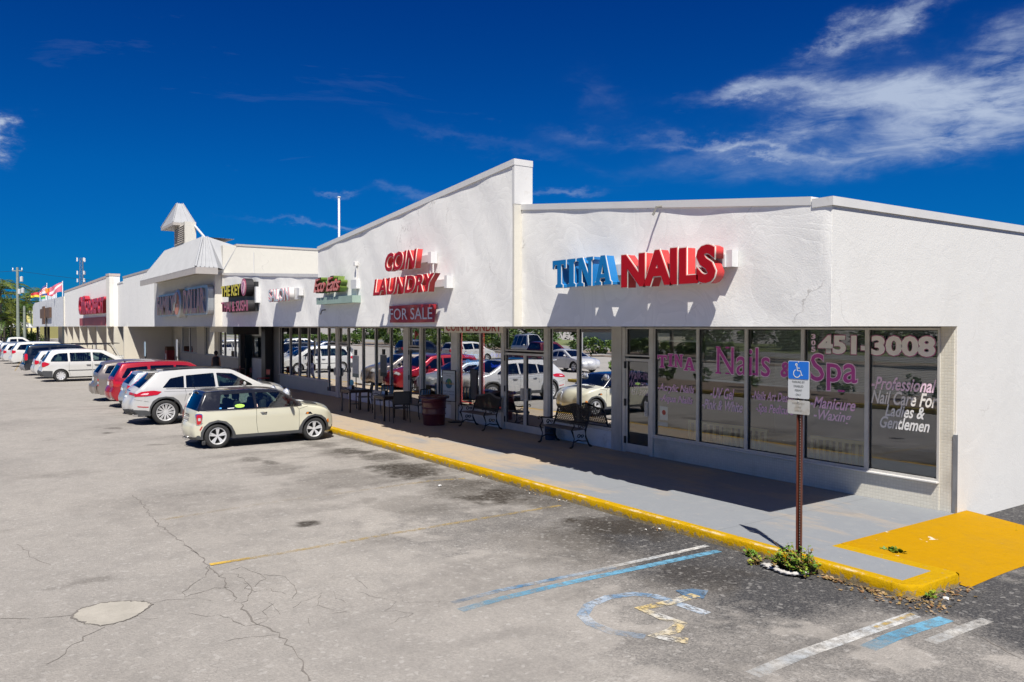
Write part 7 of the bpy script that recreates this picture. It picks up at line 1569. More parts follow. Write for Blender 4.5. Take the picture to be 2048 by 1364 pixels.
bench(-18.92, 11.98, 'iron bench with framed mesh back, left of the laundry double doors', False); bench(-15.10, 11.98, 'iron bench with open lattice back, right of the laundry double doors', True)
s = empty('bucket', (-15.95, 12.18, WZ), 0, 'dark blue bucket half hidden behind the lattice-backed bench', 'bucket'); m = MB(); m.lathe([(.13, 0), (.155, .34), (.165, .35), (.165, .37), (.15, .37), (.13, .02)], n=20, cap=False); m.build('pail', mat('navy_plastic', (.012, .04, .09), .4), s, auto=40); m = MB(); m.lathe([(.001, .30), (.148, .30)], n=20); m.build('contents', mat('grey_seat'), s)
# accessible parking sign
P = empty('parking_sign', (-6.0, 8.42, 0), 0, 'brown post with blue wheelchair sign reading PARKING BY DISABLED PERMIT ONLY', 'parking sign')
m = MB(); W2, D2 = .036, .022; prof = [(-W2, -D2), (-W2 + .012, -D2), (-.014, D2), (.014, D2), (W2 - .012, -D2), (W2, -D2), (.02, D2 + .006), (-.02, D2 + .006)]
m.prism(prof, 0, 2.18, 'xy'); m.build('post', mat('brown_post', (.115, .030, .018), .5, .1, var=.2, vscale=8, dirt=(.05, .02, .012), dscale=6), P)
m = MB()
for k in range(60): m.box(.0155, .0225, D2 * .2 - .0215, D2 * .2 - .0185, .05 + k * .033, .062 + k * .033)
hp = m.build('post_hole', mat('bright_hole', (.40, .38, .34), .6), P); hp['kind'] = 'stuff'; hp.location = (.0, -.008, 0)
def plate(x0, x1, z0, z1, y, mt, nm, r=.02): m = MB(); m.prism(rpoly0([(x0, z0), (x1, z0), (x1, z1), (x0, z1)], r, 4), y - .002, y + .001); return m.build(nm, mt, P)
SW = mat('sign_white', (.56, .57, .56), .4, var=.05); SB = mat('sign_blue', (.012, .15, .58), .35); SK = mat('sign_black', (.03, .03, .03), .5)
zt = 2.585; plate(-.155, .155, zt - .47, zt, -.030, SK, 'sign_edge'); plate(-.15, .15, zt - .462, zt - .004, -.034, SW, 'sign_plate'); plate(-.142, .142, zt - .225, zt - .012, -.038, SB, 'blue_panel', .015)
m = MB(); cz = zt - .135
def st_(pts, w):
    vs, fs = ribbon(pts, w); m.add([(a.x - .004, -.042, cz + a.y) for a in vs], fs)
st_([(-.022, .075), (-.018, .072), (-.010, .012), (.034, .010), (.052, -.045), (.066, -.040)], .012); st_([(-.013, .045), (.024, .043)], .010); st_([(-.016 - .0 + .048 * math.cos(t), -.022 + .048 * math.sin(t)) for t in np.linspace(2.0, 6.0, 22)], .011)
st_([(-.024 + .011 * math.cos(t), .086 + .011 * math.sin(t)) for t in np.linspace(0, 6.28, 12)], .013); m.build('wheelchair_symbol', mat('sign_symbol', (.66, .67, .66), .4), P)
for i, t in enumerate(('PARKING BY', 'DISABLED', 'PERMIT', 'ONLY')):
    w = (.088, .068, .05, .038)[i]; z = zt - .275 - i * .052; flat_text('sign_lettering', t, -w, w, z, z + .026, -.0375, mat('sign_ink', (.05, .06, .05), .5), P, bold=.0)
plate(-.155, .155, zt - .655, zt - .485, -.034, mat('stained_plate', (.46, .45, .41), .5, var=.1, dirt=(.36, .31, .24), dscale=9, dlo=.5, dhi=.7), 'fine_plate', .02)
for i, t in enumerate(('ENFORCEMENT', 'IN FINE', '$250.00')): w = (.09, .04, .05)[i]; flat_text('sign_lettering', t, -w, w, zt - .535 - i * .045, zt - .515 - i * .045, -.0375, mat('faded_ink', (.27, .25, .20), .6), P, bold=0)
for z in (zt - .02, zt - .452, zt - .498): m = MB(); m.lathe([(.001, -.044), (.008, -.042), (.009, -.037)], (0, 0, z), 8, 'y'); m.build('bolt', ALU, P)
# weeds at its foot, a crumpled white sack, and leaf litter
LEAFA = [mat('weed_green', (.085, .17, .012), .6, var=.3, vscale=30), mat('weed_lime', (.22, .28, .02), .6, var=.3, vscale=30), mat('weed_dry', (.20, .13, .04), .8, var=.3, vscale=30)]
def weed(x, y, z, h, n, lab, spread=.25, seed=1, mix=(.5, .35, .15), cat='weed'):
    rr = random.Random(seed); w = empty('weed_clump', (x, y, z), 0, lab, cat); ms = [MB(), MB(), MB()]; stm = MB()
    for s_ in range(n):
        a = rr.uniform(0, 6.28); r0 = rr.uniform(0, spread * .5); px_, py_ = r0 * math.cos(a), r0 * math.sin(a); hh = h * rr.uniform(.3, 1) ** 1.2; lx, ly = rr.gauss(0, spread * .45), rr.gauss(0, spread * .3)
        pts = [Vector((px_ + lx * t ** 1.5, py_ + ly * t ** 1.5, hh * t * (1 - .12 * t))) for t in (0, .33, .66, 1)]; stm.tube(pts, .003, 3, False); g = 0 if rr.random() < mix[0] else (1 if rr.random() < mix[1] / (1 - mix[0] + 1e-6) else 2)
        for k in range(rr.randint(9, 17)):
            t = rr.uniform(.15, 1); i = min(2, int(t * 3)); p = pts[i].lerp(pts[i + 1], t * 3 - i); an = rr.uniform(0, 6.28); el_ = rr.uniform(-.2, .9); L_ = rr.uniform(.028, .06); d_ = Vector((math.cos(an) * math.cos(el_), math.sin(an) * math.cos(el_), math.sin(el_))); sd = d_.cross(Vector((0, 0, 1))).normalized() * L_ * .42
            ms[g].add([p, p + d_ * L_ * .5 + sd, p + d_ * L_, p + d_ * L_ * .5 - sd], [(0, 1, 2, 3)])
    stm.build('stem', LEAFA[2], w)['kind'] = 'stuff'
    for g, mm in enumerate(ms):
        if mm.v: mm.build('leaves', LEAFA[g], w)['kind'] = 'stuff'
    return w
weed(-5.92, 8.32, 0, .42, 46, 'tall bushy green weed at the foot of the brown sign post', .30, 3); weed(-6.22, 8.36, 0, .22, 26, 'low yellowish weed just left of the sign post foot', .26, 5, (.3, .4, .3)); weed(-6.75, 8.42, 0, .12, 12, 'tiny green sprout at the kerb left of the sign post', .12, 8, (.8, .2, 0)); weed(-6.5, 8.2, 0, .12, 10, 'small dry yellow sprout on the asphalt left of the sack', .18, 9, (.1, .3, .6))
x_, y_ = gp(1790, 1110, .06); weed(x_, y_, .10, .05, 14, 'thin grass tuft in the yellow ramp joint', .16, 12, (.7, .3, 0)); x_, y_ = gp(2020, 1062); weed(x_, y_, 0, .08, 30, 'low grass strip where the side wall meets the asphalt', .5, 14, (.5, .4, .1))
x_, y_ = gp(1850, 1195); weed(x_, y_ - .0, .0, .12, 10, 'small weed growing at the rounded kerb corner', .2, 15, (.3, .5, .2))
s = empty('white_sack', (-6.12, 8.20, 0), 0, 'crumpled white sack lying round the weeds below the parking sign', 'sack')
pts = [Vector((-.26, .07, .015)), Vector((-.17, .02, .03)), Vector((-.06, -.03, .03)), Vector((.06, -.06, .03)), Vector((.17, -.06, .035)), Vector((.27, .00, .045)), Vector((.34, .09, .06))]
m = MB(); vs = []; n = 10; Q = []
for a, b in zip(pts[:-1], pts[1:]): Q += [a.lerp(b, k / 5) for k in range(5)]
Q.append(pts[-1])
for i, p in enumerate(Q):
    t = (Q[min(i + 1, len(Q) - 1)] - Q[max(i - 1, 0)]).normalized(); nn_ = Vector((-t.y, t.x, 0)); fl = 2.6 if i < 9 else 1.1
    for k in range(n): a = 2 * math.pi * k / n; r = .028 * (1 + .45 * math.sin(i * 1.7 + k * 2.1)) * (1 if i < len(Q) - 2 else .7); q = p + nn_ * r * math.cos(a) * fl + Vector((0, 0, r * math.sin(a) * .7)); q.z = max(.006, q.z); vs.append(q)
m.add(vs, [(i * n + k, i * n + (k + 1) % n, (i + 1) * n + (k + 1) % n, (i + 1) * n + k) for i in range(len(Q) - 1) for k in range(n)] + [tuple(range(n)), tuple(range(len(vs) - n, len(vs)))]); m.build('sack_cloth', mat('sack_white', (.46, .44, .41), .7, var=.08, vscale=12), s, smooth=True)
def litter(name, spots, cols, n, size, seed):
    rr = random.Random(seed); ms = [MB() for _ in cols]
    for _ in range(n):
        (px, py_, sxp, syp) = rr.choice(spots); a, b = gp(px + rr.gauss(0, sxp), py_ + rr.gauss(0, syp))
        if b > KY - .02 and a < -4.9: b = KY - rr.uniform(.02, .12)
        L_ = size * rr.uniform(.5, 1.4); an = rr.uniform(0, 6.28); d_ = Vector((math.cos(an), math.sin(an), rr.uniform(-.1, .5))) * L_; sd = Vector((-math.sin(an), math.cos(an), rr.uniform(-.5, .5))) * L_ * rr.uniform(.2, .5); p = Vector((a, b, .012))
        q = [p, p + d_ * .5 + sd, p + d_, p + d_ * .5 - sd]
        for v in q: v.z = max(v.z, .008)
        ms[rr.randrange(len(cols))].add(q, [(0, 1, 2, 3)])
    M2 = MB()
    for i, mm in enumerate(ms): M2.m = i; M2.add(mm.v, mm.f)
    o = M2.build(name, cols, None); tag(o, kind='stuff'); return o
litter('leaf_litter', [(1830, 1205, 28, 5), (1860, 1210, 22, 9), (1790, 1195, 35, 4), (1905, 1185, 20, 6), (1750, 1180, 30, 3), (1990, 1062, 30, 4)], [LEAFA[2], mat('brown_leaf', (.16, .08, .03), .8), mat('tan_leaf', (.30, .20, .10), .8)], 420, .045, 4)
litter('paper_litter', [(1085, 985, 22, 4), (1130, 1000, 20, 4), (945, 940, 15, 4), (1325, 1060, 12, 3), (760, 890, 25, 4), (1850, 1200, 25, 5), (1590, 1140, 30, 4), (990, 960, 40, 5)], [mat('white_scrap', (.55, .54, .52), .8), mat('tan_leaf'), mat('brown_leaf')], 120, .035, 6)
for (px, py_, lab) in [(1893, 1200, 'white crumpled cup at the rounded kerb corner'), (935, 938, 'white paper scrap by the kerb near the oil stain'), (880, 973, 'white crumpled paper scrap on the asphalt past the yellow line')]:
    a, b = gp(px, py_); s = MB(); bm = bmesh.new(); bmesh.ops.create_icosphere(bm, subdivisions=1, radius=.035)
    for v in bm.verts: v.co = Vector((a + v.co.x * random.uniform(.8, 1.5), b + v.co.y * random.uniform(.7, 1.3), .02 + v.co.z * .55))
    s.bm(bm); tag(s.build('paper_scrap', mat('white_scrap')), lab, 'litter')
# --- by the recess: red bistro set
REDV = mat('red_vinyl', (.36, .015, .015), .4)
def redchair(x, y, rz, lab):
    c = empty('bistro_chair', (x, y, WZ), rz, lab, 'chair', 'red-backed chairs by the recessed doorway'); m = MB()
    for a in (-.2, .2):
        m.tube([(a, -.2, 0), (a, -.2, .45), (a, -.24, .86)], .013, 5); m.tube([(a, .2, 0), (a, .2, .45)], .013, 5)
    m.tube([(-.2, -.24, .86), (.2, -.24, .86)], .013, 5); m.build('frame', IRON, c); obox('seat', -.2, .2, -.2, .2, .44, .47, REDV, c, .01); obox('backrest', -.19, .19, -.245, -.22, .60, .84, REDV, c, .01); return c
redchair(-41.3, 11.4, R(170), 'red-backed chair in front of the recessed window, left one'); redchair(-39.1, 11.3, R(150), 'red-backed chair beside the right black post')
t = empty('bistro_table', (-40.2, 11.2, WZ), 0, 'small dark bistro table between the two red-backed chairs', 'table'); m = MB(); m.lathe([(.001, .76), (.34, .76), (.34, .73), (.03, .72), (.03, .03), (.22, 0)], n=16); m.build('table_top', mat('dark_red_top', (.08, .01, .012), .4), t, auto=40)
redchair(-37.0, 11.5, R(190), 'red-backed chair standing before the first narrow salon panes')
# --- by the discount store doors
b = empty('newspaper_box', (-57.6, 11.55, WZ), 0, 'red coin newspaper box with peaked brown lid at the store wall', 'newspaper box'); obox('body', -.35, .35, -.25, .25, .3, 1.25, mat('box_red', (.22, .012, .012), .4), b, .02); obox('panel', -.18, .20, -.262, -.252, .62, 1.02, mat('poster_pale', (.45, .45, .48), .5), b); m = MB(); m.prism([(-.36, 1.25), (.36, 1.25), (.2, 1.5), (-.2, 1.5)], -.25, .25); m.build('lid', mat('lid_brown', (.12, .05, .02), .6), b); m = MB()
for a in (-.3, .3): m.box(a - .03, a + .03, -.2, .2, 0, .3)
m.build('stand', IRON, b)
b = empty('flyer_rack', (-60.6, 11.5, WZ), 0, 'grey wire flyer rack with yellow side left of the red newspaper box', 'rack'); m = MB()
for a in (-.3, .3):
    for y in (-.2, .2): m.tube([(a, y, 0), (a, y, 1.2)], .015, 4)
for z in (.35, .75, 1.18): m.tube([(-.3, -.2, z), (.3, -.2, z), (.3, .2, z), (-.3, .2, z), (-.3, -.2, z)], .012, 4)
m.build('frame', IRON, b); obox('stack', -.22, .1, -.12, .12, .76, 1.02, mat('board_white'), b); obox('stack', -.1, .22, -.12, .12, .36, .7, mat('blue_card'), b); obox('side_panel', .31, .33, -.18, .18, .1, 1.0, mat('yellow_poster'), b)
s = empty('wall_notice', (0, 0, 0), 0, 'red lettered notice panel on the cream wall right of the store doors', 'notice'); obox('panel', fx(288.5), fx(297), FY - .04, FY - .005, 1.55, 2.42, mat('brick_red_panel', (.38, .10, .06), .5), s)
for k in range(7): obox('print_line', fx(289), fx(296.5), FY - .045, FY - .041, 1.64 + k * .105, 1.67 + k * .105, mat('print_cream', (.55, .45, .38), .6), s)
# bicycle with a basket leaning by the doors
def bicycle():
    b = empty('bicycle', (-64.6, 11.55, WZ), R(8), 'dark cruiser bicycle with front basket leaning by the store doors', 'bicycle'); K = IRON
    for x_ in (-.52, .55):
        m = MB(); m.tube([(x_ + .33 * math.cos(t), 0, .34 + .33 * math.sin(t)) for t in np.linspace(0, 2 * math.pi, 25)], .018, 6, False); w = m.build('wheel', TYRE, b); m = MB()
        for k in range(8): m.tube([(x_, 0, .34), (x_ + .31 * math.cos(k * .785), 0, .34 + .31 * math.sin(k * .785))], .003, 3, False)
        m.build('spokes', ALU, w)
    m = MB(); m.tube([(-.52, 0, .34), (-.12, 0, .30), (.38, 0, .78), (.55, 0, .34)], .017, 6); m.tube([(-.12, 0, .30), (-.25, 0, .82)], .017, 6); m.tube([(-.52, 0, .34), (-.22, 0, .70), (.38, 0, .78)], .015, 6); m.build('frame', K, b)
    m = MB(); m.tube([(.38, 0, .78), (.34, 0, 1.0), (.30, -.05, 1.05), (.12, -.28, 1.04)], .014, 6); m.tube([(.34, 0, 1.0), (.30, .05, 1.05), (.12, .28, 1.04)], .014, 6); m.build('handlebar', K, b)
    m = MB(); m.bevbox(-.38, -.14, -.08, .08, .84, .90, .03); m.build('saddle', K, b); m = MB(); m.bevbox(.42, .72, -.17, .17, .72, .96, .02); m.build('basket', mat('wicker', (.14, .08, .03), .8, var=.4, vscale=40), b)
bicycle()
for (x_, y_, lab) in [(-62.6, 11.2, 'small red cart at the store wall by the bicycle')]:
    c = empty('shopping_cart', (x_, y_, WZ), .3, lab, 'cart'); obox('basket', -.3, .3, -.2, .2, .45, .62, mat('cart_red', (.40, .03, .04), .4), c, .02); m = MB()
    for a in (-.25, .25): m.tube([(a, -.18, .05), (a * .9, -.18, .45)], .012, 5); m.tube([(a, .18, .05), (a * .9, .18, .45)], .012, 5)
    m.tube([(.3, -.2, .6), (.42, -.2, .85), (.42, .2, .85), (.3, .2, .6)], .012, 5); m.build('frame', IRON, c)
# signposts at the kerb
x_, y_ = gp(452, 795); 
s = empty('sign_post', (-42.5, 8.9, WZ), 0, 'thin white post with a narrow white sign beside the walking woman', 'sign post'); m = MB(); m.tube([(0, 0, 0), (0, 0, 2.1)], .035, 6); m.build('post', mat('pale_post', (.42, .43, .40), .5), s); obox('sign_plate', -.16, .16, -.05, -.03, 1.35, 2.2, mat('sign_backside', (.42, .43, .45), .5, .3), s)
s = empty('sign_post', (-51.0, 8.9, WZ), 0, 'dark post with a pale blue sign before the cream store wall', 'sign post'); m = MB(); m.tube([(0, 0, 0), (0, 0, 1.3)], .04, 6); m.build('post', IRON, s); obox('sign_plate', -.17, .17, -.06, -.03, 1.1, 1.95, mat('pale_blue_plate', (.30, .40, .48), .5), s)
# --- the woman walking away along the walk
def person():
    p = empty('person', (-39.9, 10.1, WZ), R(62), 'woman in black sleeveless top and pale blue trousers walking away with a brown bag', 'person')
    SK_ = mat('skin', (.30, .15, .09), .55); me = bpy.data.meshes.new('body'); 
    J = [((0, 0, .88), (.13, .10)), ((0, 0, 1.06), (.115, .085)), ((0, .01, 1.24), (.13, .09)), ((0, .01, 1.36), (.10, .07)), ((0, .015, 1.43), (.045, .045)), ((0, .02, 1.50), (.065, .075)), ((0, .02, 1.57), (.075, .09)), ((0, .015, 1.64), (.045, .05)),
         ((.15, 0, 1.34), (.045, .045)), ((.19, -.03, 1.10), (.036, .036)), ((.20, .05, .88), (.026, .026)), ((.20, .07, .80), (.03, .018)), ((-.15, 0, 1.34), (.045, .045)), ((-.19, .0, 1.10), (.036, .036)), ((-.21, .04, .88), (.026, .026)), ((-.21, .05, .80), (.03, .018)),
         ((.085, 0, .82), (.09, .09)), ((.09, .10, .47), (.055, .055)), ((.09, .06, .09), (.034, .034)), ((.09, .16, .03), (.03, .022)), ((-.085, 0, .82), (.09, .09)), ((-.09, -.04, .47), (.055, .055)), ((-.09, -.22, .12), (.034, .034)), ((-.09, -.14, .04), (.03, .022))]
    E_ = [(0, 1), (1, 2), (2, 3), (3, 4), (4, 5), (5, 6), (6, 7), (3, 8), (8, 9), (9, 10), (10, 11), (3, 12), (12, 13), (13, 14), (14, 15), (0, 16), (16, 17), (17, 18), (18, 19), (0, 20), (20, 21), (21, 22), (22, 23)]
    me.from_pydata([j[0] for j in J], E_, []); o = link('body', me, p, SK_); sk_ = o.modifiers.new('skin', 'SKIN')
    for i, j in enumerate(J): me.skin_vertices[0].data[i].radius = j[1]
    me.skin_vertices[0].data[0].use_root = True; sub = o.modifiers.new('sub', 'SUBSURF'); sub.levels = 1; sub.render_levels = 1
    def ring(name, rows, mt, n=16):
        m = MB(); vs = []
        for (cx, cy, z, rx, ry) in rows: vs += [(cx + rx * math.cos(2 * math.pi * k / n), cy + ry * math.sin(2 * math.pi * k / n), z) for k in range(n)]
        m.add(vs, [(i * n + k, i * n + (k + 1) % n, (i + 1) * n + (k + 1) % n, (i + 1) * n + k) for i in range(len(rows) - 1) for k in range(n)] + [tuple(range(n)), tuple(range((len(rows) - 1) * n, len(rows) * n))]); return m.build(name, mt, p, smooth=True)
    ring('sleeveless_top', [(0, 0, .94, .175, .135), (0, 0, 1.05, .155, .115), (0, .01, 1.22, .17, .12), (0, .01, 1.33, .175, .105), (0, .015, 1.395, .13, .08)], mat('black_cloth', (.012, .012, .018), .85))
    TR = mat('pale_blue_cloth', (.33, .35, .46), .85); ring('trousers', [(0, 0, .72, .17, .14), (0, -.01, .82, .185, .16), (0, -.01, .90, .175, .145), (0, 0, .97, .16, .125)], TR)
    for s_, a, b_ in ((1, .10, .06), (-1, -.04, -.20)): ring('trouser_leg', [(s_ * .09, b_, .14, .055, .06), (s_ * .09, a, .46, .075, .08), (s_ * .088, 0, .74, .10, .11)], TR)
    m = MB(); bm = bmesh.new(); bmesh.ops.create_icosphere(bm, subdivisions=2, radius=1)
    for v in bm.verts: v.co = Vector((v.co.x * .10, .0 + v.co.y * .105, 1.57 + v.co.z * .12))
    m.bm(bm); bm = bmesh.new(); bmesh.ops.create_icosphere(bm, subdivisions=2, radius=.05)
    for v in bm.verts: v.co += Vector((0, -.11, 1.52))
    m.bm(bm); m.build('hair', mat('dark_hair', (.02, .012, .010), .6), p, smooth=True)
    m = MB(); m.bevbox(-.30, -.24, -.10, .22, .55, .88, .02); m.tube([(-.27, -.02, .86), (-.22, .04, 1.0), (-.27, .12, .86)], .01, 4)
    g = empty('shoulder_bag', (-39.9, 10.1, WZ), R(62), 'brown bag carried low by the walking woman', 'bag'); m.build('bag_body', mat('brown_leather', (.16, .085, .04), .6), g)
    for s_, q in ((1, .10), (-1, -.18)): obox('shoe', s_ * .09 - .045, s_ * .09 + .045, q - .09, q + .13, 0.0 if s_ > 0 else .02, .06, BLACK, p, .015)
person()
# roof gear
s = empty('roof_mast', (*[py(678, 394, 14)[0], 14], 4.4), 0, 'thin white mast standing on the roof behind the laundry parapet', 'mast'); zt_ = py(678, 394, 14)[1]; m = MB(); m.tube([(0, 0, 0), (0, 0, zt_ - 4.4)], .05, 8); m.lathe([(.001, zt_ - 4.36), (.09, zt_ - 4.40), (.001, zt_ - 4.44)], n=8); m.build('mast_tube', WHITE, s)
for (a, b_, lab) in [(1322, 425, 'small bent conduit stub high on the end shop fascia'), (648, 626, 'small dark pipe stub on the fascia below the pink script sign')]:
    x_, z_ = py(a, b_, 9.2 if a > 1000 else 9.0); c = empty('pipe_stub', (0, 0, 0), 0, lab, 'pipe'); m = MB(); y_ = 9.2 if a > 1000 else 9.04; m.tube([(x_, y_ + .02, z_ + .1), (x_, y_ - .10, z_ + .08), (x_ - .04, y_ - .14, z_ - .05)], .02, 6); m.build('pipe', mat('old_pipe', (.20, .19, .17), .6), c)
# ------------------------------------------------------------------ trees, poles and what lies around
BARK = mat('palm_bark', (.20, .17, .13), .9, var=.2, vscale=4); BARKD = mat('tree_bark', (.10, .075, .05), .9, var=.2)
PG = [mat('palm_green', (.055, .105, .012), .5, var=.35, vscale=1.2), mat('palm_yellow_green', (.12, .145, .016), .5, var=.35, vscale=1.2)]
LG = [mat('leaf_dark', (.026, .062, .008), .6, var=.4, vscale=1.5), mat('leaf_mid', (.065, .125, .010), .6, var=.4, vscale=1.5), mat('leaf_light', (.15, .21, .012), .6, var=.3, vscale=1.5)]
def palm_crown_mesh(seed, n=22, L_=3.0):
    rr = random.Random(seed); ms = MB()
    for f in range(n):
        az = 6.283 * f / n + rr.uniform(-.2, .2); el = rr.uniform(-.35, 1.2); LL_ = L_ * rr.uniform(.8, 1.15); ms.m = rr.random() < .4; pts = []; p = Vector((0, 0, 0)); e = el
        for k in range(9): pts.append(p.copy()); p = p + Vector((math.cos(az) * math.cos(e), math.sin(az) * math.cos(e), math.sin(e))) * LL_ / 8; e -= rr.uniform(.14, .30)
        for i in range(8):
            a, b = pts[i], pts[i + 1]; t = (b - a).normalized(); sd = t.cross(Vector((0, 0, 1))).normalized()
            ms.add([a + sd * .025, b + sd * .02, b - sd * .02, a - sd * .025], [(0, 1, 2, 3)])
            for j in range(3):
                q = a.lerp(b, j / 3); ll = .62 * math.sin(math.pi * min(.97, (i + j / 3 + .8) / 9)) * LL_ / 3
                for s_ in (1, -1):
                    d = (sd * s_ + t * .55 + Vector((0, 0, -.25 - rr.random() * .4))).normalized() * ll; ms.add([q, q + d * .5 + t * .045, q + d, q + d * .5 - t * .045], [(0, 1, 2, 3)])
    me = bpy.data.meshes.new('crown'); me.from_pydata(ms.v, [], ms.f); me.polygons.foreach_set('material_index', [int(x) for x in ms.mi]); [me.materials.append(m) for m in PG]; return me
PCM = [palm_crown_mesh(s) for s in (1, 2, 3)]
def palm(x, y, h, lab, grp, k=0, s=1, lean=.6, rz=0):
    p = empty('palm_tree', (x, y, 0), rz, lab, 'palm tree', grp); m = MB(); pts = [(lean * t ** 2, 0, h * t) for t in (0, .25, .5, .75, 1)]; m.tube(pts, [.22, .17, .15, .14, .13], 8); m.build('trunk', BARK, p, smooth=True)
    c = link('crown', PCM[k % 3], p); c.location = (lean, 0, h); c.scale = (s, s, s); c.rotation_euler = (0, 0, k * 1.3); return p
def leafy_mesh(seed, rx, ry, rz_, n=2600, ls=.28, clumps=26):
    rr = random.Random(seed); ms = MB(); cs = []
    for _ in range(clumps):
        a = rr.uniform(0, 6.28); u = rr.uniform(-.7, 1); r = math.sqrt(max(0, 1 - u * u)) * rr.uniform(.35, .95); cs.append((Vector((rx * r * math.cos(a), ry * r * math.sin(a), rz_ * u * rr.uniform(.6, 1))), rr.uniform(.22, .42) * min(rx, rz_ * 1.3), rr.choice((0, 0, 1, 1, 1, 2))))
    for _ in range(n):
        c, r, g = rr.choice(cs); d = Vector((rr.gauss(0, 1), rr.gauss(0, 1), rr.gauss(0, .8))).normalized() * r * rr.uniform(.55, 1.05); p = c + d; s_ = ls * rr.uniform(.6, 1.4); a = Vector((rr.gauss(0, 1), rr.gauss(0, 1), rr.gauss(0, .5))).normalized(); b = a.cross(Vector((rr.gauss(0, 1), rr.gauss(0, 1), rr.gauss(0, 1)))).normalized()
        ms.m = g if rr.random() < .75 else rr.randrange(3); ms.add([p - a * s_ * .6, p + b * s_ * .3, p + a * s_ * .6, p - b * s_ * .3], [(0, 1, 2, 3)])
    me = bpy.data.meshes.new('crown'); me.from_pydata(ms.v, [], ms.f); me.polygons.foreach_set('material_index', ms.mi); [me.materials.append(m) for m in LG]; return me
LM = [leafy_mesh(11, 3.2, 3.2, 2.3), leafy_mesh(12, 3.6, 3.0, 2.6), leafy_mesh(13, 2.6, 2.8, 2.0)]
def tree(x, y, h, lab, grp, k=0, s=1, rz=0, name='leafy_tree', cat='tree'):
    t = empty(name, (x, y, 0), rz, lab, cat, grp); m = MB(); m.tube([(0, 0, 0), (.1, 0, h * .35), (0, .1, h * .65)], [.22 * s, .16 * s, .10 * s], 7)
    for a in (0, 2.1, 4.2): m.tube([(.05, 0, h * .42), (.9 * s * math.cos(a), .9 * s * math.sin(a), h * .68), (1.5 * s * math.cos(a + .3), 1.5 * s * math.sin(a + .3), h * .85)], [.10 * s, .06 * s, .03 * s], 5)
    m.build('trunk', BARKD, t); c = link('crown', LM[k % 3], t); c.location = (0, 0, h - 2.0 * s); c.scale = (s, s, s); c.rotation_euler = (0, 0, k * 2.0); return t
def at(px, dist, z=0): d = pray(px, 653); d = d / (d.dot(Vector((fwd.x, fwd.y, 0)).normalized())); return d.x * dist, d.y * dist
def hh(py_, dist): return 3 + (653 - py_) / 1593 * dist
gpalm = 'palms and trees beyond the far end of the lot'
for i, (px, top, dist, s, lab) in enumerate([(2, 560, 150, 2.0, 'tall palm at the extreme left edge, taller than the utility pole transformers'), (22, 592, 160, 2.0, 'palm just left of the tall utility pole'), (50, 586, 165, 2.3, 'palm with drooping crown between the utility pole and the flags'), (63, 604, 175, 1.9, 'palm behind the white canopy tent, nearest the far shop'), (-14, 582, 150, 2.2, 'palm cut by the left edge of the photograph'), (34, 614, 158, 1.7, 'lower yellow-green palm behind the utility pole'), (8, 626, 150, 1.6, 'low young palm behind the white pickup')]):
    x_, y_ = at(px, dist); h_ = hh(top, dist) - .8 * s; palm(x_, y_, h_, lab, gpalm, i, s, .5, i * 1.1)
for i, (px, top, dist, s, lab) in enumerate([(30, 600, 230, 2.4, 'dense green tree filling the gap behind the palms'), (6, 615, 210, 2.0, 'broad leafy tree at the left edge under the palms'), (56, 622, 225, 1.9, 'leafy tree above the yellow house roof'), (14, 640, 165, 1.3, 'bright shrubby tree behind the parked white cars'), (44, 655, 160, 1.0, 'round shrub at the foot of the utility pole'), (66, 664, 158, .8, 'low hedge shrub before the yellow house')]):
    x_, y_ = at(px, dist); tree(x_, y_, max(2.2 * s, hh(top + 14, dist)), lab, gpalm, i, s, i)
# yellow house and the white canopy tent
x_, y_ = at(61, 200); h = empty('yellow_house', (x_, y_, 0), HEAD - math.pi / 2 + .2, 'small yellow house with white eaves glimpsed beyond the end of the shops', 'house'); YH = mat('yellow_wall', (.62, .56, .20), .7); obox('wall', -4.5, 3.5, -2, 5, 0, 6.2, YH, h); obox('roof', -4.8, 3.8, -2.3, 5.3, 6.2, 6.9, WHITE, h)
for a in (-3.2, -.8): w = obox('window', a, a + 1.2, -2.06, -2.0, 2.2, 4.2, WHITE, h); obox('pane', a + .12, a + 1.08, -2.09, -2.061, 2.32, 4.08, mat('dark_pane', (.04, .06, .07), .2), w)
x_, y_ = at(45, 172); h = empty('canopy_tent', (x_, y_, 0), HEAD - math.pi / 2, 'white peaked canopy tent behind the utility pole', 'tent'); m = MB(); m.add([(-2.6, -2, 3.0), (2.6, -2, 3.0), (2.6, 2, 3.0), (-2.6, 2, 3.0), (0, 0, 4.2), (-2.6, -2, 2.7), (2.6, -2, 2.7), (2.6, 2, 2.7), (-2.6, 2, 2.7)], [(0, 1, 4), (1, 2, 4), (2, 3, 4), (3, 0, 4), (0, 5, 6, 1), (1, 6, 7, 2), (2, 7, 8, 3), (3, 8, 5, 0)]); m.build('canvas', WHITE, h)
for a in (-2.5, 2.5):
    for b in (-1.9, 1.9): obox('leg', a - .05, a + .05, b - .05, b + .05, 0, 2.7, WHITE, h)
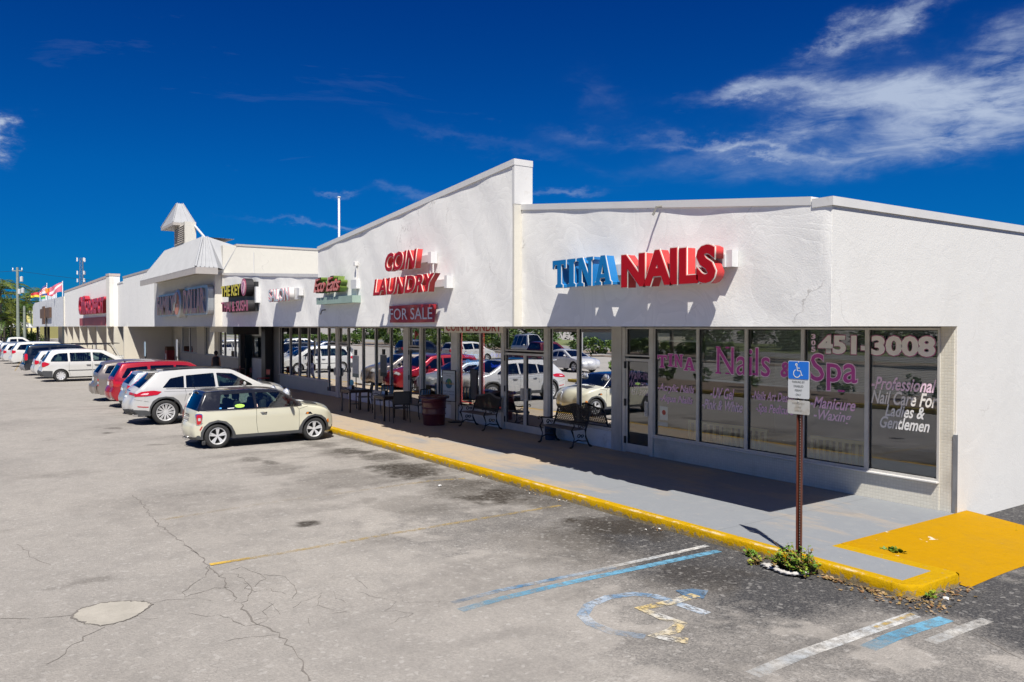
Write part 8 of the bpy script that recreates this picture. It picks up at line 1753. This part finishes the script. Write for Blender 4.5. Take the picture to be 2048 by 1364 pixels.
# utility poles and wires
def upole(px, dist, top, lab, big):
    x_, y_ = at(px, dist); z = hh(top, dist); p = empty('utility_pole', (x_, y_, 0), 0, lab, 'utility pole', 'utility poles at the far end'); k = dist / 1593; m = MB(); m.tube([(0, 0, 0), (0, 0, z)], [k * 3.2, k * 2.2], 8); m.build('pole', mat('grey_green_pole', (.22, .25, .21), .8, var=.15), p)
    if big:
        d = RGT; m = MB(); m.tube([d * -.9 + Vector((0, 0, z - .6)), d * .9 + Vector((0, 0, z - .6))], .08, 5); m.build('cross_arm', mat('grey_green_pole'), p)
        for (dx, dz) in ((.3, -4.2), (.9, -4.0), (.7, -2.0)): m = MB(); q = d * dx; m.lathe([(.001, z + dz - .5), (.26, z + dz - .45), (.26, z + dz + .35), (.001, z + dz + .45)], (q.x, q.y, 0), 10); m.build('transformer', mat('transformer_grey', (.50, .52, .52), .5), p)
        for dx in (-.8, 0, .8): q = d * dx; m = MB(); m.lathe([(.09, z - .5), (.12, z - .3), (.05, z - .05)], (q.x, q.y, 0), 6); m.build('insulator', WHITE, p)
    return Vector((x_, y_, z))
A_ = upole(36, 140, 535, 'tall weathered utility pole with transformers above the white pickup', True); B_ = upole(49, 150, 612, 'shorter slim pole just right of the transformer pole', False)
for (dz, lab) in ((-.6, 'overhead wire from the top of the transformer pole across the sky'), (-7.6, 'middle overhead wire past the transformer pole'), (-8.8, 'lowest overhead wire at the transformer pole')):
    m = MB(); P0 = A_ + Vector((0, 0, dz)); P1 = P0 - RGT * 60; P2 = P0 + RGT * 45 + Vector((-40, 0, 0)); pts = [P1.lerp(P0, t) - Vector((0, 0, 1.2 * math.sin(math.pi * t))) for t in np.linspace(0, 1, 8)] + [P0.lerp(P2, t) - Vector((0, 0, 1.2 * math.sin(math.pi * t))) for t in np.linspace(0, 1, 8)][1:]
    m.tube(pts, .025, 3, False); tag(m.build('overhead_wire', BLACK), lab, 'wire')
# lattice radio tower
x_, y_ = at(165, 420); zt_ = hh(517, 420); T = empty('radio_tower', (x_, y_, 0), .3, 'distant steel lattice radio tower with antennas above the far parapet', 'tower'); m = MB(); w0, w1 = 1.6, .9
C3 = [(math.cos(a), math.sin(a)) for a in (0, 2.09, 4.19)]
for c in C3: m.tube([(c[0] * w0, c[1] * w0, 0), (c[0] * w1, c[1] * w1, zt_)], .16, 4)
nb = 18
for i in range(nb):
    z0, z1 = zt_ * i / nb, zt_ * (i + 1) / nb; r0, r1 = lerp(w0, w1, i / nb), lerp(w0, w1, (i + 1) / nb)
    for j in range(3): a, b = C3[j], C3[(j + 1) % 3]; m.tube([(a[0] * r0, a[1] * r0, z0), (b[0] * r1, b[1] * r1, z1)], .07, 3); m.tube([(b[0] * r1, b[1] * r1, z1), (a[0] * r1, a[1] * r1, z1)], .07, 3)
m.build('lattice', mat('tower_steel', (.16, .18, .20), .6), T)
for z in (zt_ - .6, zt_ - 7.5, zt_ - 11.5):
    for j in range(3): c = C3[j]; obox('antenna_panel', c[0] * 2.2 - .25, c[0] * 2.2 + .25, c[1] * 2.2 - .25, c[1] * 2.2 + .25, z - 1.0, z + .9, WHITE, T)
# flags on the far roof: pole foot on the roof, cloth streaming off down-wind
FR = mat('flag_red', (.50, .03, .04), .6); FW_ = mat('flag_white', (.66, .64, .64), .6); FB = mat('flag_blue', (.03, .06, .22), .6); FO = mat('flag_orange', (.65, .20, .02), .6); FG = mat('flag_green', (.02, .30, .10), .6); FY_ = mat('flag_yellow', (.62, .50, .03), .6); FP = mat('faded_pink_flag', (.55, .13, .19), .6)
def flag(px, top, Y, hoist, fly, drop, lab, bands):
    """hoist, fly and drop in photo pixels at the pole's distance"""
    x_, z_ = py(px, top, Y); k = (Vector((x_, Y, 0)).dot(Vector((fwd.x, fwd.y, 0)))) / 1593; f = empty('flag', (x_, Y, 4.6), 0, lab, 'flag', 'flags on the farthest roof'); m = MB(); m.tube([(0, 0, 0), (0, 0, z_ - 4.6)], .05, 6); m.build('flagpole', WHITE, f)
    z0 = z_ - 4.6 - .1; n = 12; P = lambda u, v: -RGT * (fly * k * u) + Vector((0, 0, z0 - hoist * k * v * (1 - .15 * u) - drop * k * u ** 1.2 + .03 * fly * k * math.sin(u * 8 + px))) + fwd * (.12 * math.sin(u * 9 + v * 2 + px))
    for (a0, a1, b0, b1, mt) in bands:      # band edges at the hoist (a) and at the fly (b)
        m = MB(); vs = []
        for i in range(n + 1): u = i / n; vs += [P(u, lerp(a0, b0, u)), P(u, lerp(a1, b1, u))]
        m.add(vs, [(2 * i, 2 * i + 1, 2 * i + 3, 2 * i + 2) for i in range(n)]); m.build('flag_cloth', mt, f, smooth=True)
flag(125, 562, 9.7, 19, 26, 12, 'faded red diver flag with white diagonal, nearest on the far roof', [(.0, .0, 0, .62, FP), (0, .2, .62, .95, FW_), (.2, 1, .95, 1, FP)])
st = [(i / 7, (i + 1) / 7, i / 7, (i + 1) / 7, (FR, FW_)[i % 2]) for i in range(3, 7)]
flag(93.5, 566, 9.7, 13, 15, 14, 'striped red and white flag with dark blue corner on the far roof', [(0, 3 / 7, 0, 1 / 7, FB), (3 / 7, 3 / 7, 1 / 7, 3 / 7, FR)] + st)
flag(102, 574, 9.8, 11, 11, 2, 'orange flag between the striped flag and the diver flag', [(0, 1, 0, 1, FO)]); flag(108, 583, 9.9, 8, 13, 0, 'dark red flag below the orange one', [(0, 1, 0, 1, FR)])
flag(92, 585, 9.9, 11, 11, 3, 'green flag with yellow and blue bands low on the far roof', [(0, .3, 0, .3, FB), (.3, .6, .3, .6, FY_), (.6, 1, .6, 1, FG)]); flag(80, 583, 9.9, 10, 19, 2, 'red and yellow flag, leftmost on the far roof', [(0, .55, 0, .55, FR), (.55, 1, .55, 1, FY_)]); flag(97, 578, 9.6, 10, 13, 5, 'white and blue flag in the middle of the far roof', [(0, .55, 0, .55, FW_), (.55, 1, .55, 1, FB)])
m = MB()
for k in range(12): x_ = py(84 + k * 2.6, 600, 9.8)[0]; m.tube([(x_, 9.8, 4.7), (x_, 9.8, 7.6)], .07, 4)
fp = empty('railing', (0, 0, 0), 0, 'row of bare short white poles along the far roof', 'railing'); m.build('pole', WHITE, fp)['kind'] = 'stuff'

# ------------------------------------------------------------------ across the lot (met in the glass)
MUL = mat('mulch', (.20, .15, .11), .95, var=.3, vscale=6); KC = mat('plain_kerb', (.40, .38, .34), .8, var=.1)
def island(x0, x1, y0, y1, kerbm):
    m = MB(); m.box(x0 + .15, x1 - .15, y0 + .15, y1 - .15, -.03, .17); tag(m.build('planting_bed', MUL), kind='structure'); m = MB(); m.box(x0, x1, y1 - .15, y1, -.03, .15); m.box(x0, x1, y0, y0 + .15, -.03, .15); m.box(x0, x0 + .15, y0 + .15, y1 - .15, -.03, .15); m.box(x1 - .15, x1, y0 + .15, y1 - .15, -.03, .15); tag(m.build('island_kerb', kerbm), kind='structure')
island(-34, -7, -7.0, -2.2, mat('yellow_island_kerb', (.42, .30, .03), .7, var=.2, vscale=2)); island(-150, -20, -36, -30.5, KC); tag(MB().box(-160, -38, -28.2, -25.8, -.02, .03).build('planting_bed', MUL), kind='structure')
SH = leafy_mesh(21, .55, .55, .45, 260, .12, 8)
for i in range(16):
    x_ = -32.5 + i * 1.62; s = empty('garden_shrub', (x_, -4.2 + .8 * math.sin(i * 2.3), .16), i, 'one of the small shrubs in the mulch bed behind the camera', 'shrub', 'shrubs in the mulch bed'); c = link('crown', SH, s); c.location = (0, 0, .45); k = .8 + .4 * random.random(); c.scale = (k, k, k)
tag(MB().box(-400, 200, -52, -40, .0, .006).build('road', mat('road_asphalt', (.20, .19, .18), .9)), kind='structure'); tag(MB().box(-400, 200, -40, -36.2, .0, .012).build('verge', mat('verge_grass', (.13, .15, .05), .95, var=.3, vscale=.4)), kind='structure'); tag(MB().box(-400, 200, -90, -52.2, .0, .012).build('verge', mat('verge_grass')), kind='structure')
HM = leafy_mesh(31, 2.6, .8, .75, 1800, .17, 40)
for i in range(15):
    x_ = -150 + i * 7.4; 
    if i in (5, 11): continue
    s = empty('hedge', (x_, -27, .0), 0, 'clipped green hedge segment along the street, mirrored in the shop glass', 'hedge', 'hedge along the street'); c = link('foliage', HM, s); c.location = (0, 0, .95); c.scale = (1.5, 1.2, 1.35)
for i in range(22):
    x_ = -190 + i * 10 + random.uniform(-3, 3); y_ = -60 - random.uniform(0, 12)
    tree(x_, y_, random.uniform(4.6, 6.4), 'leafy street tree across the road, mirrored high in the shop glass', 'street trees across the road', i, random.uniform(1.4, 2.0), i)
for i, (x_, y_, h_) in enumerate([(-118, -32, 6.5), (-101, -33.5, 7), (-86, -32.5, 6), (-70, -33, 7.5), (-55, -32, 6.5), (-40, -34, 7), (-26, -33, 6.5)]): palm(x_, y_, h_, 'street palm mirrored in the shop windows', 'street palms', i, 1.0, .4, i)
s = empty('light_pole', (-47, -14, 0), 0, 'grey car park light pole mirrored beside the word wash', 'light pole'); m = MB(); m.tube([(0, 0, 0), (0, 0, 9)], .11, 8); m.build('pole', mat('pole_grey', (.30, .30, .29), .6), s); obox('lamp_head', -.2, .9, -.15, .15, 8.9, 9.05, mat('pole_grey'), s)
s = empty('lawn_house', (-95, -64, 0), 0, 'low cream house across the street, mirrored in the shop glass', 'house'); obox('wall', -8, 8, -4, 4, 0, 3.2, FC, s); m = MB(); m.prism([(-9, 3.2), (9, 3.2), (6, 5.2), (-6, 5.2)], -5, 5); m.build('roof', mat('grey_roof', (.25, .24, .23), .8), s)
